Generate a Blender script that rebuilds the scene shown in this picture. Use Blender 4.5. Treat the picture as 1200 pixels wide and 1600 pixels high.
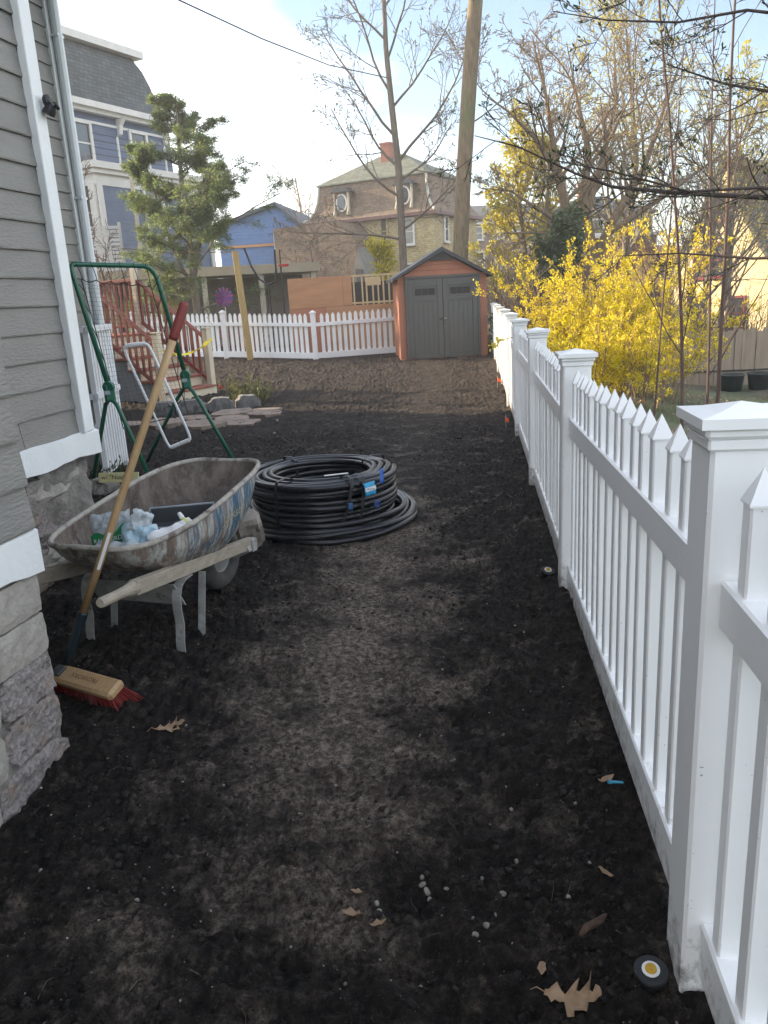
import bpy, bmesh, math, random
import numpy as np
from mathutils import Vector, Matrix, Euler, Quaternion

for o in list(bpy.data.objects):
    bpy.data.objects.remove(o, do_unlink=True)
SC = bpy.context.scene
COL = SC.collection
R = math.radians

# ------------------------------------------------------------------ camera, sky, sun, exposure
cam_data = bpy.data.cameras.new("camera")
cam = bpy.data.objects.new("camera", cam_data)
COL.objects.link(cam)
SC.camera = cam
cam.location = (0, 0, 1.5)
cam.rotation_mode = 'QUATERNION'
cam.rotation_quaternion = (Matrix.Rotation(R(90 - 15.3), 3, 'X') @ Matrix.Rotation(R(-3.3), 3, 'Z')).to_quaternion()
cam_data.sensor_fit = 'VERTICAL'
cam_data.sensor_height = 32.0
cam_data.lens = 32.0 * 1230.0 / 1600.0
cam_data.clip_start = 0.02
cam_data.clip_end = 3000

SUN_AZ = -64.0      # degrees left of straight ahead
SUN_EL = 17.0
world = bpy.data.worlds.new("World")
SC.world = world
world.use_nodes = True
wn, wl = world.node_tree.nodes, world.node_tree.links
wn.clear()
w_out = wn.new('ShaderNodeOutputWorld')
w_bg = wn.new('ShaderNodeBackground')
w_sky = wn.new('ShaderNodeTexSky')
w_sky.sky_type = 'NISHITA'
w_sky.sun_disc = False
w_sky.sun_elevation = R(SUN_EL)
w_sky.sun_rotation = R(SUN_AZ)
w_sky.air_density = 1.0
w_sky.dust_density = 0.8
w_sky.ozone_density = 1.6
w_bg.inputs['Strength'].default_value = 0.055
# thin clouds: noise on the sky direction, flattened towards the horizon
w_tc = wn.new('ShaderNodeTexCoord')
w_sep = wn.new('ShaderNodeSeparateXYZ')
w_add = wn.new('ShaderNodeMath'); w_add.operation = 'ADD'; w_add.inputs[1].default_value = 0.30
w_dx = wn.new('ShaderNodeMath'); w_dx.operation = 'DIVIDE'
w_dy = wn.new('ShaderNodeMath'); w_dy.operation = 'DIVIDE'
w_cmb = wn.new('ShaderNodeCombineXYZ')
w_noise = wn.new('ShaderNodeTexNoise')
w_noise.inputs['Scale'].default_value = 0.62
w_noise.inputs['Detail'].default_value = 7
w_noise.inputs['Roughness'].default_value = 0.52
w_noise.inputs['Distortion'].default_value = 0.25
w_map = wn.new('ShaderNodeMapping')
w_map.inputs['Location'].default_value = (19.5, 23.7, 0)
w_ramp = wn.new('ShaderNodeValToRGB')
w_ramp.color_ramp.elements[0].position = 0.42
w_ramp.color_ramp.elements[1].position = 0.78
w_mix = wn.new('ShaderNodeMixRGB')
w_mix.inputs['Color2'].default_value = (19.4, 19.4, 19.4, 1)
wl.new(w_tc.outputs['Generated'], w_sep.inputs[0])
wl.new(w_sep.outputs['Z'], w_add.inputs[0])
wl.new(w_sep.outputs['X'], w_dx.inputs[0]); wl.new(w_add.outputs[0], w_dx.inputs[1])
wl.new(w_sep.outputs['Y'], w_dy.inputs[0]); wl.new(w_add.outputs[0], w_dy.inputs[1])
wl.new(w_dx.outputs[0], w_cmb.inputs[0]); wl.new(w_dy.outputs[0], w_cmb.inputs[1])
wl.new(w_cmb.outputs[0], w_map.inputs[0])
wl.new(w_map.outputs[0], w_noise.inputs['Vector'])
wl.new(w_noise.outputs['Fac'], w_ramp.inputs[0])
wl.new(w_ramp.outputs[0], w_mix.inputs['Fac'])
wl.new(w_sky.outputs[0], w_mix.inputs['Color1'])
wl.new(w_mix.outputs[0], w_bg.inputs[0])
wl.new(w_bg.outputs[0], w_out.inputs[0])

sun_data = bpy.data.lights.new("sun", 'SUN')
sun = bpy.data.objects.new("sun", sun_data)
COL.objects.link(sun)
sun_data.energy = 2.5
sun_data.angle = R(0.6)
sun_data.color = (1.0, 0.80, 0.56)
_sd = Vector((math.sin(R(SUN_AZ)) * math.cos(R(SUN_EL)), math.cos(R(SUN_AZ)) * math.cos(R(SUN_EL)), math.sin(R(SUN_EL))))
sun.rotation_mode = 'QUATERNION'
sun.rotation_quaternion = _sd.to_track_quat('Z', 'Y')
sun.location = _sd * 60

SC.view_settings.view_transform = 'Standard'
SC.view_settings.look = 'None'
SC.view_settings.exposure = 2.45
SC.view_settings.gamma = 1.0
SC.view_settings.use_curve_mapping = False
SC.render.engine = 'CYCLES'
SC.cycles.max_bounces = 5
SC.cycles.diffuse_bounces = 3
SC.cycles.glossy_bounces = 2
SC.cycles.volume_bounces = 0
SC.cycles.transparent_max_bounces = 12
SC.cycles.caustics_reflective = False
SC.cycles.caustics_refractive = False

# ------------------------------------------------------------------ mesh helpers
class MB:
    """collects shapes; build() links them as one mesh object"""
    def __init__(s):
        s.v, s.f, s.m = [], [], []
    def add(s, vs, fs, mi=0):
        n = len(s.v)
        s.v.extend([tuple(v) for v in vs])
        s.f.extend([tuple(i + n for i in f) for f in fs])
        s.m.extend([mi] * len(fs))
        return s
    def box(s, c, d, rot=None, mi=0, b=0.0):
        x, y, z = d[0] / 2, d[1] / 2, d[2] / 2
        if b <= 0:
            vs = [(-x, -y, -z), (x, -y, -z), (x, y, -z), (-x, y, -z), (-x, -y, z), (x, -y, z), (x, y, z), (-x, y, z)]
            fs = [(0, 3, 2, 1), (4, 5, 6, 7), (0, 1, 5, 4), (1, 2, 6, 5), (2, 3, 7, 6), (3, 0, 4, 7)]
        else:
            bm = bmesh.new()
            bmesh.ops.create_cube(bm, size=1.0)
            for v in bm.verts:
                v.co = Vector((v.co.x * d[0], v.co.y * d[1], v.co.z * d[2]))
            bmesh.ops.bevel(bm, geom=bm.edges[:], offset=b, segments=1, affect='EDGES')
            bm.verts.index_update()
            vs = [v.co.copy() for v in bm.verts]
            fs = [[v.index for v in f.verts] for f in bm.faces]
            bm.free()
        Mx = None
        if rot is not None:
            Mx = rot if isinstance(rot, Matrix) else Euler(rot).to_matrix()
        out = []
        for v in vs:
            p = Vector(v)
            if Mx is not None:
                p = Mx @ p
            out.append((p.x + c[0], p.y + c[1], p.z + c[2]))
        return s.add(out, fs, mi)
    def beam(s, a, b, w, h, up=(0, 0, 1), mi=0, bev=0.0):
        """rectangular bar from a to b, w across, h along up"""
        a, b = Vector(a), Vector(b)
        d = (b - a); L = d.length; d = d / L
        upv = Vector(up)
        sx = d.cross(upv)
        if sx.length < 1e-6:
            sx = Vector((1, 0, 0))
        sx.normalize()
        uz = sx.cross(d)
        M3 = Matrix((sx, d, uz)).transposed()
        return s.box((a + b) / 2, (w, L, h), M3, mi, bev)
    def tube(s, pts, rad, n=6, mi=0, cap=True, closed=False):
        pts = [Vector(p) for p in pts]
        k = len(pts)
        if not hasattr(rad, '__len__'):
            rad = [rad] * k
        vs = []
        prev = None
        for i, p in enumerate(pts):
            if closed:
                t = pts[(i + 1) % k] - pts[i - 1]
            else:
                t = pts[min(i + 1, k - 1)] - pts[max(i - 1, 0)]
            if t.length < 1e-9:
                t = Vector((0, 0, 1))
            t.normalize()
            if prev is None:
                ref = Vector((0, 0, 1)) if abs(t.z) < 0.9 else Vector((1, 0, 0))
                a = t.cross(ref).normalized()
            else:
                a = prev - t * prev.dot(t)
                if a.length < 1e-6:
                    a = t.orthogonal()
                a.normalize()
            prev = a
            bb = t.cross(a)
            for j in range(n):
                an = 2 * math.pi * j / n
                vs.append(p + (a * math.cos(an) + bb * math.sin(an)) * rad[i])
        fs = []
        for i in range(k if closed else k - 1):
            i2 = (i + 1) % k
            for j in range(n):
                j2 = (j + 1) % n
                fs.append((i * n + j, i * n + j2, i2 * n + j2, i2 * n + j))
        if cap and not closed:
            fs.append(tuple(range(n - 1, -1, -1)))
            fs.append(tuple((k - 1) * n + j for j in range(n)))
        return s.add(vs, fs, mi)
    def lathe(s, prof, n=16, c=(0, 0, 0), mi=0, axis='Z', cap=True):
        vs, fs = [], []
        for r, z in prof:
            for j in range(n):
                a = 2 * math.pi * j / n
                p = (r * math.cos(a), r * math.sin(a), z)
                if axis == 'X':
                    p = (p[2], p[0], p[1])
                elif axis == 'Y':
                    p = (p[0], p[2], p[1])
                vs.append((p[0] + c[0], p[1] + c[1], p[2] + c[2]))
        for i in range(len(prof) - 1):
            for j in range(n):
                j2 = (j + 1) % n
                fs.append((i * n + j, i * n + j2, (i + 1) * n + j2, (i + 1) * n + j))
        if cap:
            fs.append(tuple(range(n - 1, -1, -1)))
            fs.append(tuple((len(prof) - 1) * n + j for j in range(n)))
        return s.add(vs, fs, mi)
    def prism(s, poly, a, b, plane='XZ', mi=0):
        """polygon (2D) extruded from a to b along the third axis"""
        n = len(poly)
        def P(u, v, w):
            return {'XZ': (u, w, v), 'XY': (u, v, w), 'YZ': (w, u, v)}[plane]
        vs = [P(u, v, a) for u, v in poly] + [P(u, v, b) for u, v in poly]
        fs = [tuple(range(n)), tuple(range(2 * n - 1, n - 1, -1))]
        for i in range(n):
            j = (i + 1) % n
            fs.append((i, i + n, j + n, j))
        return s.add(vs, fs, mi)
    def mesh(s, name, mats, smooth=False):
        me = bpy.data.meshes.new(name)
        me.from_pydata(s.v, [], s.f)
        for m in (mats if isinstance(mats, (list, tuple)) else [mats]):
            me.materials.append(m)
        if any(s.m):
            me.polygons.foreach_set('material_index', s.m)
        bm = bmesh.new(); bm.from_mesh(me)
        bmesh.ops.recalc_face_normals(bm, faces=bm.faces[:])
        bm.to_mesh(me); bm.free()
        if smooth:
            me.polygons.foreach_set('use_smooth', [True] * len(me.polygons))
        me.update()
        return me
    def build(s, name, mats, parent=None, loc=(0, 0, 0), rot=(0, 0, 0), smooth=False):
        return link(name, s.mesh(name, mats, smooth), parent, loc, rot)

def link(name, me, parent=None, loc=(0, 0, 0), rot=(0, 0, 0)):
    o = bpy.data.objects.new(name, me)
    COL.objects.link(o)
    o.parent = parent
    o.location = loc
    o.rotation_euler = rot
    return o

def np_mesh(name, verts, faces, mats, smooth=False, midx=None):
    """fast mesh from numpy arrays; faces (n,3) or (n,4)"""
    verts = np.asarray(verts, np.float32); faces = np.asarray(faces, np.int32)
    me = bpy.data.meshes.new(name)
    n, k = faces.shape
    me.vertices.add(len(verts)); me.vertices.foreach_set('co', verts.ravel())
    me.loops.add(n * k); me.loops.foreach_set('vertex_index', faces.ravel())
    me.polygons.add(n)
    me.polygons.foreach_set('loop_start', np.arange(0, n * k, k, dtype=np.int32))
    for m in (mats if isinstance(mats, (list, tuple)) else [mats]):
        me.materials.append(m)
    if midx is not None:
        me.polygons.foreach_set('material_index', np.asarray(midx, np.int32))
    if smooth:
        me.polygons.foreach_set('use_smooth', np.ones(n, bool))
    me.update(calc_edges=True)
    me.validate()
    return me

def thing(name, label, cat, loc=(0, 0, 0), rz=0.0, group=None):
    o = bpy.data.objects.new(name, None)
    COL.objects.link(o)
    o.empty_display_size = 0.2
    o.location = loc
    o.rotation_euler = (0, 0, R(rz))
    return tag(o, label, cat, group)

def tag(o, label, cat=None, group=None, kind=None):
    o['label'] = label
    if cat: o['category'] = cat
    if group: o['group'] = group
    if kind: o['kind'] = kind
    return o

def structure(o):
    o['kind'] = 'structure'
    return o

def text_mesh(name, body, size, mat, extrude=0.0):
    cu = bpy.data.curves.new(name, 'FONT')
    cu.body = body; cu.size = size; cu.extrude = extrude
    cu.align_x = 'CENTER'; cu.align_y = 'CENTER'
    cu.resolution_u = 2
    tmp = bpy.data.objects.new(name, cu)
    COL.objects.link(tmp)
    dg = bpy.context.evaluated_depsgraph_get()
    me = bpy.data.meshes.new_from_object(tmp.evaluated_get(dg))
    bpy.data.objects.remove(tmp, do_unlink=True)
    me.materials.clear(); me.materials.append(mat)
    return me

# ------------------------------------------------------------------ numpy noise
_rs = np.random.RandomState(7)
_LAT = _rs.rand(256, 256).astype(np.float32)
def vnoise(x, y, s, ox=0.0):
    x = np.asarray(x) / s + ox; y = np.asarray(y) / s + ox * 1.7
    xi = np.floor(x).astype(int); yi = np.floor(y).astype(int)
    fx = x - xi; fy = y - yi
    fx = fx * fx * (3 - 2 * fx); fy = fy * fy * (3 - 2 * fy)
    a = _LAT[xi & 255, yi & 255]; b = _LAT[(xi + 1) & 255, yi & 255]
    c = _LAT[xi & 255, (yi + 1) & 255]; d = _LAT[(xi + 1) & 255, (yi + 1) & 255]
    return (a + (b - a) * fx) * (1 - fy) + (c + (d - c) * fx) * fy - 0.5
def fbm(x, y, s, oct=4, ox=0.0):
    t = 0; a = 1.0
    for i in range(oct):
        t = t + a * vnoise(x, y, s, ox + i * 13.7); a *= 0.5; s *= 0.5
    return t

# ------------------------------------------------------------------ materials
def mat(name, col, rough=0.6, var=0.15, scale=6.0, col2=None, bump=0.0, bscale=60.0, metal=0.0, spec=0.5,
        stretch=None, thresh=None, coat=0.0, trans=0.0, detail=6.0, coords='WORLD'):
    m = bpy.data.materials.new(name)
    m.use_nodes = True
    nt = m.node_tree; n, l = nt.nodes, nt.links
    bs = n['Principled BSDF']
    bs.inputs['Roughness'].default_value = rough
    bs.inputs['Metallic'].default_value = metal
    bs.inputs['Specular IOR Level'].default_value = spec
    bs.inputs['Coat Weight'].default_value = coat
    if trans:
        bs.inputs['Transmission Weight'].default_value = trans
    if coords == 'WORLD':
        g = n.new('ShaderNodeNewGeometry'); vec = g.outputs['Position']
    else:
        g = n.new('ShaderNodeTexCoord'); vec = g.outputs['Object']
    if stretch:
        mp = n.new('ShaderNodeMapping'); mp.inputs['Scale'].default_value = stretch
        l.new(vec, mp.inputs[0]); vec = mp.outputs[0]
    no = n.new('ShaderNodeTexNoise'); no.inputs['Scale'].default_value = scale
    no.inputs['Detail'].default_value = detail; no.inputs['Roughness'].default_value = 0.6
    l.new(vec, no.inputs['Vector'])
    rp = n.new('ShaderNodeValToRGB')
    c1 = list(col) + [1]
    if col2 is None:
        lo = [max(0, c * (1 - var)) for c in col] + [1]; hi = [min(1, c * (1 + var)) for c in col] + [1]
    else:
        lo, hi = c1, list(col2) + [1]
    a, b = thresh if thresh else (0.3, 0.7)
    rp.color_ramp.elements[0].position = a; rp.color_ramp.elements[0].color = lo
    rp.color_ramp.elements[1].position = b; rp.color_ramp.elements[1].color = hi
    l.new(no.outputs['Fac'], rp.inputs[0])
    l.new(rp.outputs[0], bs.inputs['Base Color'])
    if bump:
        nb = n.new('ShaderNodeTexNoise'); nb.inputs['Scale'].default_value = bscale; nb.inputs['Detail'].default_value = 5
        l.new(vec, nb.inputs['Vector'])
        bp = n.new('ShaderNodeBump'); bp.inputs['Strength'].default_value = bump; bp.inputs['Distance'].default_value = 0.01
        l.new(nb.outputs['Fac'], bp.inputs['Height'])
        l.new(bp.outputs[0], bs.inputs['Normal'])
    m['ramp'] = rp.name
    return m

def overlay(m, col, scale, lo, hi, stretch=None, rough=None, detail=8.0, seed=0.0):
    """lay a second colour over a material where a noise is high (stains, chips, dust)"""
    nt = m.node_tree; n, l = nt.nodes, nt.links
    bs = n['Principled BSDF']
    src = bs.inputs['Base Color'].links[0].from_socket
    g = n.new('ShaderNodeNewGeometry'); vec = g.outputs['Position']
    mp = n.new('ShaderNodeMapping'); mp.inputs['Location'].default_value = (seed, seed * 0.7, seed * 1.3)
    if stretch: mp.inputs['Scale'].default_value = stretch
    l.new(vec, mp.inputs[0])
    no = n.new('ShaderNodeTexNoise'); no.inputs['Scale'].default_value = scale; no.inputs['Detail'].default_value = detail
    no.inputs['Roughness'].default_value = 0.65
    l.new(mp.outputs[0], no.inputs['Vector'])
    rp = n.new('ShaderNodeValToRGB')
    rp.color_ramp.elements[0].position = lo; rp.color_ramp.elements[0].color = (0, 0, 0, 1)
    rp.color_ramp.elements[1].position = hi; rp.color_ramp.elements[1].color = (1, 1, 1, 1)
    l.new(no.outputs['Fac'], rp.inputs[0])
    mx = n.new('ShaderNodeMixRGB'); mx.inputs['Color2'].default_value = list(col) + [1]
    l.new(rp.outputs[0], mx.inputs['Fac']); l.new(src, mx.inputs['Color1'])
    l.new(mx.outputs[0], bs.inputs['Base Color'])
    return m

def siding(name, col, pitch, rough=0.6, var=0.12, depth=0.35):
    """far-off lapped boards too thin to tell apart: relief only"""
    m = mat(name, col, rough, var, 3.0)
    nt = m.node_tree; n, l = nt.nodes, nt.links
    bs = n['Principled BSDF']
    g = n.new('ShaderNodeNewGeometry'); sp = n.new('ShaderNodeSeparateXYZ')
    l.new(g.outputs['Position'], sp.inputs[0])
    dv = n.new('ShaderNodeMath'); dv.operation = 'DIVIDE'; dv.inputs[1].default_value = pitch
    fr = n.new('ShaderNodeMath'); fr.operation = 'FRACT'
    iv = n.new('ShaderNodeMath'); iv.operation = 'SUBTRACT'; iv.inputs[0].default_value = 1.0
    l.new(sp.outputs['Z'], dv.inputs[0]); l.new(dv.outputs[0], fr.inputs[0]); l.new(fr.outputs[0], iv.inputs[1])
    bp = n.new('ShaderNodeBump'); bp.inputs['Strength'].default_value = 1.0; bp.inputs['Distance'].default_value = pitch * depth
    l.new(iv.outputs[0], bp.inputs['Height']); l.new(bp.outputs[0], bs.inputs['Normal'])
    return m

def shingle_mat(name, col, w=0.25, h=0.14, var=0.35, mortar=None):
    """roof shingles or bricks too far away to tell apart"""
    m = mat(name, col, 0.85, var, 2.0)
    nt = m.node_tree; n, l = nt.nodes, nt.links
    bs = n['Principled BSDF']
    src = bs.inputs['Base Color'].links[0].from_socket
    tc = n.new('ShaderNodeTexCoord')
    sp = n.new('ShaderNodeSeparateXYZ'); l.new(tc.outputs['Object'], sp.inputs[0])
    ad = n.new('ShaderNodeMath'); ad.operation = 'ADD'
    l.new(sp.outputs['X'], ad.inputs[0]); l.new(sp.outputs['Y'], ad.inputs[1])
    cb = n.new('ShaderNodeCombineXYZ'); l.new(ad.outputs[0], cb.inputs[0]); l.new(sp.outputs['Z'], cb.inputs[1])
    br = n.new('ShaderNodeTexBrick')
    br.inputs['Scale'].default_value = 1.0
    br.inputs['Brick Width'].default_value = w; br.inputs['Row Height'].default_value = h
    br.inputs['Mortar Size'].default_value = h * 0.09
    br.inputs['Color1'].default_value = (0.72, 0.72, 0.72, 1); br.inputs['Color2'].default_value = (1.15, 1.15, 1.15, 1)
    mc = mortar if mortar else (0.45, 0.45, 0.45)
    br.inputs['Mortar'].default_value = list(mc) + [1]
    l.new(cb.outputs[0], br.inputs['Vector'])
    mx = n.new('ShaderNodeMixRGB'); mx.blend_type = 'MULTIPLY'; mx.inputs['Fac'].default_value = 1.0
    l.new(src, mx.inputs['Color1']); l.new(br.outputs['Color'], mx.inputs['Color2'])
    l.new(mx.outputs[0], bs.inputs['Base Color'])
    return m

def leaf_mat(name, col, col2, rough=0.6, transl=0.35, scale=1.5):
    m = mat(name, col, rough, 0.2, scale, col2=col2, thresh=(0.35, 0.65))
    nt = m.node_tree; n, l = nt.nodes, nt.links
    bs = n['Principled BSDF']; out = n['Material Output']
    src = bs.inputs['Base Color'].links[0].from_socket
    tr = n.new('ShaderNodeBsdfTranslucent'); l.new(src, tr.inputs['Color'])
    mx = n.new('ShaderNodeMixShader'); mx.inputs[0].default_value = transl
    l.new(bs.outputs[0], mx.inputs[1]); l.new(tr.outputs[0], mx.inputs[2])
    l.new(mx.outputs[0], out.inputs['Surface'])
    return m

def glass_mat(name, col=(0.03, 0.035, 0.04), rough=0.05):
    m = mat(name, col, rough, 0.3, 0.8, spec=0.9)
    return m

MT = {}
def splash(m, z0, z1, col, scale=26.0):
    """soil splashed on the lowest part of a thing, broken up by noise"""
    nt = m.node_tree; n, l = nt.nodes, nt.links
    bs = n['Principled BSDF']; src = bs.inputs['Base Color'].links[0].from_socket
    g = n.new('ShaderNodeNewGeometry'); sp = n.new('ShaderNodeSeparateXYZ'); l.new(g.outputs['Position'], sp.inputs[0])
    mr = n.new('ShaderNodeMapRange'); mr.inputs['From Min'].default_value = z0; mr.inputs['From Max'].default_value = z1
    mr.inputs['To Min'].default_value = 0.30; mr.inputs['To Max'].default_value = -0.12
    l.new(sp.outputs['Z'], mr.inputs['Value'])
    no = n.new('ShaderNodeTexNoise'); no.inputs['Scale'].default_value = scale; no.inputs['Detail'].default_value = 9; no.inputs['Roughness'].default_value = 0.7
    l.new(g.outputs['Position'], no.inputs['Vector'])
    ad = n.new('ShaderNodeMath'); ad.operation = 'ADD'; l.new(no.outputs['Fac'], ad.inputs[0]); l.new(mr.outputs[0], ad.inputs[1])
    rp = n.new('ShaderNodeValToRGB'); rp.color_ramp.elements[0].position = 0.60; rp.color_ramp.elements[1].position = 0.82
    rp.color_ramp.elements[1].color = (0.85, 0.85, 0.85, 1)
    l.new(ad.outputs[0], rp.inputs[0])
    mx = n.new('ShaderNodeMixRGB'); mx.inputs['Color2'].default_value = list(col) + [1]
    l.new(rp.outputs[0], mx.inputs['Fac']); l.new(src, mx.inputs['Color1']); l.new(mx.outputs[0], bs.inputs['Base Color'])
    return m
MT['vinyl'] = overlay(mat('white_vinyl', (0.84, 0.845, 0.85), 0.32, 0.02, 3.0), (0.45, 0.42, 0.38), 9.0, 0.70, 0.86)
splash(MT['vinyl'], 0.02, 0.36, (0.12, 0.10, 0.085))
overlay(MT['vinyl'], (0.10, 0.09, 0.08), 120.0, 0.735, 0.76, seed=3.0, detail=2.0)
MT['vinyl_back'] = mat('white_vinyl_weathered', (0.78, 0.78, 0.78), 0.4, 0.04, 3.0)
MT['trim_white'] = overlay(mat('white_trim_paint', (0.74, 0.75, 0.74), 0.45, 0.04, 5.0, bump=0.25, bscale=35), (0.35, 0.34, 0.32), 14.0, 0.70, 0.8, stretch=(1, 1, 0.5))
MT['grey_board'] = overlay(mat('grey_clapboard_paint', (0.20, 0.19, 0.172), 0.5, 0.10, 2.5, bump=0.5, bscale=28, stretch=(1, 1, 4)), (0.13, 0.125, 0.115), 5.0, 0.62, 0.8, stretch=(1, 1, 2.5))
MT['mortar'] = mat('grey_mortar', (0.20, 0.185, 0.165), 0.95, 0.3, 18.0, bump=0.9, bscale=45)
MT['parge'] = overlay(mat('parged_cement', (0.33, 0.305, 0.27), 0.95, 0.18, 12.0, bump=0.7, bscale=60), (0.20, 0.18, 0.155), 7.0, 0.55, 0.75, seed=2.0)
MT['granite'] = overlay(mat('rough_granite', (0.13, 0.115, 0.11), 0.95, 0.4, 60.0, col2=(0.34, 0.30, 0.28), bump=1.0, bscale=90), (0.30, 0.21, 0.15), 8.0, 0.55, 0.7, seed=5.0)
MT['stone_dark'] = mat('dark_slate_stone', (0.075, 0.072, 0.075), 0.9, 0.3, 22.0, col2=(0.15, 0.14, 0.135), bump=0.8, bscale=50)
MT['stone_tan'] = overlay(mat('tan_fieldstone', (0.24, 0.19, 0.145), 0.95, 0.3, 20.0, bump=0.9, bscale=60), (0.28, 0.16, 0.10), 6.0, 0.55, 0.7)
MT['concrete'] = mat('old_concrete', (0.26, 0.24, 0.22), 0.95, 0.2, 10.0, bump=0.8, bscale=70)
MT['black_plastic'] = mat('black_plastic', (0.012, 0.012, 0.013), 0.45, 0.2, 10.0)
# ------------------------------------------------------------------ ground
FX0, FY0, FSL = 0.562, 1.358, 0.1255          # left face of the long white fence: x = FX0 + FSL*(y-FY0)
def fence_x(y):
    return FX0 + FSL * (y - FY0)

def terrain_z(x, y):
    d = np.clip((x - fence_x(y) - 0.3) / 5.0, 0, 1)
    d = d * d * (3 - 2 * d)
    far = np.clip((np.hypot(x, y) - 70) / 200, 0, 1)
    return -0.07 - 0.75 * d + far * 2.0 + 0.05 * fbm(x, y, 2.5, 3, 3.0)

def soil_base(x, y):
    """large shape of the yard without clods"""
    near = np.clip((3.7 - y) / 2.3, 0, 1)
    edge = np.clip(1 - (fence_x(y) - x) / 0.35, 0, 1)
    left = np.clip((y - 14) / 7.0, 0, 1) * np.clip((-1.5 - x) / 3.5, 0, 1)
    sink = 0.07 * np.clip((-0.75 - x) / 0.5, 0, 1) * np.clip((2.9 - y) / 0.8, 0, 1)
    return -sink + 0.03 * near * np.clip((x + 0.6) / 1.2, 0, 1) + 0.03 * edge + 0.17 * left + 0.035 * fbm(x, y, 1.3, 2, 1.0)

PRINTS = [(0.045, 1.47, 0.10, 0.07, 20), (0.03, 1.68, 0.08, 0.06, -15), (0.33, 1.98, 0.11, 0.07, 70), (-0.32, 1.5, 0.10, 0.07, 30),
          (0.16, 1.33, 0.11, 0.06, 5), (-0.62, 1.38, 0.12, 0.08, 60), (0.22, 2.5, 0.1, 0.06, 10), (-0.2, 2.15, 0.1, 0.06, -20),
          (0.45, 2.55, 0.12, 0.07, 80), (-0.75, 2.0, 0.12, 0.07, 40), (-0.05, 3.0, 0.12, 0.07, 5), (0.3, 3.6, 0.13, 0.08, -10),
          (-0.45, 2.9, 0.12, 0.08, 15), (0.12, 4.4, 0.14, 0.08, 0), (-0.3, 3.9, 0.13, 0.08, 25), (0.55, 3.1, 0.12, 0.07, 30)]

def soil_z(x, y):
    h = soil_base(x, y)
    track = np.exp(-((x - (-0.48 + 0.10 * y)) / 0.42) ** 2)         # trodden strip up the middle
    loose = 1.0 - 0.72 * track * np.clip((y - 1.7) / 0.8, 0, 1)
    n1 = fbm(x, y, 0.30, 3, 5.0)
    n2 = np.abs(fbm(x, y, 0.065, 3, 9.0))
    n3 = np.abs(fbm(x, y, 0.022, 2, 21.0))
    h = h + loose * (0.036 * n1 + 0.042 * n2 + 0.026 * n3) + 0.008 * n2 + 0.006 * n3
    for px_, py_, a, b, ang in PRINTS:
        ca, sa = math.cos(R(ang)), math.sin(R(ang))
        u = ((x - px_) * ca + (y - py_) * sa) / a; v = (-(x - px_) * sa + (y - py_) * ca) / b
        r2 = u * u + v * v
        h = h - 0.022 * np.exp(-r2 ** 2) + 0.010 * np.exp(-((np.sqrt(r2) - 1.35) / 0.3) ** 2)
    rake = np.clip((y - 9) / 3, 0, 1)
    h = h + rake * 0.05 * np.abs(fbm(x, y * 2.2, 0.35, 3, 8.0))
    return h

# whole terrain
_g = np.concatenate([-np.geomspace(150, 8, 34), np.linspace(-7.5, 20, 90), np.geomspace(20.5, 150, 38)])
_h = np.concatenate([-np.geomspace(100, 6, 16), np.linspace(-5.5, 40, 130), np.geomspace(41, 200, 26)])
GX, GY = np.meshgrid(_g, _h)
GZ = terrain_z(GX, GY)
nx_, ny_ = len(_g), len(_h)
_i = (np.arange(ny_ - 1)[:, None] * nx_ + np.arange(nx_ - 1)[None, :]).ravel()
_f = np.stack([_i, _i + 1, _i + nx_ + 1, _i + nx_], 1)
MT['terrain'] = overlay(mat('rough_grass_and_leaf_litter', (0.055, 0.05, 0.03), 0.95, 0.4, 3.0, col2=(0.10, 0.085, 0.05), bump=1.0, bscale=25), (0.045, 0.075, 0.025), 0.6, 0.45, 0.6)
structure(link('terrain', np_mesh('terrain', np.stack([GX.ravel(), GY.ravel(), GZ.ravel()], 1), _f, MT['terrain'], True)))

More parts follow.
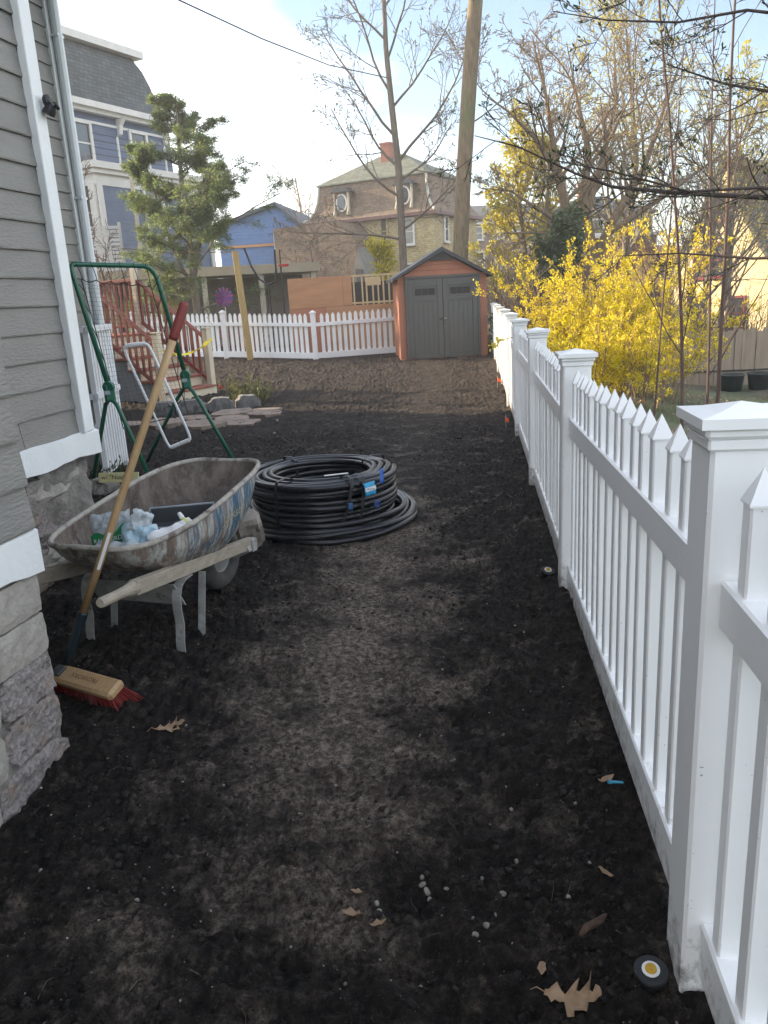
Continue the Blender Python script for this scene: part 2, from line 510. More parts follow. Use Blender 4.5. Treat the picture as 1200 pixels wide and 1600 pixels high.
# dark garden soil
def soil_material():
    m = bpy.data.materials.new('dark_garden_soil'); m.use_nodes = True
    nt = m.node_tree; n, l = nt.nodes, nt.links
    bs = n['Principled BSDF']; bs.inputs['Roughness'].default_value = 0.92; bs.inputs['Specular IOR Level'].default_value = 0.25
    g = n.new('ShaderNodeNewGeometry'); sp = n.new('ShaderNodeSeparateXYZ'); l.new(g.outputs['Position'], sp.inputs[0])
    def noise(scale, detail=8, rough=0.65, loc=0.0, stretch=None):
        mp = n.new('ShaderNodeMapping'); mp.inputs['Location'].default_value = (loc, loc, 0)
        if stretch: mp.inputs['Scale'].default_value = stretch
        l.new(g.outputs['Position'], mp.inputs[0])
        no = n.new('ShaderNodeTexNoise'); no.inputs['Scale'].default_value = scale; no.inputs['Detail'].default_value = detail; no.inputs['Roughness'].default_value = rough
        l.new(mp.outputs[0], no.inputs['Vector']); return no.outputs['Fac']
    def math2(op, a, b, c=None):
        q = n.new('ShaderNodeMath'); q.operation = op
        for i, s in enumerate((a, b, c)):
            if s is None: continue
            if isinstance(s, (int, float)): q.inputs[i].default_value = s
            else: l.new(s, q.inputs[i])
        return q.outputs[0]
    def ramp(f, stops):
        r = n.new('ShaderNodeValToRGB')
        while len(r.color_ramp.elements) < len(stops): r.color_ramp.elements.new(0.5)
        for e, (p, c) in zip(r.color_ramp.elements, stops): e.position = p; e.color = list(c) + [1]
        l.new(f, r.inputs[0]); return r.outputs[0]
    def mix(f, a, b):
        q = n.new('ShaderNodeMixRGB')
        if isinstance(f, float): q.inputs[0].default_value = f
        else: l.new(f, q.inputs[0])
        l.new(a, q.inputs[1]); l.new(b, q.inputs[2]); return q.outputs[0]
    moist = ramp(noise(24.0, 12, 0.8), [(0.38, (0.0065, 0.0053, 0.0046)), (0.52, (0.021, 0.0165, 0.0135)), (0.66, (0.075, 0.056, 0.043))])
    dry = ramp(noise(40.0, 12, 0.82, 3.0), [(0.38, (0.020, 0.0156, 0.0124)), (0.485, (0.135, 0.107, 0.084)), (0.59, (0.40, 0.328, 0.262))])
    # trodden dry strip: distance from x = -0.12 + 0.07 y, broken up by noise
    cx = math2('MULTIPLY_ADD', sp.outputs['Y'], 0.10, -0.48)
    dx = math2('ABSOLUTE', math2('SUBTRACT', sp.outputs['X'], cx), 0)
    nearv = ramp(math2('MULTIPLY', sp.outputs['Y'], 0.1), [(0.13, (0.35, 0.35, 0.35)), (0.26, (1, 1, 1)), (0.50, (0.9, 0.9, 0.9)), (0.64, (0.15, 0.15, 0.15))])
    strip = math2('MULTIPLY', math2('SUBTRACT', 0.92, math2('MULTIPLY', dx, 1.35)), nearv)
    brk = math2('MULTIPLY_ADD', noise(3.4, 10, 0.72, 7.0), 3.4, -1.75)
    fac = math2('ADD', strip, brk)
    fac_c = ramp(fac, [(0.12, (0, 0, 0)), (0.85, (0.9, 0.9, 0.9))])
    # a band of dusty subsoil crossing to the fence
    bd = math2('ABSOLUTE', math2('SUBTRACT', sp.outputs['Y'], 4.55), 0)
    band = math2('ADD', math2('SUBTRACT', 0.5, math2('MULTIPLY', bd, 0.8)), math2('MULTIPLY_ADD', noise(4.0, 7, 0.65, 11.0, (0.5, 1.6, 1)), 3.0, -1.65))
    xr = ramp(math2('MULTIPLY_ADD', sp.outputs['X'], 0.5, 0.5), [(0.35, (0, 0, 0)), (0.55, (0.75, 0.75, 0.75))])
    band_c = math2('MULTIPLY', ramp(band, [(0.35, (0, 0, 0)), (0.9, (0.8, 0.8, 0.8))]), xr)
    # raked soil browner towards the back: its sunlit tone put into the colour
    fd = math2('MULTIPLY_ADD', noise(1.3, 5, 0.6, 1.0, (0.6, 1.5, 1)), 5.0, math2('ADD', sp.outputs['Y'], -2.5))
    back_c = ramp(math2('MULTIPLY', fd, 0.05), [(0.44, (0, 0, 0)), (0.62, (0.85, 0.85, 0.85))])
    brown = ramp(noise(14.0, 9, 0.7, 5.0, (0.5, 1.4, 1)), [(0.36, (0.013, 0.0095, 0.007)), (0.52, (0.036, 0.026, 0.019)), (0.66, (0.082, 0.062, 0.046))])
    pat = ramp(noise(5.0, 9, 0.72, 17.0), [(0.56, (0, 0, 0)), (0.64, (0.45, 0.45, 0.45))])
    c = mix(pat, moist, dry); c = mix(fac_c, c, dry); c = mix(band_c, c, dry); c = mix(back_c, c, brown)
    # pale grit
    vo = n.new('ShaderNodeTexVoronoi'); vo.inputs['Scale'].default_value = 130
    l.new(g.outputs['Position'], vo.inputs['Vector'])
    gr = ramp(vo.outputs['Distance'], [(0.10, (1, 1, 1)), (0.16, (0, 0, 0))])
    gs = math2('MULTIPLY', gr, ramp(noise(30, 3, 0.5, 2.0), [(0.50, (0, 0, 0)), (0.57, (0.85, 0.85, 0.85))]))
    pale = n.new('ShaderNodeRGB'); pale.outputs[0].default_value = (0.22, 0.20, 0.17, 1)
    c = mix(gs, c, pale.outputs[0])
    l.new(c, bs.inputs['Base Color'])
    bp = n.new('ShaderNodeBump'); bp.inputs['Strength'].default_value = 1.0; bp.inputs['Distance'].default_value = 0.018
    l.new(math2('ADD', noise(90, 8, 0.78), math2('MULTIPLY', noise(260, 4, 0.7), 0.35)), bp.inputs['Height'])
    l.new(bp.outputs[0], bs.inputs['Normal'])
    return m
MT['soil'] = soil_material()
ys = np.concatenate([np.linspace(-4, 0.5, 12), np.geomspace(0.62, 27.0, 600)])
NC = 440
xs01 = np.linspace(0, 1, NC)
SX = np.zeros((len(ys), NC)); SY = np.zeros_like(SX)
for j, y in enumerate(ys):
    yy = max(y, 0.6)
    xl = -2.1 - 0.30 * yy; xr = fence_x(y) + 0.14
    SX[j] = xl + (xr - xl) * xs01; SY[j] = y
SZ = soil_z(SX, SY)
_i = (np.arange(len(ys) - 1)[:, None] * NC + np.arange(NC - 1)[None, :]).ravel()
_f = np.stack([_i, _i + 1, _i + NC + 1, _i + NC], 1)
structure(link('soil', np_mesh('soil', np.stack([SX.ravel(), SY.ravel(), SZ.ravel()], 1), _f, MT['soil'], True)))

# loose clods and crumbs: nobody could count them
rnd = random.Random(11)
nrs = np.random.RandomState(5)
def lump_cloud(name, n, place, size, material, label, seed, squash=0.7):
    rs = np.random.RandomState(seed)
    bm = bmesh.new(); bmesh.ops.create_icosphere(bm, subdivisions=1, radius=1.0)
    base = np.array([v.co[:] for v in bm.verts]); tri = np.array([[v.index for v in f.verts] for f in bm.faces]); bm.free()
    P = place(rs, n); n = len(P)
    S = size(rs, n, P)
    jit = 1 + 1.25 * (rs.rand(n, len(base), 1) - 0.5)
    V = base[None] * jit
    V = V * (S[:, None, None] * (0.7 + 0.6 * rs.rand(n, 1, 3)))
    V[:, :, 2] *= squash
    a = rs.rand(n) * 6.28
    ca, sa = np.cos(a)[:, None], np.sin(a)[:, None]
    X = V[:, :, 0] * ca - V[:, :, 1] * sa; Y = V[:, :, 0] * sa + V[:, :, 1] * ca
    V = np.stack([X, Y, V[:, :, 2]], 2) + P[:, None, :]
    F = tri[None] + (np.arange(n) * len(base))[:, None, None]
    o = link(name, np_mesh(name, V.reshape(-1, 3), F.reshape(-1, 3), material, False))
    tag(o, label, None, None, 'stuff')
    return o
def on_soil(rs, n, edge_bias=True):
    y = 0.9 + 8.5 * rs.rand(n * 3) ** 1.9
    x = -1.5 - 0.15 * y + rs.rand(n * 3) * (fence_x(y) + 1.5 + 0.15 * y - 0.02)
    w = np.ones_like(x)
    if edge_bias:
        tr = np.exp(-((x - (-0.48 + 0.10 * y)) / 0.45) ** 2) * np.clip((y - 1.6) / 0.6, 0, 1)
        w = 1 - 0.85 * tr
        w = w * np.clip(0.5 + 1.8 * fbm(x, y, 0.5, 2, 31.0), 0.05, 1)
    k = rs.rand(n * 3) < w
    x, y = x[k][:n], y[k][:n]
    return np.stack([x, y, soil_z(x, y) + 0.001], 1)
MT['clod'] = mat('damp_soil_clods', (0.007, 0.0058, 0.005), 0.95, 0.3, 45.0, col2=(0.034, 0.026, 0.020), thresh=(0.38, 0.66), bump=0.8, bscale=220)
lump_cloud('soil_clods', 26000, on_soil, lambda rs, n, P: 0.0016 + 0.010 * rs.rand(n) ** 9.0 + 0.0005 * P[:, 1], MT['clod'],
           'dark crumbs and clods of loose soil strewn over the yard', 3)
MT['grit'] = mat('pale_grit', (0.14, 0.12, 0.10), 0.9, 0.4, 40.0, col2=(0.40, 0.37, 0.33))
lump_cloud('grit', 1500, lambda rs, n: on_soil(rs, n, False), lambda rs, n, P: 0.0009 + 0.0035 * rs.rand(n) ** 4 + 0.0004 * P[:, 1], MT['grit'],
           'pale grit and tiny stones scattered over the dark soil', 8)
# bits of straw and root
def straw():
    m = MB(); rs = random.Random(4)
    for _ in range(90):
        y = 1.0 + 6 * rs.random() ** 1.8; x = rs.uniform(-1.2, fence_x(y) - 0.04)
        a = rs.uniform(0, 6.28); L = rs.uniform(0.006, 0.026)
        pts = []
        for t in (-1, 0, 1):
            px_ = x + math.cos(a) * L * t + rs.uniform(-.006, .006); py_ = y + math.sin(a) * L * t + rs.uniform(-.006, .006)
            pts.append((px_, py_, float(soil_z(np.array(px_), np.array(py_))) + 0.004 + 0.004 * (t == 0)))
        m.tube(pts, 0.0009, 3)
    o = m.build('straw_bits', mat('dry_straw', (0.10, 0.08, 0.055), 0.9, 0.4, 30.0))
    tag(o, 'thin dry straw and root bits lying on the soil', None, None, 'stuff')
straw()
def gz(x, y):
    return float(soil_z(np.array(float(x)), np.array(float(y))))

# ------------------------------------------------------------------ grey clapboard house on the left
HO = thing('clapboard_house', 'grey clapboard house with white trim on a rough stone foundation at left', 'house', (-1.18, 2.54, 0), -12.0)
def clapboards(x, y0, y1, z0, z1, pitch, parent, seed):
    rs = random.Random(seed)
    n = int((z1 - z0) / pitch)
    L = y1 - y0
    def bm_(splits):
        m = MB()
        # lapped board profile in x,z : thick lower edge, thin top tucked under the next
        prof = [(-0.02, -0.004), (0.020, -0.004), (0.021, 0.004), (0.004, pitch + 0.012), (-0.02, pitch + 0.012)]
        ys_ = [0] + splits + [L]
        for a, b in zip(ys_[:-1], ys_[1:]):
            off = rs.uniform(-0.0015, 0.0015)
            vs, fs = [], []
            seg = 6
            for k in range(seg + 1):
                yy = a + (b - a - 0.0025) * k / seg
                for u, w in prof:
                    vs.append((u + off + rs.uniform(-0.0012, 0.0012), yy, w + rs.uniform(-0.0008, 0.0008)))
            for k in range(seg):
                for i in range(5):
                    j = (i + 1) % 5
                    fs.append((k * 5 + i, k * 5 + j, (k + 1) * 5 + j, (k + 1) * 5 + i))
            fs.append((4, 3, 2, 1, 0)); fs.append(tuple(seg * 5 + i for i in range(5)))
            m.add(vs, fs)
        return m.mesh('clapboard', MT['grey_board'])
    meshes = [bm_(s) for s in ([L - 1.0 + 0.15], [], [L - 0.55], [L - 1.25, L - 0.7], [])]
    for i in range(n):
        link('clapboard', meshes[(i * 3 + seed) % 5], parent, (x, y0, z0 + i * pitch))
SILL0, SILL1 = 0.675, 0.825
PIT = 0.146
# cores keep the light out and carry the boards
core = MB()
core.box((-1.0, -1.1, 1.55), (1.96, 2.18, 1.8))
core.box((-4.57, -2.03, 2.75), (7.04, 8.06, 4.1))
core.box((-5.6, 3.05, 2.7), (6.2, 3.26, 4.0))
core.box((-9.3, 6.6, 2.35), (6.0, 5.6, 4.5))
core.build('wall', MT['grey_board'], HO)
clapboards(0.0, -2.2, 0.0, SILL1, 2.3, PIT, HO, 1)
clapboards(-1.03, 0.02, 1.96, SILL1, 4.8, PIT, HO, 2)
clapboards(-2.48, 1.9, 4.62, 0.5, 4.8, PIT, HO, 4)
rf = MB(); rf.prism([(-8.4, 4.8), (-0.9, 4.8), (-0.9, 4.9), (-4.5, 6.2), (-8.4, 4.9)], -6.4, 4.9, 'XZ'); rf.box((-0.9, -1.1, 2.5), (2.1, 2.5, 0.12))
rf.build('roof', mat('dark_roof', (0.05, 0.05, 0.055), 0.9), HO)
# corner board with a moulded edge, second corner board, downspout
cb = MB()
cb.box((-1.015, 1.995, 2.81), (0.05, 0.125, 3.98), b=0.004)
cb.box((-0.995, 1.935, 2.81), (0.05, 0.022, 3.98), b=0.004)
cb.box((-1.09, 2.062, 2.81), (0.14, 0.024, 3.98), b=0.004)
cb.build('corner_board', MT['trim_white'], HO)
cb = MB(); cb.box((-2.47, 4.67, 2.63), (0.05, 0.10, 4.3), b=0.004); cb.build('corner_board', MT['trim_white'], HO)
ds = MB()
ds.tube([(-2.40, 4.68, 0.35), (-2.40, 4.68, 4.9)], 0.042, 10)
for z in (1.2, 2.5, 3.8): ds.box((-2.415, 4.68, z), (0.09, 0.1, 0.02))
ds.build('downspout', mat('white_aluminium', (0.66, 0.69, 0.70), 0.35, 0.05, 4.0), HO, smooth=False)
# white sill boards, rough lower edge on the old one
def rough_board(x, y0, y1, z0, z1, thick, seed, name='sill_board'):
    rs = random.Random(seed); m = MB(); n = 26
    vs, fs = [], []
    for k in range(n + 1):
        y = y0 + (y1 - y0) * k / n
        lo = z0 + rs.uniform(-0.006, 0.009) + 0.006 * math.sin(k * 0.9); hi = z1 + rs.uniform(-0.003, 0.003)
        w = rs.uniform(-0.003, 0.003)
        vs += [(x, y, lo), (x + thick + w, y, lo + 0.004), (x + thick + w, y, hi - 0.012), (x + thick * 0.6, y, hi), (x, y, hi)]
    for k in range(n):
        for i in range(5):
            j = (i + 1) % 5
            fs.append((k * 5 + i, k * 5 + j, (k + 1) * 5 + j, (k + 1) * 5 + i))
    fs.append((4, 3, 2, 1, 0)); fs.append(tuple(n * 5 + i for i in range(5)))
    m.add(vs, fs)
    return m.build(name, MT['trim_white'], HO)
rough_board(-0.05, -2.2, 0.005, SILL0, SILL1, 0.068, 5)
rough_board(-1.055, 0.02, 2.085, SILL0, SILL1, 0.072, 9)
rough_board(-2.50, 1.9, 4.72, 0.36, 0.50, 0.06, 13)
# security light on the corner
sl = MB(); sl.lathe([(0.0, 0), (0.045, 0), (0.045, 0.03), (0.02, 0.045)], 14, axis='X')
sb = sl.build('security_light', MT['black_plastic'], HO, (-0.965, 2.03, 2.62)); sb.scale = (0.7, 0.7, 0.7)
sl = MB(); sl.tube([(0.03, 0, 0), (0.07, 0.02, 0.005)], 0.014, 8)
sl.lathe([(0.02, 0), (0.032, 0.01), (0.046, 0.05), (0.05, 0.085), (0.046, 0.087), (0.03, 0.06)], 14)
sl.build('lamp_head', MT['black_plastic'], sb, (0.05, 0.01, -0.02), (R(180), R(35), 0))
bx_ = MB(); bx_.box((0, 0, 0), (0.03, 0.07, 0.10), b=0.006); bx_.build('meter_box', MT['trim_white'], HO, (-0.99, 1.12, 1.53))

# foundation stones: each stone its own mesh, mortar set back behind
def stone_mesh(w, h, d, seed, chip=0.25, nu=7, nv=5, rough=0.012, dip=0.014):
    """irregular block, face towards +x, back at x=-d; w along y, h along z, centred"""
    rs = np.random.RandomState(seed)
    u = np.linspace(-1, 1, nu); v = np.linspace(-1, 1, nv)
    U, V = np.meshgrid(u, v)
    corner = 1 - chip * (np.abs(U) ** 4 * np.abs(V) ** 4)
    Yc = U * w / 2 * corner + rs.randn(nv, nu) * w * 0.006
    Zc = V * h / 2 * corner + rs.randn(nv, nu) * h * 0.010
    edge = np.maximum(np.abs(U), np.abs(V))
    Xc = -dip * (edge > 0.99) + (rs.randn(nv, nu) * rough * 0.6 + rough * 5 * fbm(U * w / 2, V * h / 2, 0.09, 3, seed * 1.3)) * (edge < 0.99)
    front = np.stack([Xc, Yc, Zc], 2).reshape(-1, 3)
    fs = []
    for j in range(nv - 1):
        for i in range(nu - 1):
            fs.append((j * nu + i, j * nu + i + 1, (j + 1) * nu + i + 1, (j + 1) * nu + i))
    ring = [i for i in range(nu)] + [j * nu + nu - 1 for j in range(1, nv)] + [(nv - 1) * nu + i for i in range(nu - 2, -1, -1)] + [j * nu for j in range(nv - 2, 0, -1)]
    base = len(front); back = front[ring].copy(); back[:, 0] = -d
    vs = np.vstack([front, back]); k = len(ring)
    for a in range(k):
        b = (a + 1) % k
        fs.append((ring[a], base + a, base + b, ring[b]))
    fs.append(tuple(base + a for a in range(k - 1, -1, -1)))
    m = MB(); m.add([tuple(p) for p in vs], fs)
    return m
def mortar_wall(x, y0, y1, z0, z1, thick, name, seed, relief=0.02, material=None, ny=90, nz=30):
    rs = seed
    U, V = np.meshgrid(np.linspace(y0, y1, ny), np.linspace(z0, z1, nz))
    X = x + relief * fbm(U, V, 0.22, 4, seed) + relief * 0.6 * fbm(U, V, 0.05, 2, seed + 3)
    vs = np.stack([X, U, V], 2).reshape(-1, 3)
    i = (np.arange(nz - 1)[:, None] * ny + np.arange(ny - 1)[None, :]).ravel()
    f = np.stack([i, i + 1, i + ny + 1, i + ny], 1)
    # close with a back sheet and rim
    vb = vs.copy(); vb[:, 0] = x - thick
    n = len(vs)
    ring = np.concatenate([np.arange(ny), np.arange(1, nz) * ny + ny - 1, (nz - 1) * ny + np.arange(ny - 2, -1, -1), np.arange(nz - 2, 0, -1) * ny])
    r2 = np.roll(ring, -1)
    rim = np.stack([ring, ring + n, r2 + n, r2], 1)
    return link(name, np_mesh(name, np.vstack([vs, vb]), np.vstack([f, f[:, ::-1] + n, rim]), material or MT['mortar'], False), HO)
FND = mortar_wall(-0.022, -2.2, -0.012, -0.25, SILL0 - 0.004, 0.3, 'foundation', 2.0, 0.02)
# coursed parged blocks with scored joints, some broken back to bare granite
course = [-0.12, 0.075, 0.235, 0.385, 0.53, 0.672]
rs = random.Random(21)
sd = 100
for c in range(len(course) - 1):
    z0, z1 = course[c], course[c + 1]
    y = -0.005
    k = 0
    while y > -2.0:
        w = rs.uniform(0.34, 0.58) if k else rs.uniform(0.26, 0.42)
        if c == 0: w *= 1.3
        kind = 'parge'
        r_ = rs.random()
        if (c == 0 and r_ < 0.7) or (c == 1 and r_ < 0.45) or (c == 3 and r_ < 0.25) or r_ < 0.12: kind = 'granite'
        if c == 4: kind = 'granite' if k == 1 else 'parge'
        rough = 0.0055 if kind == 'granite' else 0.002
        bump_out = rs.uniform(-0.003, 0.0) if kind == 'parge' else rs.uniform(-0.016, 0.004 + 0.014 * (c == 0))
        m = stone_mesh(w - 0.006, (z1 - z0) - 0.006, 0.12, sd, 0.05 if kind == 'parge' else 0.2, 24 if kind == 'granite' else 9, 12 if kind == 'granite' else 6, rough, 0.012 if kind == 'granite' else 0.004)
        m.build('stone', MT[kind], HO, (bump_out, y - w / 2, (z0 + z1) / 2), (rs.uniform(-.012, .012), 0, 0))
        y -= w; k += 1; sd += 1
# back section foundation: random rubble of brown, grey and dark stones
mortar_wall(-1.085, 0.0, 2.04, -0.2, SILL0 + 0.004, 0.25, 'foundation', 6.0, 0.05)
rub = [(0.10, 0.57, 0.36, 0.16, 'stone_tan'), (0.50, 0.60, 0.40, 0.13, 'stone_tan'), (0.92, 0.58, 0.40, 0.14, 'stone_tan'), (1.30, 0.60, 0.34, 0.12, 'stone_tan'),
       (1.78, 0.565, 0.54, 0.19, 'parge'), (0.20, 0.42, 0.46, 0.13, 'granite'), (0.66, 0.43, 0.40, 0.16, 'parge'), (1.02, 0.44, 0.26, 0.13, 'stone_tan'), (1.30, 0.42, 0.22, 0.22, 'stone_dark'),
       (1.72, 0.36, 0.52, 0.20, 'granite'), (0.15, 0.26, 0.34, 0.16, 'parge'), (0.52, 0.25, 0.34, 0.17, 'stone_dark'), (0.86, 0.27, 0.28, 0.17, 'stone_tan'), (1.13, 0.28, 0.20, 0.19, 'stone_tan'),
       (1.36, 0.24, 0.20, 0.14, 'stone_dark'), (1.66, 0.18, 0.34, 0.15, 'parge'), (1.94, 0.19, 0.22, 0.14, 'stone_tan'), (0.2, 0.09, 0.42, 0.15, 'granite'), (0.66, 0.08, 0.44, 0.15, 'parge'),
       (1.10, 0.09, 0.38, 0.15, 'granite'), (1.52, 0.07, 0.4, 0.13, 'stone_tan'), (1.88, 0.06, 0.3, 0.12, 'granite')]
for i, (y, z, w, h, k) in enumerate(rub):
    m = stone_mesh(w, h, 0.12, 300 + i, 0.35, 9, 6, 0.012)
    m.build('stone', MT[k], HO, (-1.055 + rs.uniform(-.02, .02), y * 0.975, z), (rs.uniform(-.12, .12), 0, 0))
mortar_wall(-2.53, 2.0, 4.66, -0.2, 0.37, 0.25, 'foundation', 9.0, 0.04, MT['concrete'])

# ------------------------------------------------------------------ long white vinyl fence on the right
FA = math.degrees(math.atan(FSL))
FE = thing('picket_fence', 'long white vinyl picket fence with pyramid caps running down the right side', 'fence', (fence_x(1.36) + 0.065, 1.36, 0), -FA)
def fz(y):
    return 0.07 * min(1.0, max(0.0, (3.7 - y) / 2.3))
posts_y = [-0.95, 1.36, 3.70, 5.90, 8.05, 10.2, 12.4, 14.6, 16.8, 18.9]
PW = 0.128
pm = MB(); pm.box((0, 0, 0.53), (PW, PW, 1.36), b=0.007); post_me = pm.mesh('post', MT['vinyl'])
pc = MB()
pc.box((0, 0, 1.205), (0.142, 0.142, 0.022), b=0.004)
pc.box((0, 0, 1.225), (0.156, 0.156, 0.022), b=0.007)
hb = 0.088
pc.add([(-hb, -hb, 1.234), (hb, -hb, 1.234), (hb, hb, 1.234), (-hb, hb, 1.234), (-hb, -hb, 1.252), (hb, -hb, 1.252), (hb, hb, 1.252), (-hb, hb, 1.252),
        (-.052, -.052, 1.257), (.052, -.052, 1.257), (.052, .052, 1.257), (-.052, .052, 1.257), (0, 0, 1.270)],
       [(0, 3, 2, 1), (0, 1, 5, 4), (1, 2, 6, 5), (2, 3, 7, 6), (3, 0, 4, 7), (4, 5, 9, 8), (5, 6, 10, 9), (6, 7, 11, 10), (7, 4, 8, 11), (8, 9, 12), (9, 10, 12), (10, 11, 12), (11, 8, 12)])
cap_me = pc.mesh('post_cap', MT['vinyl'])
PKW, PKT, PKH = 0.045, 0.045, 1.13
pk = MB()
a, b = PKW / 2, PKT / 2
zt = PKH - 0.062
ch = 0.004
def ring8(z, s=1.0):
    return [(-a * s + ch, -b * s, z), (a * s - ch, -b * s, z), (a * s, -b * s + ch, z), (a * s, b * s - ch, z), (a * s - ch, b * s, z), (-a * s + ch, b * s, z), (-a * s, b * s - ch, z), (-a * s, -b * s + ch, z)]
vs = ring8(0.10) + ring8(zt)
fs = [tuple((i, (i + 1) % 8, 8 + (i + 1) % 8, 8 + i)) for i in range(8)] + [tuple(range(7, -1, -1))]
q = 0.003
vs += [(-a - q, -b - q, zt), (a + q, -b - q, zt), (a + q, b + q, zt), (-a - q, b + q, zt), (-a - q, -b - q, zt + 0.004), (a + q, -b - q, zt + 0.004), (a + q, b + q, zt + 0.004), (-a - q, b + q, zt + 0.004), (0, 0, PKH)]
fs += [(16, 17, 21, 20), (17, 18, 22, 21), (18, 19, 23, 22), (19, 16, 20, 23), (20, 21, 24), (21, 22, 24), (22, 23, 24), (23, 20, 24), (16, 19, 18, 17)]
pk.add(vs, fs); picket_me = pk.mesh('picket', MT['vinyl'])
ca_ = math.cos(R(FA))
for i, y in enumerate(posts_y):
    ly = (y - 1.36) / ca_
    rr = random.Random(i)
    p = link('post', post_me, FE, (0, ly, fz(y) - 0.05), (R(rr.uniform(-.5, .5)), R(rr.uniform(-.4, .4)), 0))
    link('post_cap', cap_me, p)
    if i + 1 < len(posts_y):
        y2 = posts_y[i + 1]; l2 = (y2 - 1.36) / ca_
        z1, z2 = fz(y), fz(y2)
        g0, g1 = ly + PW / 2 - 0.004, l2 - PW / 2 + 0.004
        m = MB(); m.beam((0, g0, 0.867 + z1), (0, g1, 0.867 + z2), 0.062, 0.09, bev=0.005); m.build('rail', MT['vinyl'], FE)
        m = MB(); m.beam((0, g0, 0.118 + z1), (0, g1, 0.118 + z2), 0.062, 0.125, bev=0.005); m.build('rail', MT['vinyl'], FE)
        n = 16
        for k in range(n):
            t = (k + 0.5) / n
            link('picket', picket_me, FE, (rr.uniform(-.0015, .0015), g0 + (g1 - g0) * t + rr.uniform(-.002, .002), z1 + (z2 - z1) * t + rr.uniform(-.005, .003)), (R(rr.uniform(-.35, .35)), R(rr.uniform(-.25, .25)), R(rr.uniform(-2, 2))))

# ------------------------------------------------------------------ white picket fence across the back
BF = thing('picket_fence', 'white pointed picket fence across the back of the yard beside the shed', 'fence', (-1.53, 20.75, 0), 0)
bf_pts = [(-6.6, 22.4, 0.24), (-3.95, 21.45, 0.13), (-1.53, 20.75, 0.0), (0.95, 20.9, 0.04)]
pm = MB(); pm.box((0, 0, 0.56), (0.13, 0.13, 1.24), b=0.006); bpost = pm.mesh('post', MT['vinyl_back'])
pc = MB(); pc.box((0, 0, 1.195), (0.165, 0.165, 0.04), b=0.008); pc.add([(-.08, -.08, 1.214), (.08, -.08, 1.214), (.08, .08, 1.214), (-.08, .08, 1.214), (0, 0, 1.26)], [(0, 1, 4), (1, 2, 4), (2, 3, 4), (3, 0, 4)])
bcap = pc.mesh('post_cap', MT['vinyl_back'])
pk = MB(); pk.prism([(-0.044, 0.06), (0.044, 0.06), (0.044, 1.10), (0.03, 1.135), (0.012, 1.165), (0, 1.172), (-0.012, 1.165), (-0.03, 1.135), (-0.044, 1.10)], -0.011, 0.011, 'XZ')
bpick = pk.mesh('picket', MT['vinyl_back'])
for i, (x, y, z) in enumerate(bf_pts):
    p = link('post', bpost, BF, (x + 1.53, y - 20.75, z)); link('post_cap', bcap, p)
    if i + 1 < len(bf_pts):
        x2, y2, z2 = bf_pts[i + 1]
        A = Vector((x + 1.53, y - 20.75, z)); B = Vector((x2 + 1.53, y2 - 20.75, z2))
        an = math.atan2(B.y - A.y, B.x - A.x)
        nrm = Vector((math.sin(an), -math.cos(an), 0))
        for zz, hh in ((0.90, 0.09), (0.12, 0.15)):
            m = MB(); m.beam(A + Vector((0, 0, zz)) - nrm * -0.034, B + Vector((0, 0, zz)) - nrm * -0.034, 0.045, hh); m.build('rail', MT['vinyl_back'], BF)
        n = int((B - A).length / 0.140)
        for k in range(n):
            q = A.lerp(B, (k + 0.5) / n) if n else A
            t = (k + 0.5) / n
            if t * (B - A).length < 0.1 or (1 - t) * (B - A).length < 0.1: continue
            link('picket', bpick, BF, (q.x, q.y, q.z), (0, 0, an))
# ------------------------------------------------------------------ storage shed
MT['shed_orange'] = mat('terracotta_resin_siding', (0.29, 0.105, 0.055), 0.6, 0.08, 4.0, bump=0.15, bscale=40)
MT['shed_grey'] = mat('grey_resin', (0.064, 0.066, 0.064), 0.55, 0.06, 3.0, bump=0.25, bscale=50, stretch=(6, 6, 0.6))
MT['shed_dark'] = mat('dark_grey_resin_roof', (0.035, 0.038, 0.042), 0.6, 0.1, 3.0)
MT['pane_dark'] = mat('smoked_pane', (0.012, 0.014, 0.017), 0.35, 0.2, 3.0, spec=0.25)
SH = thing('garden_shed', 'terracotta garden shed with grey double doors and dark gable roof at the back', 'shed', (1.62, 18.66, 0), 3.0)
W2 = 1.02
fr = MB(); fr.box((0, 0.95, 0.94), (2 * W2 - 0.06, 1.86, 1.82)); fr.prism([(-W2 + 0.03, 1.84), (W2 - 0.03, 1.84), (0, 2.36)], 0.03, 1.88, 'XZ'); fr.build('wall', MT['shed_orange'], SH)
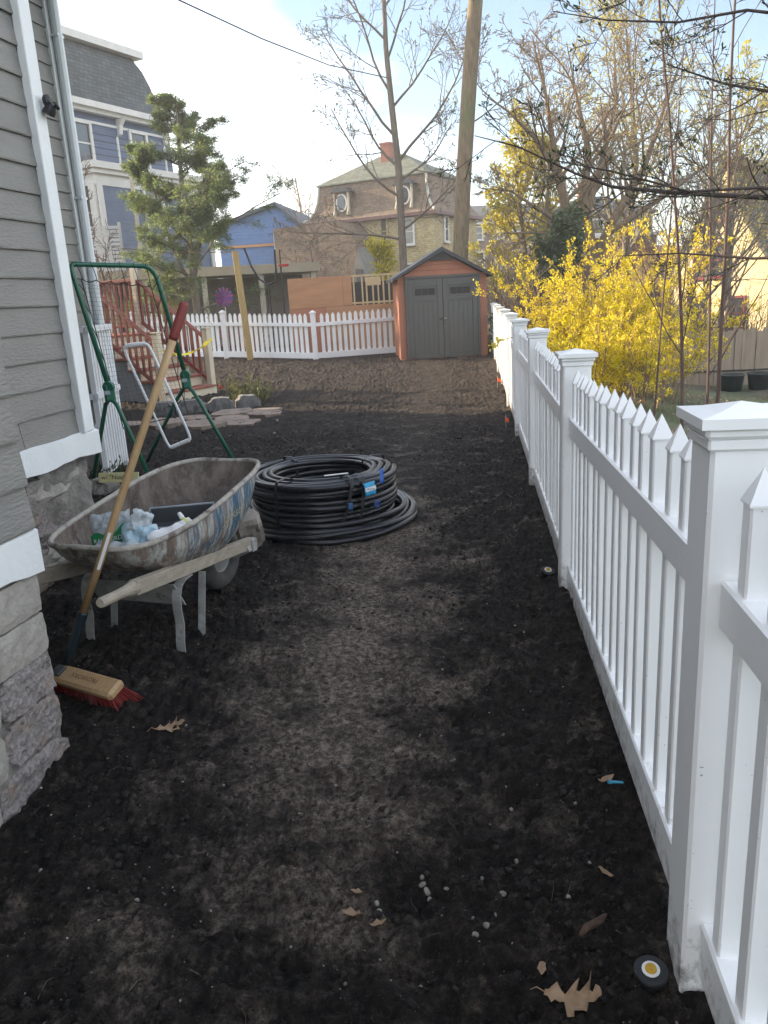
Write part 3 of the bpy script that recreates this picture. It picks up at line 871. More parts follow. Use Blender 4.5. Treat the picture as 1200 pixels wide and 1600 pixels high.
# lapped siding boards: jambs beside the doors and up the gable
pitch = 0.118
for i in range(16):
    z = 0.03 + i * pitch
    if z > 1.86: break
    for s in (-1, 1):
        w = 0.155
        m = MB(); m.prism([(-0.004, 0.0), (0.022, 0.0), (0.010, pitch - 0.006), (-0.004, pitch - 0.006)], 0, w, 'YZ')
        # profile in (y,z) with y pointing out to -y
        for k, v in enumerate(m.v): m.v[k] = (v[0], -v[1], v[2])
        m.build('siding_board', MT['shed_orange'], SH, (-W2 + 0.002 if s < 0 else W2 - w - 0.002, 0.018, z))
for i in range(4):
    z = 1.895 + i * pitch
    hw0 = (2.40 - z) / 0.545 * 0.98; hw1 = (2.40 - z - pitch) / 0.545 * 0.98
    hw0 = min(hw0, W2); hw1 = max(0.04, min(hw1, W2))
    if z > 2.3: break
    m = MB(); m.add([(-hw0, -0.022, z), (hw0, -0.022, z), (hw1, -0.010, z + pitch - .006), (-hw1, -0.010, z + pitch - .006), (-hw0, 0.03, z), (hw0, 0.03, z), (hw1, 0.03, z + pitch - .006), (-hw1, 0.03, z + pitch - .006)],
                   [(0, 1, 2, 3), (4, 7, 6, 5), (0, 4, 5, 1), (1, 5, 6, 2), (2, 6, 7, 3), (3, 7, 4, 0)])
    m.build('siding_board', MT['shed_orange'], SH)
m = MB()
for s in (-1, 1):
    m.box((s * 0.835, -0.03, 0.95), (0.055, 0.05, 1.84), b=0.006)
m.box((0, -0.03, 1.865), (1.725, 0.05, 0.06), b=0.006)
m.build('door_frame', MT['shed_grey'], SH)
for s in (-1, 1):
    x0, x1 = (s * 0.806, s * 0.004)
    xa, xb = min(x0, x1), max(x0, x1); cx = (xa + xb) / 2; w = xb - xa
    m = MB()
    m.box((cx, -0.008, 0.945), (w, 0.03, 1.77))
    for xx in (xa + 0.06, xb - 0.06): m.box((xx, -0.03, 0.945), (0.118, 0.022, 1.768), b=0.004)
    for zz, hh in ((0.09, 0.10), (1.36, 0.07), (1.74, 0.16)): m.box((cx, -0.029, zz + 0.01), (w - 0.24, 0.02, hh), b=0.003)
    d = m.build('door', MT['shed_grey'], SH)
    for k in range(5):
        mm = MB(); ww = (w - 0.24) / 5
        mm.box((xa + 0.12 + ww * (k + 0.5), -0.022, 0.745), (ww - 0.008, 0.014, 1.17), b=0.003); mm.build('panel', MT['shed_grey'], d)
    for k in range(3):
        mm = MB(); ww = (w - 0.34) / 3
        mm.box((xa + 0.17 + ww * (k + 0.5), -0.026, 1.545), (ww - 0.012, 0.01, 0.145)); mm.build('pane', MT['pane_dark'], d)
    mm = MB(); mm.box((s * 0.05, -0.048, 0.93), (0.06, 0.016, 0.035), b=0.003); mm.tube([(s * 0.03, -0.05, 0.93), (s * 0.03, -0.085, 0.93), (s * 0.07, -0.085, 0.932)], 0.012, 8)
    mm.build('handle', mat('door_handle_metal', (0.35, 0.35, 0.35), 0.3, 0.1, metal=0.9) if s > 0 else MT['black_plastic'], d)
m = MB()
for s in (-1, 1):
    m.add([(0, -0.16, 2.405), (s * 1.14, -0.16, 1.80), (s * 1.14, -0.16, 1.865), (0, -0.16, 2.50), (0, 2.0, 2.405), (s * 1.14, 2.0, 1.80), (s * 1.14, 2.0, 1.865), (0, 2.0, 2.50)],
          [(0, 1, 2, 3), (4, 7, 6, 5), (0, 4, 5, 1), (1, 5, 6, 2), (2, 6, 7, 3)])
roof = m.build('roof', MT['shed_dark'], SH)
m = MB(); m.prism([(-0.33, 2.215), (0.33, 2.215), (0, 2.40)], -0.07, -0.026, 'XZ'); m.build('gable_vent', MT['shed_dark'], SH)
m = MB(); m.box((0.1, 0.9, -0.01), (2.16, 2.16, 0.07)); m.build('base', mat('weathered_timber', (0.22, 0.18, 0.13), 0.85, 0.2, 10.0, stretch=(1, 8, 8)), SH)
m = MB()
pts = [(1.13 + 0.05 * math.sin(k * 1.3), 0.15 + 0.12 * math.cos(k * 2.1), 1.0 - 0.045 * k) for k in range(22)]
m.tube(pts, 0.016, 6); m.tube([(p[0] + 0.03, p[1] - 0.03, p[2] - 0.02) for p in pts], 0.016, 6)
hz = m.build('garden_hose', mat('green_hose', (0.02, 0.14, 0.085), 0.4, 0.15), None, (1.62, 18.66, 0))
tag(hz, 'green garden hose hanging between the shed and the white fence', 'hose')

# ------------------------------------------------------------------ timber post standing in front of the back fence
MT['new_timber'] = mat('yellow_pressure_treated_timber', (0.36, 0.25, 0.10), 0.75, 0.2, 8.0, bump=0.3, bscale=20, stretch=(6, 6, 0.5))
m = MB(); m.box((0, 0, 1.30), (0.165, 0.165, 2.8), b=0.008); m.box((0, 0, 2.704), (0.175, 0.175, 0.012))
o = m.build('timber_post', MT['new_timber'], None, (-3.22, 20.75, 0.08), (0, R(-2.6), R(10)))
tag(o, 'tall yellowish square timber post leaning before the back picket fence', 'post')

# ------------------------------------------------------------------ half-built plywood wall behind the fence
MT['ply'] = mat('orange_plywood', (0.42, 0.21, 0.105), 0.8, 0.14, 1.2, bump=0.2, bscale=8, stretch=(1, 1, 6))
MT['ply2'] = mat('red_plywood', (0.40, 0.165, 0.095), 0.8, 0.1, 1.2)
MT['stud'] = mat('raw_pine_stud', (0.52, 0.37, 0.20), 0.75, 0.12, 4.0)
PWALL = thing('framed_wall', 'half built timber wall with orange plywood sheets and bare studs behind the back fence', 'wall', (-2.35, 23.2, 0), 0)
for (x0, x1, z0, z1, mt) in [(0, 1.02, 0.0, 1.28, 'ply2'), (1.028, 2.95, 0.0, 1.30, 'ply'), (0, 1.55, 1.29, 2.12, 'ply'), (1.557, 1.80, 1.31, 2.12, 'ply')]:
    m = MB(); m.box(((x0 + x1) / 2, 0, (z0 + z1) / 2), (x1 - x0, 0.018, z1 - z0)); m.build('plywood_sheet', MT[mt], PWALL)
for x in (1.86, 2.1, 2.22, 2.40, 2.55, 2.70, 2.86, 3.0, 3.12, 3.26):
    m = MB(); m.box((x, 0.07, 1.05), (0.045, 0.09, 2.03)); m.build('stud', MT['stud'], PWALL)
for z in (2.10, 1.36):
    m = MB(); m.box((2.5, 0.07, z), (1.62, 0.1, 0.05)); m.build('plate', MT['stud'], PWALL)
m = MB(); m.box((2.42, 0.015, 1.93), (0.42, 0.02, 0.22)); m.build('header', MT['stud'], PWALL)
m = MB(); m.box((1.6, 1.2, 1.0), (3.2, 0.03, 1.9)); m.build('back_sheet', mat('dark_backing', (0.05, 0.045, 0.04), 0.9), PWALL)  # plain dark sheet standing behind the studs
for x in (3.02, 3.16, 3.32, 3.45, 3.6):
    m = MB(); m.box((x, -0.25, 1.03), (0.10, 0.02, 2.05)); m.build('plank', MT['stud'], PWALL)

# ------------------------------------------------------------------ red porch stairs
MT['red_paint'] = mat('brick_red_paint', (0.20, 0.045, 0.03), 0.5, 0.12, 6.0, bump=0.15)
MT['cream_paint'] = mat('cream_paint', (0.55, 0.49, 0.38), 0.6, 0.08, 5.0)
MT['tread'] = mat('red_brown_tread', (0.26, 0.085, 0.055), 0.6, 0.15, 6.0)
MT['step_side'] = mat('blue_grey_stringer', (0.20, 0.22, 0.25), 0.7, 0.15, 6.0)
# local frame: +x runs down the flight, +y across to the far railing
ST = thing('porch_stairs', 'wooden porch stairs with red railings, cream posts and red brown treads', 'stairs', (-3.48, 12.95, 0), -30.0)
WID, RISE, RUN, NS = 1.14, 0.185, 0.265, 6
for i in range(NS):
    x1 = 0.08 - i * RUN; z1 = (i + 1) * RISE
    m = MB(); m.box((x1 - RUN / 2 + 0.012, WID / 2, z1 - 0.018), (RUN + 0.04, WID + 0.06, 0.036), b=0.006); m.build('tread', MT['tread'], ST)
    m = MB(); m.box((x1 - 0.012, WID / 2, z1 - RISE / 2 - 0.018), (0.02, WID, RISE - 0.037)); m.build('riser', MT['cream_paint'], ST)
m = MB()
sp_ = [(0.06, 0.0)] + [(0.055 - (i // 2 + (i % 2 == 1)) * 0 - ((i + 1) // 2) * RUN, (i // 2 + 1) * RISE - 0.04) for i in range(0, 0)]
poly = [(0.055, 0.0)]
for i in range(NS):
    poly += [(0.055 - i * RUN, (i + 1) * RISE - 0.04), (0.055 - (i + 1) * RUN, (i + 1) * RISE - 0.04)]
poly += [(0.055 - NS * RUN, 0.0)]
m = MB(); m.prism(poly, 0.012, WID - 0.012, 'XZ'); m.build('stringer', MT['step_side'], ST)
xl = 0.08 - NS * RUN
m = MB(); m.box((xl - 0.75, WID / 2, NS * RISE - 0.02), (1.5, WID + 0.5, 0.04)); m.build('landing', MT['tread'], ST)
m = MB(); m.box((xl - 0.77, WID / 2, NS * RISE / 2 - 0.04), (1.4, WID + 0.3, NS * RISE - 0.06)); m.build('landing_skirt', MT['step_side'], ST)
for y, ext in ((-0.02, 0), (WID + 0.02, 0)):
    m = MB(); m.box((0.02, y, 0.55), (0.11, 0.11, 1.16), b=0.006); m.box((0.02, y, 1.14), (0.13, 0.13, 0.025), b=0.004); m.build('newel_post', MT['cream_paint'], ST)
    xt = xl + 0.05
    m = MB(); m.box((xt - 0.05, y, NS * RISE + 0.52), (0.10, 0.10, 1.2), b=0.006); m.build('newel_post', MT['cream_paint'], ST)
    sl_ = RISE / RUN
    za = 0.98; zb = za + (0.02 - xt) * sl_
    m = MB(); m.beam((-0.03, y, za), (xt, y, zb), 0.06, 0.045, bev=0.004); m.build('handrail', MT['red_paint'], ST)
    m = MB(); m.beam((-0.03, y, 0.26), (xt, y, 0.26 + (0.02 - xt) * sl_), 0.045, 0.06, bev=0.004); m.build('bottom_rail', MT['red_paint'], ST)
    nb = 11
    for k in range(nb):
        x = -0.09 + (xt + 0.09) * k / (nb - 1) + 0.03
        zz = 0.26 + (0.02 - x) * sl_
        m = MB(); m.box((x, y, zz + 0.35), (0.038, 0.035, 0.70)); m.build('baluster', MT['red_paint'], ST)
# landing railing
for (ax, ay, bx2, by2) in ((xl - 0.02, -0.02, xl - 1.3, -0.02), (xl - 0.02, WID + 0.02, xl - 1.3, WID + 0.02), (xl - 1.3, -0.02, xl - 1.3, WID + 0.02)):
    for z, hh in ((NS * RISE + 0.92, 0.05), (NS * RISE + 0.12, 0.05)):
        m = MB(); m.beam((ax, ay, z), (bx2, by2, z), 0.06, hh, bev=0.004); m.build('handrail', MT['red_paint'], ST)
    L_ = math.hypot(bx2 - ax, by2 - ay); n = int(L_ / 0.125)
    for k in range(1, n):
        t = k / n
        m = MB(); m.box((ax + (bx2 - ax) * t, ay + (by2 - ay) * t, NS * RISE + 0.51), (0.038, 0.035, 0.78)); m.build('baluster', MT['red_paint'], ST)
# yellow caution tape tied between the newel posts
m = MB()
A = Vector((0.05, 0.02, 0.86)); B = Vector((0.06, WID + 0.08, 0.98))
vs, fs = [], []
for k in range(15):
    t = k / 14; c = A.lerp(B, t); c.z -= 0.16 * (1 - (2 * t - 1) ** 2)
    w = 0.02 + 0.045 * max(0, t - 0.55); tw = 0.9 * math.sin(k * 0.8)
    vs += [(c.x + 0.012 + w * math.sin(tw), c.y, c.z + w * math.cos(tw)), (c.x + 0.012 - w * math.sin(tw), c.y, c.z - w * math.cos(tw)), ]
fs = [(2 * k, 2 * k + 1, 2 * k + 3, 2 * k + 2) for k in range(14)]
m.add(vs, fs)
o = m.build('caution_tape', mat('yellow_plastic_tape', (0.75, 0.60, 0.02), 0.4, 0.1, 20.0), None, (-3.48, 12.95, 0), (0, 0, R(-30)))
sm = o.modifiers.new('thickness', 'SOLIDIFY'); sm.thickness = 0.002
tag(o, 'strip of yellow tape tied between the stair posts', 'tape')

# ------------------------------------------------------------------ building helpers
def window(parent, loc, w, h, rz, frame, pane, sash=True, mull=0, proud=0.05, name='window', sill=True):
    """faces local -y before rotation; loc is its centre on the wall"""
    m = MB(); t = 0.10
    m.box((-w / 2 - t / 2, -proud / 2, 0), (t, proud + 0.04, h + 2 * t)); m.box((w / 2 + t / 2, -proud / 2, 0), (t, proud + 0.04, h + 2 * t))
    m.box((0, -proud / 2 - 0.002, h / 2 + t / 2), (w + 0.002, proud + 0.05, t)); m.box((0, -proud / 2 - 0.002, -h / 2 - t / 2), (w + 0.002, proud + 0.05, t))
    if sill: m.box((0, -proud - 0.03, -h / 2 - t), (w + 2.6 * t, 0.10, 0.06))
    wd = m.build(name, frame, parent, loc, (0, 0, rz))
    m = MB()
    if sash: m.box((0, -0.022, 0), (w, 0.03, 0.05))
    for k in range(mull):
        m.box((-w / 2 + w * (k + 1) / (mull + 1), -0.022, 0), (0.035, 0.026, h))
        m.box((0, -0.024, -h / 2 + h * (k + 1) / (mull + 1)), (w, 0.024, 0.03))
    if m.v: m.build('sash', frame, wd)
    m = MB(); m.box((0, 0.004, h / 4 if sash else 0), (w, 0.012, h / 2 if sash else h)); m.build('pane', pane, wd)
    if sash:
        m = MB(); m.box((0, 0.010, -h / 4), (w, 0.012, h / 2)); m.build('pane', pane, wd)
    return wd
def ring_roof(prof, x0, x1, y0, y1, mats, name, parent, top=True):
    m = MB(); vs, fs = [], []
    for ins, z in prof:
        vs += [(x0 + ins, y0 + ins, z), (x1 - ins, y0 + ins, z), (x1 - ins, y1 - ins, z), (x0 + ins, y1 - ins, z)]
    for k in range(len(prof) - 1):
        for i in range(4):
            j = (i + 1) % 4
            fs.append((k * 4 + i, k * 4 + j, (k + 1) * 4 + j, (k + 1) * 4 + i))
    fs.append((3, 2, 1, 0)); b = (len(prof) - 1) * 4
    if top: fs.append((b, b + 1, b + 2, b + 3))
    m.add(vs, fs)
    return m.build(name, mats, parent)
def ledge(parent, x0, x1, y0, y1, z, h, out, mat_, name='cornice'):
    m = MB(); m.box(((x0 + x1) / 2, (y0 + y1) / 2, z + h / 2), (x1 - x0 + 2 * out, y1 - y0 + 2 * out, h))
    return m.build(name, mat_, parent)
MT['win_sky'] = glass_mat('window_glass', (0.05, 0.06, 0.07), 0.04)
MT['win_blind'] = mat('window_blind', (0.32, 0.31, 0.28), 0.4, 0.15, 2.0)
MT['win_warm'] = glass_mat('window_glass_warm', (0.10, 0.09, 0.05), 0.08)

# ------------------------------------------------------------------ tall blue mansard house
MT['blue_siding'] = siding('slate_blue_siding', (0.085, 0.115, 0.175), 0.13)
MT['blue_trim'] = mat('off_white_trim', (0.62, 0.60, 0.56), 0.6, 0.08, 3.0)
MT['slate'] = shingle_mat('grey_green_slate', (0.085, 0.10, 0.105), 0.20, 0.13, 0.2)
BH = thing('mansard_house', 'tall slate blue house with grey shingled mansard roof and white trim at upper left', 'house', (-7.25, 32.4, 0), 62.0)
X0, X1, Y0, Y1 = -7.3, 0.0, 0.0, 8.0
m = MB(); m.box(((X0 + X1) / 2, (Y0 + Y1) / 2, 3.6), (X1 - X0, Y1 - Y0, 8.9)); m.build('wall', MT['blue_siding'], BH)
ring_roof([(-0.15, 8.22), (0.06, 8.5), (0.22, 8.9), (0.34, 9.4), (0.50, 9.9), (0.72, 10.32)], X0, X1, Y0, Y1, MT['slate'], 'mansard', BH)
ring_roof([(0.5, 10.55), (3.2, 11.15)], X0, X1, Y0, Y1, MT['shed_dark'], 'roof', BH)
ledge(BH, X0, X1, Y0, Y1, 10.32, 0.24, -0.42, MT['blue_trim'])
ledge(BH, X0, X1, Y0, Y1, 8.05, 0.19, 0.38, MT['blue_trim'])
ledge(BH, X0, X1, Y0, Y1, 7.93, 0.12, 0.22, MT['blue_trim'])
ledge(BH, X0, X1, Y0, Y1, 7.62, 0.08, 0.03, MT['blue_trim'], 'belt_board')
for x in (-7.0, -5.0, -2.6, -0.3):
    m = MB(); m.prism([(-0.36, 7.95), (0.0, 7.95), (0.0, 7.40), (-0.10, 7.45), (-0.16, 7.72)], -0.08, 0.08, 'YZ'); m.build('bracket', MT['blue_trim'], BH, (x, 0, 0))
m = MB(); m.box((-5.4, 2.6, 11.6), (0.7, 0.7, 2.6)); m.build('chimney', mat('old_brick', (0.25, 0.09, 0.06), 0.85, 0.2, 4.0), BH)
m = MB(); m.tube([(-4.6, 0.8, 10.5), (-4.6, 0.8, 11.3)], 0.06, 8); m.build('vent_pipe', MT['blue_trim'], BH)
# dormer
dm = MB(); dm.box((-6.0, 0.45, 9.15), (1.3, 0.9, 1.6)); d_ = dm.build('dormer', MT['blue_trim'], BH)
m = MB(); m.box((0, 0, 0), (0.8, 0.02, 1.2)); m.build('pane', MT['win_sky'], d_, (-6.0, -0.012, 9.15))
for s in (-1, 1):
    m = MB(); m.prism([(-0.16, 9.95), (0.0, 9.95), (0.0, 8.4), (-0.3, 8.4), (-0.08, 8.8)], -0.07, 0.07, 'YZ'); m.build('bracket', MT['blue_trim'], d_, (-6.0 + s * 0.58, 0.0, 0))
m = MB(); m.prism([(-0.95, 9.95), (0.95, 9.95), (0.7, 10.2), (0, 10.34), (-0.7, 10.2)], -0.3, 0.5, 'XZ'); m.build('dormer_hood', MT['blue_trim'], d_, (-6.0, 0, 0))
window(BH, (-4.36, -0.012, 6.96), 0.72, 1.2, 0, MT['blue_trim'], MT['win_sky'])
window(BH, (-1.72, -0.012, 7.0), 0.72, 1.15, 0, MT['blue_trim'], MT['win_sky'])
# projecting two-storey bay with a balcony on top
bx0, bx1, by0 = -5.47, 0.0, -1.5
m = MB(); m.box(((bx0 + bx1) / 2, by0 / 2 - 0.0, 2.0), (bx1 - bx0, -by0 + 0.02, 7.2)); m.build('bay_wall', MT['blue_siding'], BH)
m = MB(); m.box(((bx0 + bx1) / 2, by0 / 2, 5.99), (bx1 - bx0 + 0.5, -by0 + 0.5, 0.2)); m.box(((bx0 + bx1) / 2, by0 / 2, 5.82), (bx1 - bx0 + 0.3, -by0 + 0.3, 0.14)); m.build('bay_cornice', MT['blue_trim'], BH)
m = MB(); m.box(((bx0 + bx1) / 2, by0 / 2, 5.58), (bx1 - bx0 + 0.06, -by0 + 0.06, 0.34)); m.build('bay_frieze', MT['blue_trim'], BH)
for (x, y) in ((bx0 + 0.1, by0 - 0.02), (bx0 - 0.03, by0 + 0.16), (bx1 - 0.1, by0 - 0.02)):
    m = MB(); m.box((x, y, 2.9), (0.2, 0.1, 5.1)) if y < by0 else m.box((x, y, 2.9), (0.1, 0.26, 5.1)); m.build('corner_board', MT['blue_trim'], BH)
window(BH, (-2.98, by0 - 0.012, 4.66), 0.78, 1.5, 0, MT['blue_trim'], MT['win_sky'])
window(BH, (bx0 - 0.012, -0.85, 4.6), 0.72, 1.6, R(-90), MT['blue_trim'], MT['win_sky'])
window(BH, (-4.5, by0 - 0.012, 1.7), 0.78, 1.5, 0, MT['blue_trim'], MT['win_sky'])
for x in np.linspace(bx0, bx1, 6):
    m = MB(); m.box((x, by0 - 0.1, 6.5), (0.05, 0.05, 0.85)); m.build('balcony_post', MT['blue_trim'], BH)
for z in (6.3, 6.5, 6.7, 6.9):
    m = MB(); m.tube([(bx0, by0 - 0.1, z), (bx1, by0 - 0.1, z)], 0.012, 5); m.build('balcony_cable', MT['shed_dark'], BH)
# porch deck in front of it, slatted side panel, flat porch roof edge and dim room below
PO = thing('porch', 'pale flat roofed porch of slatted boards in front of the tall blue house', 'porch', (-7.9, 25.4, 0), 14.0)
m = MB(); m.box((2.6, 1.0, 2.55), (7.6, 2.6, 0.28)); m.build('roof_edge', mat('tan_fascia', (0.42, 0.35, 0.25), 0.7, 0.1, 2.0), PO)
for x in (-1.1, 0.9, 2.7, 4.5, 6.2):
    m = MB(); m.box((x, -0.1, 1.2), (0.16, 0.16, 2.44)); m.build('post', MT['cream_paint'], PO)
m = MB(); m.box((2.6, 2.1, 1.2), (7.2, 0.1, 2.4)); m.build('back_wall', mat('brown_shingle_wall', (0.26, 0.225, 0.19), 0.8, 0.2, 2.0), PO)
m = MB(); m.box((1.5, 2.03, 1.35), (0.8, 0.06, 0.9)); m.build('window', mat('lit_curtain', (0.55, 0.42, 0.18), 0.7), PO)
for k in range(11):
    m = MB(); m.box((-0.55, -0.25, 2.75 + k * 0.12), (1.9, 0.03, 0.085)); m.build('slat', MT['blue_trim'], PO)
for x in (-1.4, 0.38):
    m = MB(); m.box((x, -0.18, 3.35), (0.09, 0.09, 1.5)); m.build('post', MT['blue_trim'], PO)
m = MB(); m.box((0.92, -0.18, 4.05), (0.12, 0.12, 2.8)); m.build('post', MT['cream_paint'], PO)

# ------------------------------------------------------------------ bright blue gabled house
MT['bright_blue'] = siding('cobalt_blue_siding', (0.075, 0.16, 0.33), 0.16)
GH = thing('gabled_house', 'bright blue gabled house with an orange belt board behind the evergreen', 'house', (-3.6, 45, 0), -8.0)
m = MB(); m.prism([(-4.6, -1), (0, -1), (0, 5.35), (-1.25, 6.5), (-4.6, 5.6)], 0, 7, 'XZ'); m.build('wall', MT['bright_blue'], GH)
m = MB()
for a_, b_ in (((0.18, 5.26), (-1.25, 6.62)), ((-1.25, 6.62), (-4.8, 5.62))):
    m.beam((a_[0], 3.4, a_[1]), (b_[0], 3.4, b_[1]), 7.3, 0.13, up=(0, 0, 1))
m.build('roof', mat('blue_grey_shingles', (0.09, 0.11, 0.13), 0.85), GH)
m = MB(); m.box((-2.3, -0.03, 4.55), (4.6, 0.05, 0.13)); m.build('belt_board', mat('orange_trim', (0.50, 0.25, 0.10), 0.6), GH)
window(GH, (-1.05, -0.01, 4.62), 0.75, 0.85, 0, MT['blue_trim'], MT['win_blind'], mull=2, sash=False)
for x in (-3.0, -1.95):
    window(GH, (x, -0.01, 2.55), 0.42, 0.75, 0, MT['blue_trim'], MT['win_sky'], mull=1, sash=False)
window(GH, (-0.75, -0.01, 2.6), 0.42, 0.75, 0, MT['blue_trim'], MT['win_sky'], mull=1, sash=False)
m = MB(); m.box((-2.0, -0.9, 3.3), (4.4, 1.9, 0.32)); m.build('porch_roof', mat('tan_porch_roof', (0.36, 0.32, 0.26), 0.8), GH)
m = MB(); m.box((-0.32, -0.06, 2.0), (0.12, 0.06, 5.8)); m.build('corner_board', MT['blue_trim'], GH, (0.27, 0, 0))

# ------------------------------------------------------------------ brown mansard house with yellow walls
MT['yellow_wall'] = shingle_mat('faded_yellow_shingle_wall', (0.50, 0.40, 0.21), 0.14, 0.09, 0.12)
MT['brown_shingle'] = shingle_mat('brown_roof_shingles', (0.205, 0.145, 0.095), 0.15, 0.10, 0.18)
MT['green_roof'] = shingle_mat('green_grey_roofing', (0.13, 0.14, 0.10), 0.3, 0.12, 0.2)
WH = thing('mansard_house', 'brown mansard roofed house with yellow walls and brick chimney behind the shed', 'house', (3.27, 42, 0), -29.0)
X0, X1, Y0, Y1 = -7.3, 0, 0, 6.0
m = MB(); m.box(((X0 + X1) / 2, (Y0 + Y1) / 2, 2.2), (X1 - X0, Y1 - Y0, 6.4)); m.build('wall', MT['yellow_wall'], WH)
ring_roof([(-0.35, 5.50), (-0.02, 5.72), (0.22, 6.1), (0.36, 6.6), (0.42, 7.1), (0.46, 7.36)], X0, X1, Y0, Y1, MT['brown_shingle'], 'mansard', WH)
ring_roof([(0.32, 7.36), (0.34, 7.42), (2.9, 8.85)], X0, X1, Y0, Y1, MT['green_roof'], 'roof', WH)
ledge(WH, X0, X1, Y0, Y1, 5.34, 0.16, 0.36, mat('dark_red_gutter', (0.12, 0.055, 0.05), 0.6))
for (cx_, cy_, rz_) in ((0, 0, 0), (X0, 0, 0)):
    m = MB()
    pts = [(-0.30, 5.56), (0.0, 5.74), (0.23, 6.1), (0.37, 6.6), (0.43, 7.1), (0.46, 7.4)]
    sx = -1 if cx_ == 0 else 1
    m.tube([(cx_ + sx * i_ , cy_ + i_ - 0.02, z_) for i_, z_ in pts], 0.07, 6); m.build('hip_trim', mat('verdigris_trim', (0.45, 0.44, 0.38), 0.6), WH)
for x in (-5.2, -1.5):
    dm = MB(); dm.box((x, 0.45, 6.35), (0.85, 0.9, 1.15)); d_ = dm.build('dormer', MT['brown_shingle'], WH)
    m = MB(); m.lathe([(0.0, 0), (0.28, 0), (0.28, 0.03), (0, 0.03)], 18, axis='Y')
    for k, v in enumerate(m.v): m.v[k] = (v[0], v[1], v[2] * 1.4)
    m.build('pane', MT['win_sky'], d_, (x, -0.035, 6.38))
    m = MB(); m.tube([(0.30 * math.cos(t), 0, 0.42 * math.sin(t)) for t in np.linspace(0, 2 * math.pi, 20)[:-1]], 0.05, 5, closed=True); m.build('oval_frame', MT['blue_trim'], d_, (x, -0.035, 6.38))
    m = MB(); m.prism([(-0.62, 6.9), (0.62, 6.9), (0.3, 7.12), (0, 7.18), (-0.3, 7.12)], -0.2, 0.5, 'XZ'); m.build('dormer_hood', MT['shed_dark'], d_, (x, 0, 0))
    for s in (-1, 1):
        m = MB(); m.prism([(-0.1, 6.9), (0.05, 6.9), (0.05, 5.75), (-0.28, 5.75), (-0.12, 6.1)], -0.035, 0.035, 'YZ'); m.build('bracket', MT['cream_paint'], d_, (x + s * 0.42, 0, 0))
m = MB(); m.box((-3.6, 2.4, 8.6), (0.55, 0.5, 1.4)); m.box((-3.6, 2.4, 9.34), (0.64, 0.58, 0.1)); m.build('chimney', mat('orange_red_brick', (0.27, 0.10, 0.06), 0.85, 0.2, 6.0), WH)
window(WH, (-1.36, -0.01, 4.62), 0.55, 1.15, 0, MT['blue_trim'], MT['win_blind'])
window(WH, (-2.75, -0.01, 4.75), 0.3, 1.3, 0, MT['yellow_wall'], MT['win_warm'])
window(WH, (-1.5, -0.01, 2.4), 0.6, 1.2, 0, MT['blue_trim'], MT['win_warm'])
window(WH, (0.01, 1.6, 4.7), 0.42, 1.15, R(90), MT['blue_trim'], MT['win_sky'])
m = MB(); m.box((-0.08, -0.035, 2.2), (0.3, 0.06, 6.3)); m.build('corner_board', MT['yellow_wall'], WH)
# lower brown shingled wing in front at left, with a grey gable
m = MB(); m.prism([(-8.2, -1.0), (-2.9, -1.0), (-3.3, 4.35), (-4.2, 5.25), (-8.2, 5.25)], -2.2, 0.1, 'XZ'); m.build('wing', MT['brown_shingle'], WH)
m = MB(); m.prism([(-3.0, 1.0), (-0.95 - 1.0, 1.0), (-2.15, 2.6), (-2.5, 3.85), (-2.9, 2.6)], -3.3, -2.0, 'XZ'); wg = m.build('porch_gable', mat('grey_porch', (0.17, 0.165, 0.15), 0.8, 0.15, 3.0), WH)
m = MB(); m.box((-2.5, -3.32, 2.2), (0.4, 0.04, 1.3)); m.build('window', MT['shed_dark'], wg)

# ------------------------------------------------------------------ far brown house beyond the shed
MT['tan_brick'] = shingle_mat('tan_brick_wall', (0.27, 0.20, 0.15), 0.25, 0.09, 0.15)
DH = thing('flat_house', 'far tan brick house with grey hip roof between the tall trunk and the yellow tree', 'house', (6.6, 60, 0), 4.0)
m = MB(); m.box((4.0, 4, 2.4), (10, 8, 7.6)); m.build('wall', MT['tan_brick'], DH)
ring_roof([(-0.3, 6.2), (-0.3, 6.35), (2.2, 7.6)], -1.0, 9.0, 0, 8, mat('grey_shingles', (0.13, 0.125, 0.115), 0.9, 0.2, 1.0), 'roof', DH)
ledge(DH, -1, 9, 0, 8, 6.1, 0.12, 0.3, MT['blue_trim'])
for z in (5.5, 3.6, 1.6):
    for k, x in enumerate((0.1, 1.35, 2.9, 4.2, 5.6, 7.2)):
        window(DH, (x, -0.01, z), 0.55 if z > 4 else 0.7, 0.8 if z > 4 else 1.1, 0, MT['blue_trim'], MT['win_blind'] if (k + int(z)) % 2 else MT['win_sky'])
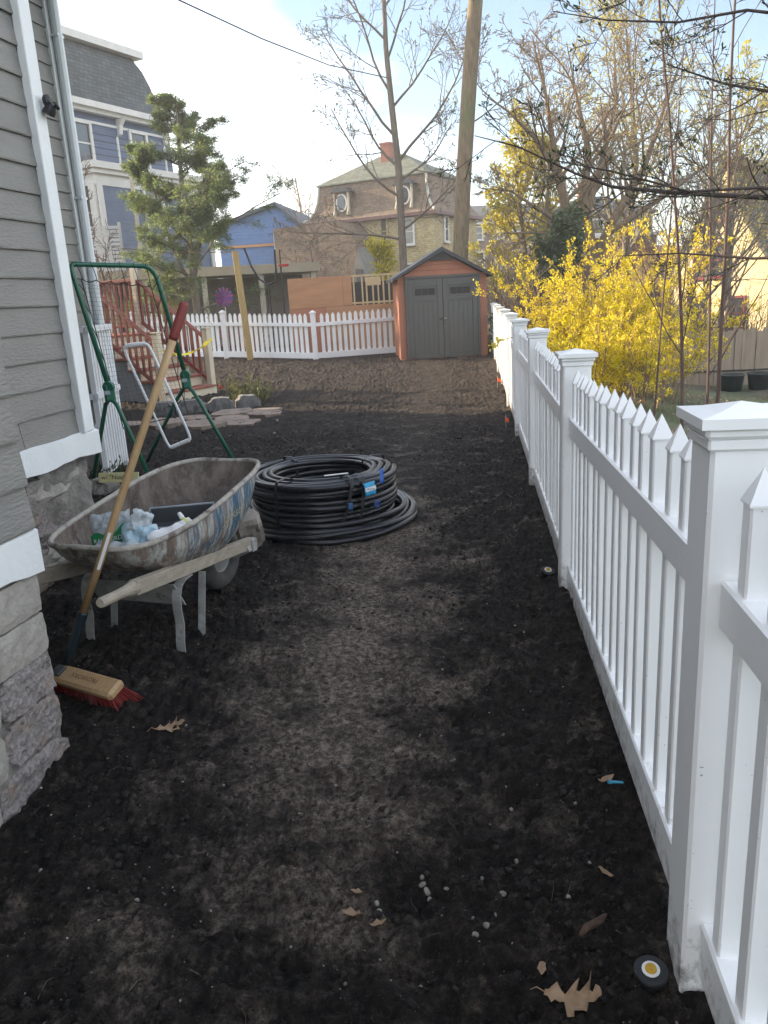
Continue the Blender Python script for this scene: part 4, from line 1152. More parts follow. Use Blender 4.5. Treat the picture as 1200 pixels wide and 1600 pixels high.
# ------------------------------------------------------------------ red brick row behind the spreading tree
MT['red_brick'] = shingle_mat('red_brick_wall', (0.22, 0.085, 0.055), 0.24, 0.09, 0.2)
RH = thing('brick_house', 'low red brick house with olive upper storey and chimney behind the spreading tree', 'house', (9.0, 40.5, -0.8), -4.0)
m = MB(); m.box((2.3, 3, 2.0), (5.4, 6, 5.0)); m.build('wall', MT['red_brick'], RH)
m = MB(); m.box((2.3, 3.2, 5.0), (5.2, 5.4, 1.0)); m.build('upper_wall', mat('olive_clapboard', (0.22, 0.20, 0.11), 0.7, 0.1, 2.0), RH)
ledge(RH, -0.4, 5.0, 0, 6, 4.45, 0.14, 0.2, MT['blue_trim'])
ring_roof([(-0.2, 5.5), (-0.2, 5.6), (2.0, 6.6)], -0.3, 4.9, 0.5, 5.9, MT['shed_dark'], 'roof', RH)
for x in (0.6, 2.2, 3.8):
    window(RH, (x, 0.48, 5.0), 0.55, 0.6, 0, MT['blue_trim'], MT['win_warm'], sash=False, sill=False)
    window(RH, (x, -0.01, 2.6), 0.6, 1.2, 0, MT['blue_trim'], MT['win_sky'])
m = MB(); m.box((1.9, 2.5, 6.7), (0.5, 0.5, 1.2)); m.build('chimney', mat('chimney_brick', (0.33, 0.10, 0.06), 0.85, 0.2, 6.0), RH)
# ------------------------------------------------------------------ cream house on the right
MT['cream_house'] = siding('cream_yellow_siding', (0.66, 0.52, 0.26), 0.16)
MT['red_trim'] = mat('dark_red_trim', (0.22, 0.035, 0.03), 0.6)
YH = thing('gabled_house', 'sunlit cream yellow house with flared gable and dark red window trim at right', 'house', (14.9, 35, -1.2), -52.0)
m = MB(); m.prism([(-2.2, -1.0), (2.2, -1.0), (2.2, 3.2), (1.55, 4.0), (0.85, 5.2), (0.25, 6.9), (0, 7.3), (-0.25, 6.9), (-0.85, 5.2), (-1.55, 4.0), (-2.2, 3.2)], 0, 9, 'XZ'); m.build('wall', MT['cream_house'], YH)
m = MB()
gp = [(2.35, 3.05), (1.62, 4.05), (0.92, 5.25), (0.3, 7.0), (0, 7.45)]
for s in (-1, 1):
    for a_, b_ in zip(gp[:-1], gp[1:]):
        m.beam((s * a_[0], 4.6, a_[1]), (s * b_[0], 4.6, b_[1]), 9.4, 0.14, up=(0, 0, 1))
m.build('roof', shingle_mat('olive_grey_shingles', (0.10, 0.10, 0.075), 0.3, 0.18, 0.2), YH)
for (x, z, w, h) in ((-1.0, 1.2, 0.55, 1.2), (0.9, 1.2, 0.55, 1.2), (0.0, 3.4, 0.55, 1.3), (-0.9, 3.3, 0.4, 1.1), (0.0, 5.5, 0.35, 0.9)):
    window(YH, (x, -0.01, z), w, h, 0, MT['red_trim'], MT['win_sky'])
for y in (1.5, 3.5, 5.5):
    window(YH, (2.21, y, 1.4), 0.6, 1.2, R(90), MT['red_trim'], MT['win_sky'])
m = MB(); m.box((3.6, 2.6, 1.6), (2.6, 4.0, 5.2)); e_ = m.build('side_wing', MT['cream_house'], YH)
for y in (1.2, 2.6, 4.0):
    window(e_, (4.91, y, 2.9), 0.5, 0.9, R(90), MT['red_trim'], MT['win_sky']); window(e_, (4.91, y, 0.9), 0.5, 1.1, R(90), MT['red_trim'], MT['win_sky'])
m = MB(); m.box((3.6, 2.6, 4.27), (3.0, 4.4, 0.14)); m.build('wing_roof', MT['green_roof'], YH)
# little ochre porch building
OH = thing('ochre_house', 'small ochre yellow gabled house left of the cream house', 'house', (13.2, 38.5, -1.0), -40.0)
m = MB(); m.prism([(-1.4, -1), (1.4, -1), (1.4, 2.9), (0, 4.0), (-1.4, 2.9)], 0, 4, 'XZ'); m.build('wall', siding('ochre_siding', (0.48, 0.27, 0.07), 0.16), OH)
m = MB()
for s in (-1, 1): m.beam((s * 1.6, 2.0, 2.78), (0, 2.0, 4.06), 4.4, 0.12)
m.build('roof', MT['red_trim'], OH)
window(OH, (0.0, -0.01, 1.6), 0.6, 1.1, 0, MT['red_trim'], MT['win_warm'])
window(OH, (-0.85, -0.01, 1.6), 0.4, 1.1, 0, MT['red_trim'], MT['win_warm'])

# ------------------------------------------------------------------ board fence, pots and lawn strip next door
MT['old_board'] = mat('weathered_tan_boards', (0.27, 0.215, 0.16), 0.85, 0.22, 3.0, bump=0.4, bscale=14, stretch=(5, 5, 0.4))
PF = thing('board_fence', 'weathered tan vertical board fence in the neighbouring yard at right', 'fence', (6.2, 17.6, -0.85), -3.0)
rs = random.Random(77)
x = 0.0
while x < 5.2:
    w = rs.uniform(0.13, 0.16); h = 1.22 + rs.uniform(-0.03, 0.03)
    m = MB(); m.box((x + w / 2, rs.uniform(-.006, .006), h / 2), (w - 0.007, 0.022, h)); m.build('board', MT['old_board'], PF, (0, 0, 0), (0, R(rs.uniform(-.5, .5)), 0))
    x += w
for z in (0.3, 1.0):
    m = MB(); m.box((2.6, 0.035, z), (5.2, 0.04, 0.09)); m.build('rail', MT['old_board'], PF)
for x in (0.0, 1.75, 3.5, 5.2):
    m = MB(); m.box((x, 0.09, 0.62), (0.1, 0.1, 1.35)); m.build('post', MT['old_board'], PF)
m = MB(); m.tube([(0.2, -0.03, 0.36), (2.2, -0.035, 0.34), (5.0, -0.03, 0.36)], 0.016, 6); m.build('conduit', MT['black_plastic'], PF)
MT['pot'] = mat('dark_green_plastic_pot', (0.018, 0.024, 0.021), 0.45, 0.2, 6.0)
for (x, y, s, lab) in ((7.42, 16.5, 1.0, 'left of the two dark green flower pots before the board fence'), (8.02, 16.55, 0.97, 'right of the two dark green flower pots before the board fence')):
    zt_ = float(terrain_z(np.array(x), np.array(y)))
    t = thing('flower_pot', lab, 'pot', (x, y, zt_), 0, 'pots before the board fence')
    m = MB(); m.lathe([(0.0, 0), (0.17 * s, 0), (0.20 * s, 0.02), (0.245 * s, 0.33), (0.26 * s, 0.34), (0.235 * s, 0.34), (0.22 * s, 0.29), (0, 0.29)], 20, cap=False); m.build('pot_body', MT['pot'], t, smooth=True)
    m = MB(); m.tube([(0.25 * s * math.cos(a_), 0.25 * s * math.sin(a_), 0.335) for a_ in np.linspace(0, 6.283, 21)[:-1]], 0.018, 6, closed=True); m.build('rim', MT['pot'], t, smooth=True)
# ------------------------------------------------------------------ wheelbarrow
WBX, WBY, WBA = -1.16, 3.37, -19.6
WZ = -0.012
def tray_material(name, inside):
    m = bpy.data.materials.new(name); m.use_nodes = True
    nt = m.node_tree; n, l = nt.nodes, nt.links
    bs = n['Principled BSDF']; bs.inputs['Roughness'].default_value = 0.8 if inside else 0.62; bs.inputs['Specular IOR Level'].default_value = 0.3
    tc = n.new('ShaderNodeTexCoord'); sp = n.new('ShaderNodeSeparateXYZ'); l.new(tc.outputs['Object'], sp.inputs[0])
    def noise(scale, stretch=None, loc=0.0, detail=8, rough=0.65):
        mp = n.new('ShaderNodeMapping'); mp.inputs['Location'].default_value = (loc, loc, loc)
        if stretch: mp.inputs['Scale'].default_value = stretch
        l.new(tc.outputs['Object'], mp.inputs[0])
        no = n.new('ShaderNodeTexNoise'); no.inputs['Scale'].default_value = scale; no.inputs['Detail'].default_value = detail; no.inputs['Roughness'].default_value = rough
        l.new(mp.outputs[0], no.inputs['Vector']); return no.outputs['Fac']
    def ramp(f, stops):
        r = n.new('ShaderNodeValToRGB')
        while len(r.color_ramp.elements) < len(stops): r.color_ramp.elements.new(0.5)
        for e, (p, c) in zip(r.color_ramp.elements, stops): e.position = p; e.color = list(c) + [1]
        l.new(f, r.inputs[0]); return r.outputs[0]
    def mth(op, a, b):
        q = n.new('ShaderNodeMath'); q.operation = op
        for i, s in enumerate((a, b)):
            if isinstance(s, (int, float)): q.inputs[i].default_value = s
            else: l.new(s, q.inputs[i])
        return q.outputs[0]
    def mix(f, a, b):
        q = n.new('ShaderNodeMixRGB'); l.new(f, q.inputs[0]); l.new(a, q.inputs[1]); l.new(b, q.inputs[2]); return q.outputs[0]
    if inside:
        c = ramp(noise(7, (1, 1, 0.6)), [(0.34, (0.050, 0.038, 0.032)), (0.5, (0.115, 0.090, 0.075)), (0.66, (0.19, 0.155, 0.13))])
        cem = ramp(noise(24, (1, 1, 0.55), 3.0), [(0.47, (0, 0, 0)), (0.62, (0.8, 0.8, 0.8))])
        pale = ramp(noise(60), [(0.3, (0.20, 0.18, 0.15)), (0.7, (0.38, 0.35, 0.31))])
        rear = ramp(mth('ADD', mth('MULTIPLY', sp.outputs['Y'], -0.9), noise(5, None, 6.0)), [(0.10, (0.35, 0.35, 0.35)), (0.55, (1, 1, 1))])
        q = n.new('ShaderNodeMixRGB'); q.blend_type = 'MULTIPLY'; q.inputs[0].default_value = 1; l.new(cem, q.inputs[1]); l.new(rear, q.inputs[2])
        c = mix(q.outputs[0], c, pale)
    else:
        c = ramp(noise(9, (1, 1, 0.5)), [(0.3, (0.09, 0.06, 0.045)), (0.5, (0.20, 0.155, 0.125)), (0.7, (0.31, 0.275, 0.235))])
        blue = ramp(noise(30), [(0.3, (0.025, 0.075, 0.13)), (0.7, (0.05, 0.13, 0.20))])
        bf = ramp(mth('ADD', mth('ADD', mth('MULTIPLY', sp.outputs['Y'], 0.34), mth('MULTIPLY', sp.outputs['X'], 0.30)), noise(9, (1, 1, 0.30), 4.0)), [(0.64, (0, 0, 0)), (0.78, (1, 1, 1))])
        c = mix(bf, c, blue)
        st = ramp(noise(24, (1.3, 1.3, 0.13), 9.0, 10, 0.75), [(0.46, (0, 0, 0)), (0.56, (0.9, 0.9, 0.9))])
        pale = ramp(noise(50), [(0.3, (0.30, 0.30, 0.285)), (0.7, (0.48, 0.47, 0.44))])
        c = mix(st, c, pale)
        green = ramp(noise(20, (1, 1, 0.25), 14.0), [(0.58, (0, 0, 0)), (0.7, (0.7, 0.7, 0.7))])
        gr = ramp(noise(50), [(0.3, (0.05, 0.06, 0.045)), (0.7, (0.10, 0.11, 0.085))])
        c = mix(green, c, gr)
    l.new(c, bs.inputs['Base Color'])
    bp = n.new('ShaderNodeBump'); bp.inputs['Strength'].default_value = 0.5; bp.inputs['Distance'].default_value = 0.006
    l.new(noise(45), bp.inputs['Height']); l.new(bp.outputs[0], bs.inputs['Normal'])
    return m
MT['tray_in'] = tray_material('rusty_tray_inside', True)
MT['tray_out'] = tray_material('chipped_blue_tray_paint', False)
MT['rim'] = overlay(mat('cement_splashed_rim', (0.36, 0.33, 0.285), 0.8, 0.25, 25.0, bump=0.5, bscale=120), (0.12, 0.09, 0.075), 12.0, 0.52, 0.64)
MT['handle_wood'] = overlay(mat('weathered_handle_wood', (0.33, 0.285, 0.225), 0.85, 0.2, 9.0, bump=0.4, bscale=40, stretch=(4, 1, 4)), (0.16, 0.10, 0.06), 6.0, 0.58, 0.72)
MT['steel'] = overlay(mat('spattered_steel', (0.28, 0.275, 0.26), 0.6, 0.25, 14.0, bump=0.3, bscale=80), (0.09, 0.065, 0.05), 18.0, 0.60, 0.7)
overlay(MT['steel'], (0.42, 0.43, 0.42), 11.0, 0.58, 0.72, seed=4.0)
MT['rubber'] = mat('dusty_rubber', (0.035, 0.033, 0.031), 0.9, 0.3, 12.0, col2=(0.09, 0.083, 0.075))
WB = thing('wheelbarrow', 'battered wheelbarrow with chipped blue rusty tray and wooden handles', 'wheelbarrow', (WBX, WBY, gz(WBX, WBY) + WZ), WBA)
NA = 72
def sup(t, a, b, e):
    c, s = math.cos(t) * a, math.sin(t) * b
    k = (abs(c / a) ** e + abs(s / b) ** e) ** (-1 / e)
    return c * k, s * k
def tray_ring(f, inset=0.0):
    """f 0 at the floor, 1 at the rim"""
    pts = []
    for k in range(NA):
        t = 2 * math.pi * k / NA
        xr, yr = sup(t, 0.312 - inset, 0.62 - inset, 3.2)
        xb, yb = sup(t, 0.215 - inset, 0.31 - inset, 3.4)
        yr += 0.345; yb += 0.25
        # front end a little narrower
        xr *= 1 - 0.10 * max(0, yr - 0.3)
        zr = 0.545 + 0.125 * ((yr + 0.28) / 1.26) + 0.012 * math.sin(3 * t)
        zb = 0.375 - 0.133 * yb + inset
        g = f ** 0.86
        bul = 0.035 * math.sin(math.pi * min(1, f))
        x = xb + (xr - xb) * g; y = yb + (yr - yb) * g
        x += bul * math.cos(t); y += bul * math.sin(t) * 0.8
        z = zb + (zr - zb) * (f ** 1.12)
        pts.append((x, y, z))
    return pts
FR = [0.0, 0.04, 0.10, 0.2, 0.35, 0.5, 0.65, 0.8, 0.92, 1.0]
m = MB()
rs = random.Random(8)
for inset, mi in ((0.0, 0), (0.005, 1)):
    vs, fs = [], []
    for f in FR:
        for p in tray_ring(f, inset):
            vs.append(p)
    for i in range(len(FR) - 1):
        for k in range(NA):
            k2 = (k + 1) % NA
            fs.append((i * NA + k, i * NA + k2, (i + 1) * NA + k2, (i + 1) * NA + k))
    c0 = len(vs); cb_ = tray_ring(0.0, inset)
    vs.append((0, 0.25, sum(p[2] for p in cb_) / NA))
    for k in range(NA): fs.append((c0, (k + 1) % NA, k))
    m.add(vs, fs, mi)
me = bpy.data.meshes.new('tray'); me.from_pydata(m.v, [], m.f)
me.materials.append(MT['tray_out']); me.materials.append(MT['tray_in'])
me.polygons.foreach_set('material_index', m.m); me.polygons.foreach_set('use_smooth', [True] * len(me.polygons)); me.update()
tray = link('tray', me, WB)
m = MB(); m.tube([(p[0] * 1.012, p[1] + 0.004 * (1 if p[1] > 0.3 else -1), p[2] + 0.002) for p in tray_ring(1.0)], 0.013, 8, closed=True); m.build('rim', MT['rim'], tray, smooth=True)
# lettering on the right flank
rg = tray_ring(0.60)
lt = text_mesh('lettering', 'Jackson', 0.075, mat('worn_cream_lettering', (0.42, 0.38, 0.27), 0.8, 0.3, 60.0))
PA = Vector(tray_ring(0.62)[2]); PB = Vector(tray_ring(0.62)[9]); PU = Vector(tray_ring(0.80)[5])
best = None
def flank(y, f):
    r_ = [p for p in tray_ring(f) if p[0] > 0.05]
    r_.sort(key=lambda p: p[1])
    ys_ = [p[1] for p in r_]
    return Vector((float(np.interp(y, ys_, [p[0] for p in r_])), y, float(np.interp(y, ys_, [p[2] for p in r_]))))
for v in lt.vertices:
    u, w = v.co.x, v.co.y
    f0 = 0.66 + w * 3.0
    c = flank(0.44 + u, f0); c2 = flank(0.44 + u, f0 + 0.05); c3 = flank(0.46 + u, f0)
    nrm = (c3 - c).cross(c2 - c).normalized()
    v.co = c + nrm * 0.003
link('lettering', lt, tray)
for s in (-1, 1):
    pts = [(0.30, -0.565, 0.447), (0.275, -0.36, 0.424), (0.272, -0.34, 0.42), (0.24, 0.126, 0.332), (0.17, 0.80, 0.242)]
    m = MB()
    m.beam((s * 0.268, -0.33, 0.418), (s * 0.165, 0.82, 0.240), 0.042, 0.062, bev=0.004)
    m.tube([(s * 0.297, -0.565, 0.449), (s * 0.296, -0.555, 0.4485), (s * 0.285, -0.47, 0.437), (s * 0.276, -0.395, 0.428), (s * 0.27, -0.345, 0.42), (s * 0.265, -0.315, 0.416)], [0.017, 0.021, 0.0205, 0.022, 0.029, 0.030], 12)
    h_ = m.build('handle', MT['handle_wood'], WB)
    # bent strap leg: down from the handle, along the ground, and back up as a brace
    m = MB()
    def strap(pts, w, th, out):
        pts = [Vector(p) for p in pts]
        for a_, b_ in zip(pts[:-1], pts[1:]):
            m.beam(a_, b_, th, w, up=(0, 1, 0) if abs((b_ - a_).normalized().y) < 0.8 else (0, 0, 1))
    x = s * 0.245
    def ribbon(pts, w, th):
        # flat strip following pts in the y,z plane, w across x
        vs, fs = [], []
        P = [Vector((0, p[0], p[1])) for p in pts]
        for i, p in enumerate(P):
            t = (P[min(i + 1, len(P) - 1)] - P[max(i - 1, 0)]).normalized(); nn = Vector((0, -t.z, t.y)) * th
            for dx, sg in ((-w / 2, -1), (w / 2, -1), (w / 2, 1), (-w / 2, 1)):
                q_ = p + nn * (sg * 0.5); vs.append((x + dx, q_.y, q_.z))
        for i in range(len(P) - 1):
            for j in range(4):
                fs.append((i * 4 + j, i * 4 + (j + 1) % 4, (i + 1) * 4 + (j + 1) % 4, (i + 1) * 4 + j))
        fs += [(3, 2, 1, 0), tuple(len(P) * 4 - 4 + j for j in range(4))]
        m.add(vs, fs)
    ribbon([(0.09, 0.325), (0.04, 0.322), (0.0, 0.305), (-0.022, 0.26), (-0.026, 0.2), (-0.02, 0.13), (-0.035, 0.05), (-0.04, -0.02), (-0.028, -0.03), (0.02, -0.028)], 0.044, 0.006)
    m.build('leg', MT['steel'], WB)
    m = MB(); ribbon([(0.02, -0.026), (0.10, -0.015), (0.135, 0.01), (0.15, 0.08), (0.20, 0.30)], 0.036, 0.005); m.build('leg_brace', MT['steel'], WB)
    m = MB(); m.box((s * 0.175, 0.80, 0.235), (0.05, 0.05, 0.07), b=0.004); m.build('axle_bracket', MT['steel'], WB)
    m = MB(); m.beam((s * 0.1, 0.735, 0.185), (s * 0.2, 0.735, 0.235), 0.03, 0.03); m.build('axle_arm', MT['steel'], WB)
m = MB()
m.add([(-0.245, -0.03, 0.318), (0.245, -0.03, 0.318), (0.235, 0.05, 0.19), (-0.235, 0.05, 0.19), (-0.245, -0.022, 0.318), (0.245, -0.022, 0.318), (0.235, 0.058, 0.19), (-0.235, 0.058, 0.19)],
      [(0, 1, 2, 3), (4, 7, 6, 5), (0, 4, 5, 1), (1, 5, 6, 2), (2, 6, 7, 3), (3, 7, 4, 0)])
m.build('cross_brace', MT['steel'], WB)
m = MB(); m.tube([(-0.24, 0.12, 0.345), (0.24, 0.12, 0.345)], 0.009, 6); m.build('tie_rod', MT['steel'], WB)
m = MB()
m.tube([(0, 0.735 + 0.135 * math.cos(a_), 0.185 + 0.135 * math.sin(a_)) for a_ in np.linspace(0, 6.283, 33)[:-1]], 0.052, 12, closed=True)
wh = m.build('wheel', MT['rubber'], WB, smooth=True)
m = MB(); m.lathe([(0.0, -0.035), (0.03, -0.035), (0.032, -0.03), (0.085, -0.02), (0.10, -0.03), (0.10, 0.03), (0.085, 0.02), (0.032, 0.03), (0.03, 0.035), (0, 0.035)], 20, (0, 0.735, 0.185), axis='X'); m.build('hub', MT['steel'], wh)
# soil crust lying in the tray
def tray_to_world(p):
    return WB.matrix_basis @ Vector(p)
ms = MB(); vs = []; n1 = 40
floor = tray_ring(0.06, 0.006); 
vs = [(0, 0.25, 0.362)]
for k in range(NA):
    p = floor[k]; vs.append((p[0] * 0.55, 0.25 + (p[1] - 0.25) * 0.55, p[2] + 0.018 + rs.uniform(-.004, .004)))
for k in range(NA):
    p = floor[k]; vs.append((p[0] * 0.97, 0.25 + (p[1] - 0.25) * 0.97, p[2] + 0.004))
fs = [(0, 1 + k, 1 + (k + 1) % NA) for k in range(NA)] + [(1 + k, 1 + NA + k, 1 + NA + (k + 1) % NA, 1 + (k + 1) % NA) for k in range(NA)]
ms.add(vs, fs)
o = ms.build('dirt_crust', mat('dried_dirt', (0.05, 0.04, 0.033), 0.95, 0.4, 30.0, bump=1.0, bscale=80), WB, smooth=True)

# ------------------------------------------------------------------ plastic bags lying in the tray
def bag_mat(name, col, col2, alpha):
    m = mat(name, col, 0.18, 0.2, 18.0, col2=col2, bump=0.9, bscale=40, spec=0.6)
    n = m.node_tree.nodes; n['Principled BSDF'].inputs['Alpha'].default_value = alpha
    return m
MT['bag_clear'] = bag_mat('clear_plastic_bag', (0.38, 0.43, 0.46), (0.62, 0.66, 0.68), 0.85)
MT['bag_blue'] = bag_mat('pale_blue_plastic_bag', (0.22, 0.40, 0.50), (0.50, 0.62, 0.68), 0.92)
MT['bag_green'] = mat('green_bag_label', (0.02, 0.25, 0.085), 0.3, 0.1)
MT['bag_white'] = mat('white_bag_print', (0.72, 0.72, 0.72), 0.3, 0.08)
def crumple(name, parent, w, h, d, seed, material, loc, rot, flat=0.35, n=16, lean=0.0):
    """soft pillow-like bag: front and back sheets meeting at a flat seam"""
    rs_ = np.random.RandomState(seed); vs, fs = [], []
    u = np.linspace(-1, 1, n); U, V = np.meshgrid(u, u)
    th = d * np.clip(1 - U ** 4, 0, 1) ** 0.6 * np.clip(1 - V ** 4, 0, 1) ** 0.6
    wr = fbm(U * w, V * h, 0.05, 3, seed) * 0.030
    for sgn in (-1, 1):
        X = U * w / 2 * (1 - 0.05 * V ** 2) + fbm(U * 3, V * 3, 1.0, 2, seed + 1.0) * 0.012
        Y = sgn * th * 0.5 + wr * (th / d) + lean * V ** 2
        Z = V * h / 2 + fbm(U * 3, V * 3, 1.0, 2, seed + 2.0) * 0.015
        b = len(vs)
        vs += [tuple(p) for p in np.stack([X, Y, Z], 2).reshape(-1, 3)]
        for j in range(n - 1):
            for i in range(n - 1):
                q = (b + j * n + i, b + j * n + i + 1, b + (j + 1) * n + i + 1, b + (j + 1) * n + i)
                fs.append(q if sgn < 0 else q[::-1])
    m = MB(); m.add(vs, fs)
    me = bpy.data.meshes.new(name); me.from_pydata(m.v, [], m.f); me.materials.append(material)
    me.polygons.foreach_set('use_smooth', [True] * len(me.polygons)); me.update()
    return link(name, me, parent, loc, rot)
def wb(x, y, z):
    p = Matrix.Rotation(R(WBA), 3, 'Z') @ Vector((x, y, z)); return (p.x + WBX, p.y + WBY, p.z + gz(WBX, WBY) + WZ)
BZ = 0.40
t = thing('plastic_bag', 'clear plastic parts bag with a green printed band standing in the wheelbarrow', 'bag', wb(-0.10, 0.05, BZ + 0.115), -10, 'bags in the wheelbarrow')
crumple('bag_body', t, 0.21, 0.19, 0.05, 3, MT['bag_clear'], (0, 0, 0), (R(-12), R(-8), 0))
m = MB()
vs, fs = [], []
for k in range(9):
    u = -0.085 + 0.17 * k / 8; zz = 0.010 * math.sin(k) + 0.03 * (k / 8) ** 2
    vs += [(u, -0.043, -0.055 + zz), (u, -0.048, 0.0 + zz * 1.6)]
fs = [(2 * k, 2 * k + 2, 2 * k + 3, 2 * k + 1) for k in range(8)]
m.add(vs, fs); gb = m.build('printed_band', MT['bag_green'], t)
tx = text_mesh('lettering', 'RAIN BIRD', 0.030, MT['bag_white'])
for v in tx.vertices:
    u = v.co.x; k = (u + 0.085) / 0.17; v.co = (u, -0.052, -0.024 + v.co.y + 0.03 * k * k)
link('lettering', tx, gb)
t = thing('plastic_bag', 'crumpled pale blue plastic bag in the middle of the wheelbarrow', 'bag', wb(0.05, 0.03, BZ + 0.09), 12, 'bags in the wheelbarrow')
crumple('bag_body', t, 0.15, 0.16, 0.08, 6, MT['bag_blue'], (0, 0, 0), (R(-25), R(10), 0))
crumple('bag_neck', t, 0.10, 0.10, 0.03, 11, MT['bag_clear'], (0.02, 0.02, 0.085), (R(-10), R(25), R(20)))
t = thing('plastic_bag', 'white plastic bag with yellow and red print lying at the right of the wheelbarrow', 'bag', wb(0.20, 0.10, BZ + 0.09), 45, 'bags in the wheelbarrow')
crumple('bag_body', t, 0.24, 0.14, 0.05, 9, MT['bag_white'], (0, 0, 0), (R(-40), R(-6), 0))
m = MB(); m.lathe([(0, 0), (0.04, 0), (0.04, 0.003), (0, 0.003)], 16, axis='Y'); m.build('yellow_print', mat('yellow_print', (0.75, 0.5, 0.02), 0.4), t, (-0.03, -0.038, 0.002), (R(-40), 0, 0))
m = MB(); m.box((0, 0, 0), (0.03, 0.004, 0.022)); m.build('red_print', mat('red_print', (0.6, 0.05, 0.03), 0.4), t, (-0.085, -0.032, -0.012), (R(-40), 0, R(10)))
t = thing('plastic_bag', 'clear bag of pale fittings slumped at the left of the wheelbarrow', 'bag', wb(-0.02, -0.06, BZ + 0.06), -25, 'bags in the wheelbarrow')
crumple('bag_body', t, 0.26, 0.12, 0.06, 15, MT['bag_clear'], (0, 0, 0), (R(-55), 0, 0))
t = thing('parts_tray', 'shallow dark grey plastic tray behind the bags in the wheelbarrow', 'tray', wb(0.10, 0.30, BZ + 0.06), 8)
m = MB(); m.box((0, 0, 0.0), (0.30, 0.22, 0.008)); 
for a_, b_ in (((-.15, -.11), (.15, -.11)), ((.15, -.11), (.15, .11)), ((.15, .11), (-.15, .11)), ((-.15, .11), (-.15, -.11))): m.beam((a_[0], a_[1], 0.04), (b_[0], b_[1], 0.04), 0.006, 0.08)
m.build('tray_body', mat('slate_plastic', (0.075, 0.08, 0.085), 0.4, 0.1), t, (0, 0, 0), (R(12), 0, 0))
m = MB(); m.tube([(-.15, -.11, .08), (.15, -.11, .08), (.15, .11, .08), (-.15, .11, .08)], 0.006, 6, closed=True); m.build('tray_lip', mat('grey_plastic_lip', (0.22, 0.25, 0.28), 0.4), t, (0, 0, 0), (R(12), 0, 0))
t = thing('spray_bottle', 'small pale yellow nozzle bottle poking up in the wheelbarrow', 'bottle', wb(0.22, 0.20, BZ + 0.09), 0)
m = MB(); m.lathe([(0, 0), (0.022, 0), (0.024, 0.01), (0.022, 0.06), (0.011, 0.075), (0.010, 0.085), (0, 0.085)], 12); m.build('bottle_body', mat('pale_yellow_plastic', (0.55, 0.55, 0.25), 0.35), t, (0, 0, 0), (R(10), R(-25), 0), smooth=True)
m = MB(); m.lathe([(0, 0.085), (0.012, 0.085), (0.009, 0.11), (0, 0.115)], 10); m.build('cap', MT['bag_white'], t, (0, 0, 0), (R(10), R(-25), 0))
t = thing('pipe_fitting', 'clear plastic fitting beside the nozzle bottle in the wheelbarrow', 'fitting', wb(0.27, 0.27, BZ + 0.115), 20)
m = MB(); m.box((0, 0, 0.03), (0.05, 0.04, 0.05), b=0.006); m.tube([(-0.04, 0, 0.02), (0.04, 0, 0.02)], 0.012, 8); m.build('fitting_body', MT['bag_clear'], t)

# ------------------------------------------------------------------ push broom leaning on the wheelbarrow
BB = Vector((-1.34, 2.975, 0.115)); BT = Vector((-0.712, 3.115, 1.517))
BR = thing('push_broom', 'push broom with red bristles and long wooden handle leaning on the wheelbarrow', 'broom', (BB.x, BB.y, 0), 0)
def bl(p): p = Vector(p); return (p.x - BB.x, p.y - BB.y, p.z)
def along(t): return BB.lerp(BT, t)
MT['broom_wood'] = mat('varnished_ash_handle', (0.36, 0.22, 0.105), 0.45, 0.15, 12.0, bump=0.1, bscale=30, stretch=(6, 6, 0.8), col2=(0.46, 0.31, 0.16))
m = MB(); m.tube([bl(along(t)) for t in (0.14, 0.4, 0.7, 0.99)], 0.0155, 14); m.build('handle', MT['broom_wood'], BR, smooth=True)
m = MB(); m.tube([bl(along(t)) for t in (0.905, 0.915, 0.995, 1.003)], [0.0165, 0.0185, 0.0185, 0.012], 14); m.build('grip', mat('red_rubber_grip', (0.20, 0.035, 0.03), 0.6, 0.12, 20.0), BR, smooth=True)
m = MB(); m.tube([bl(along(t)) for t in (0.0, 0.05, 0.15, 0.155)], [0.017, 0.020, 0.0215, 0.020], 12); m.build('socket', mat('dark_blue_steel', (0.02, 0.035, 0.045), 0.35, 0.2, metal=0.4), BR, smooth=True)
m = MB(); m.box(bl(along(0.33) + Vector((0.008, -0.0152, 0.004))), (0.012, 0.003, 0.16), (0, R(24), R(12))); m.build('sticker', MT['bag_white'], BR)
HA, HB = Vector((-1.375, 2.955, 0.088)), Vector((-1.07, 2.775, 0.085))
hd = (HB - HA); hl = hd.length; ha = math.atan2(hd.y, hd.x)
m = MB(); m.box((0, 0, 0), (hl, 0.085, 0.042), b=0.012)
hc = (HA + HB) / 2
hr = Euler((R(24), math.asin((HA.z - HB.z) / hl), ha))
hb_ = m.build('brush_block', MT['broom_wood'], BR, bl(hc), hr)
m = MB()
rs = random.Random(3)
for i in range(54):
    for j in range(9):
        x = -hl / 2 + 0.012 + (hl - 0.024) * (i + rs.uniform(-.3, .3)) / 53; y = -0.034 + 0.068 * j / 8
        ex = x + 0.11 * max(0, (x / hl + 0.1)) * 0.9 + rs.uniform(-.008, .008) + (0.03 if i > 46 else 0); ey = y * 1.7 - 0.015 + rs.uniform(-.012, .012)
        L_ = 0.068 + rs.uniform(-.008, .008)
        m.tube([(x, y, -0.018), ((x + ex) / 2 - 0.003, (y + ey) / 2, -0.018 - L_ * 0.55), (ex, ey, -0.018 - L_)], [0.0022, 0.0018, 0.0010], 4)
o = m.build('bristles', mat('red_plastic_bristle', (0.20, 0.016, 0.014), 0.45, 0.35, 90.0), hb_); o['kind'] = 'stuff'
tx = text_mesh('lettering', 'PROWORX', 0.030, mat('burgundy_print', (0.11, 0.025, 0.018), 0.6))
link('lettering', tx, hb_, (0.0, 0.004, 0.0215), (0, 0, R(180)))
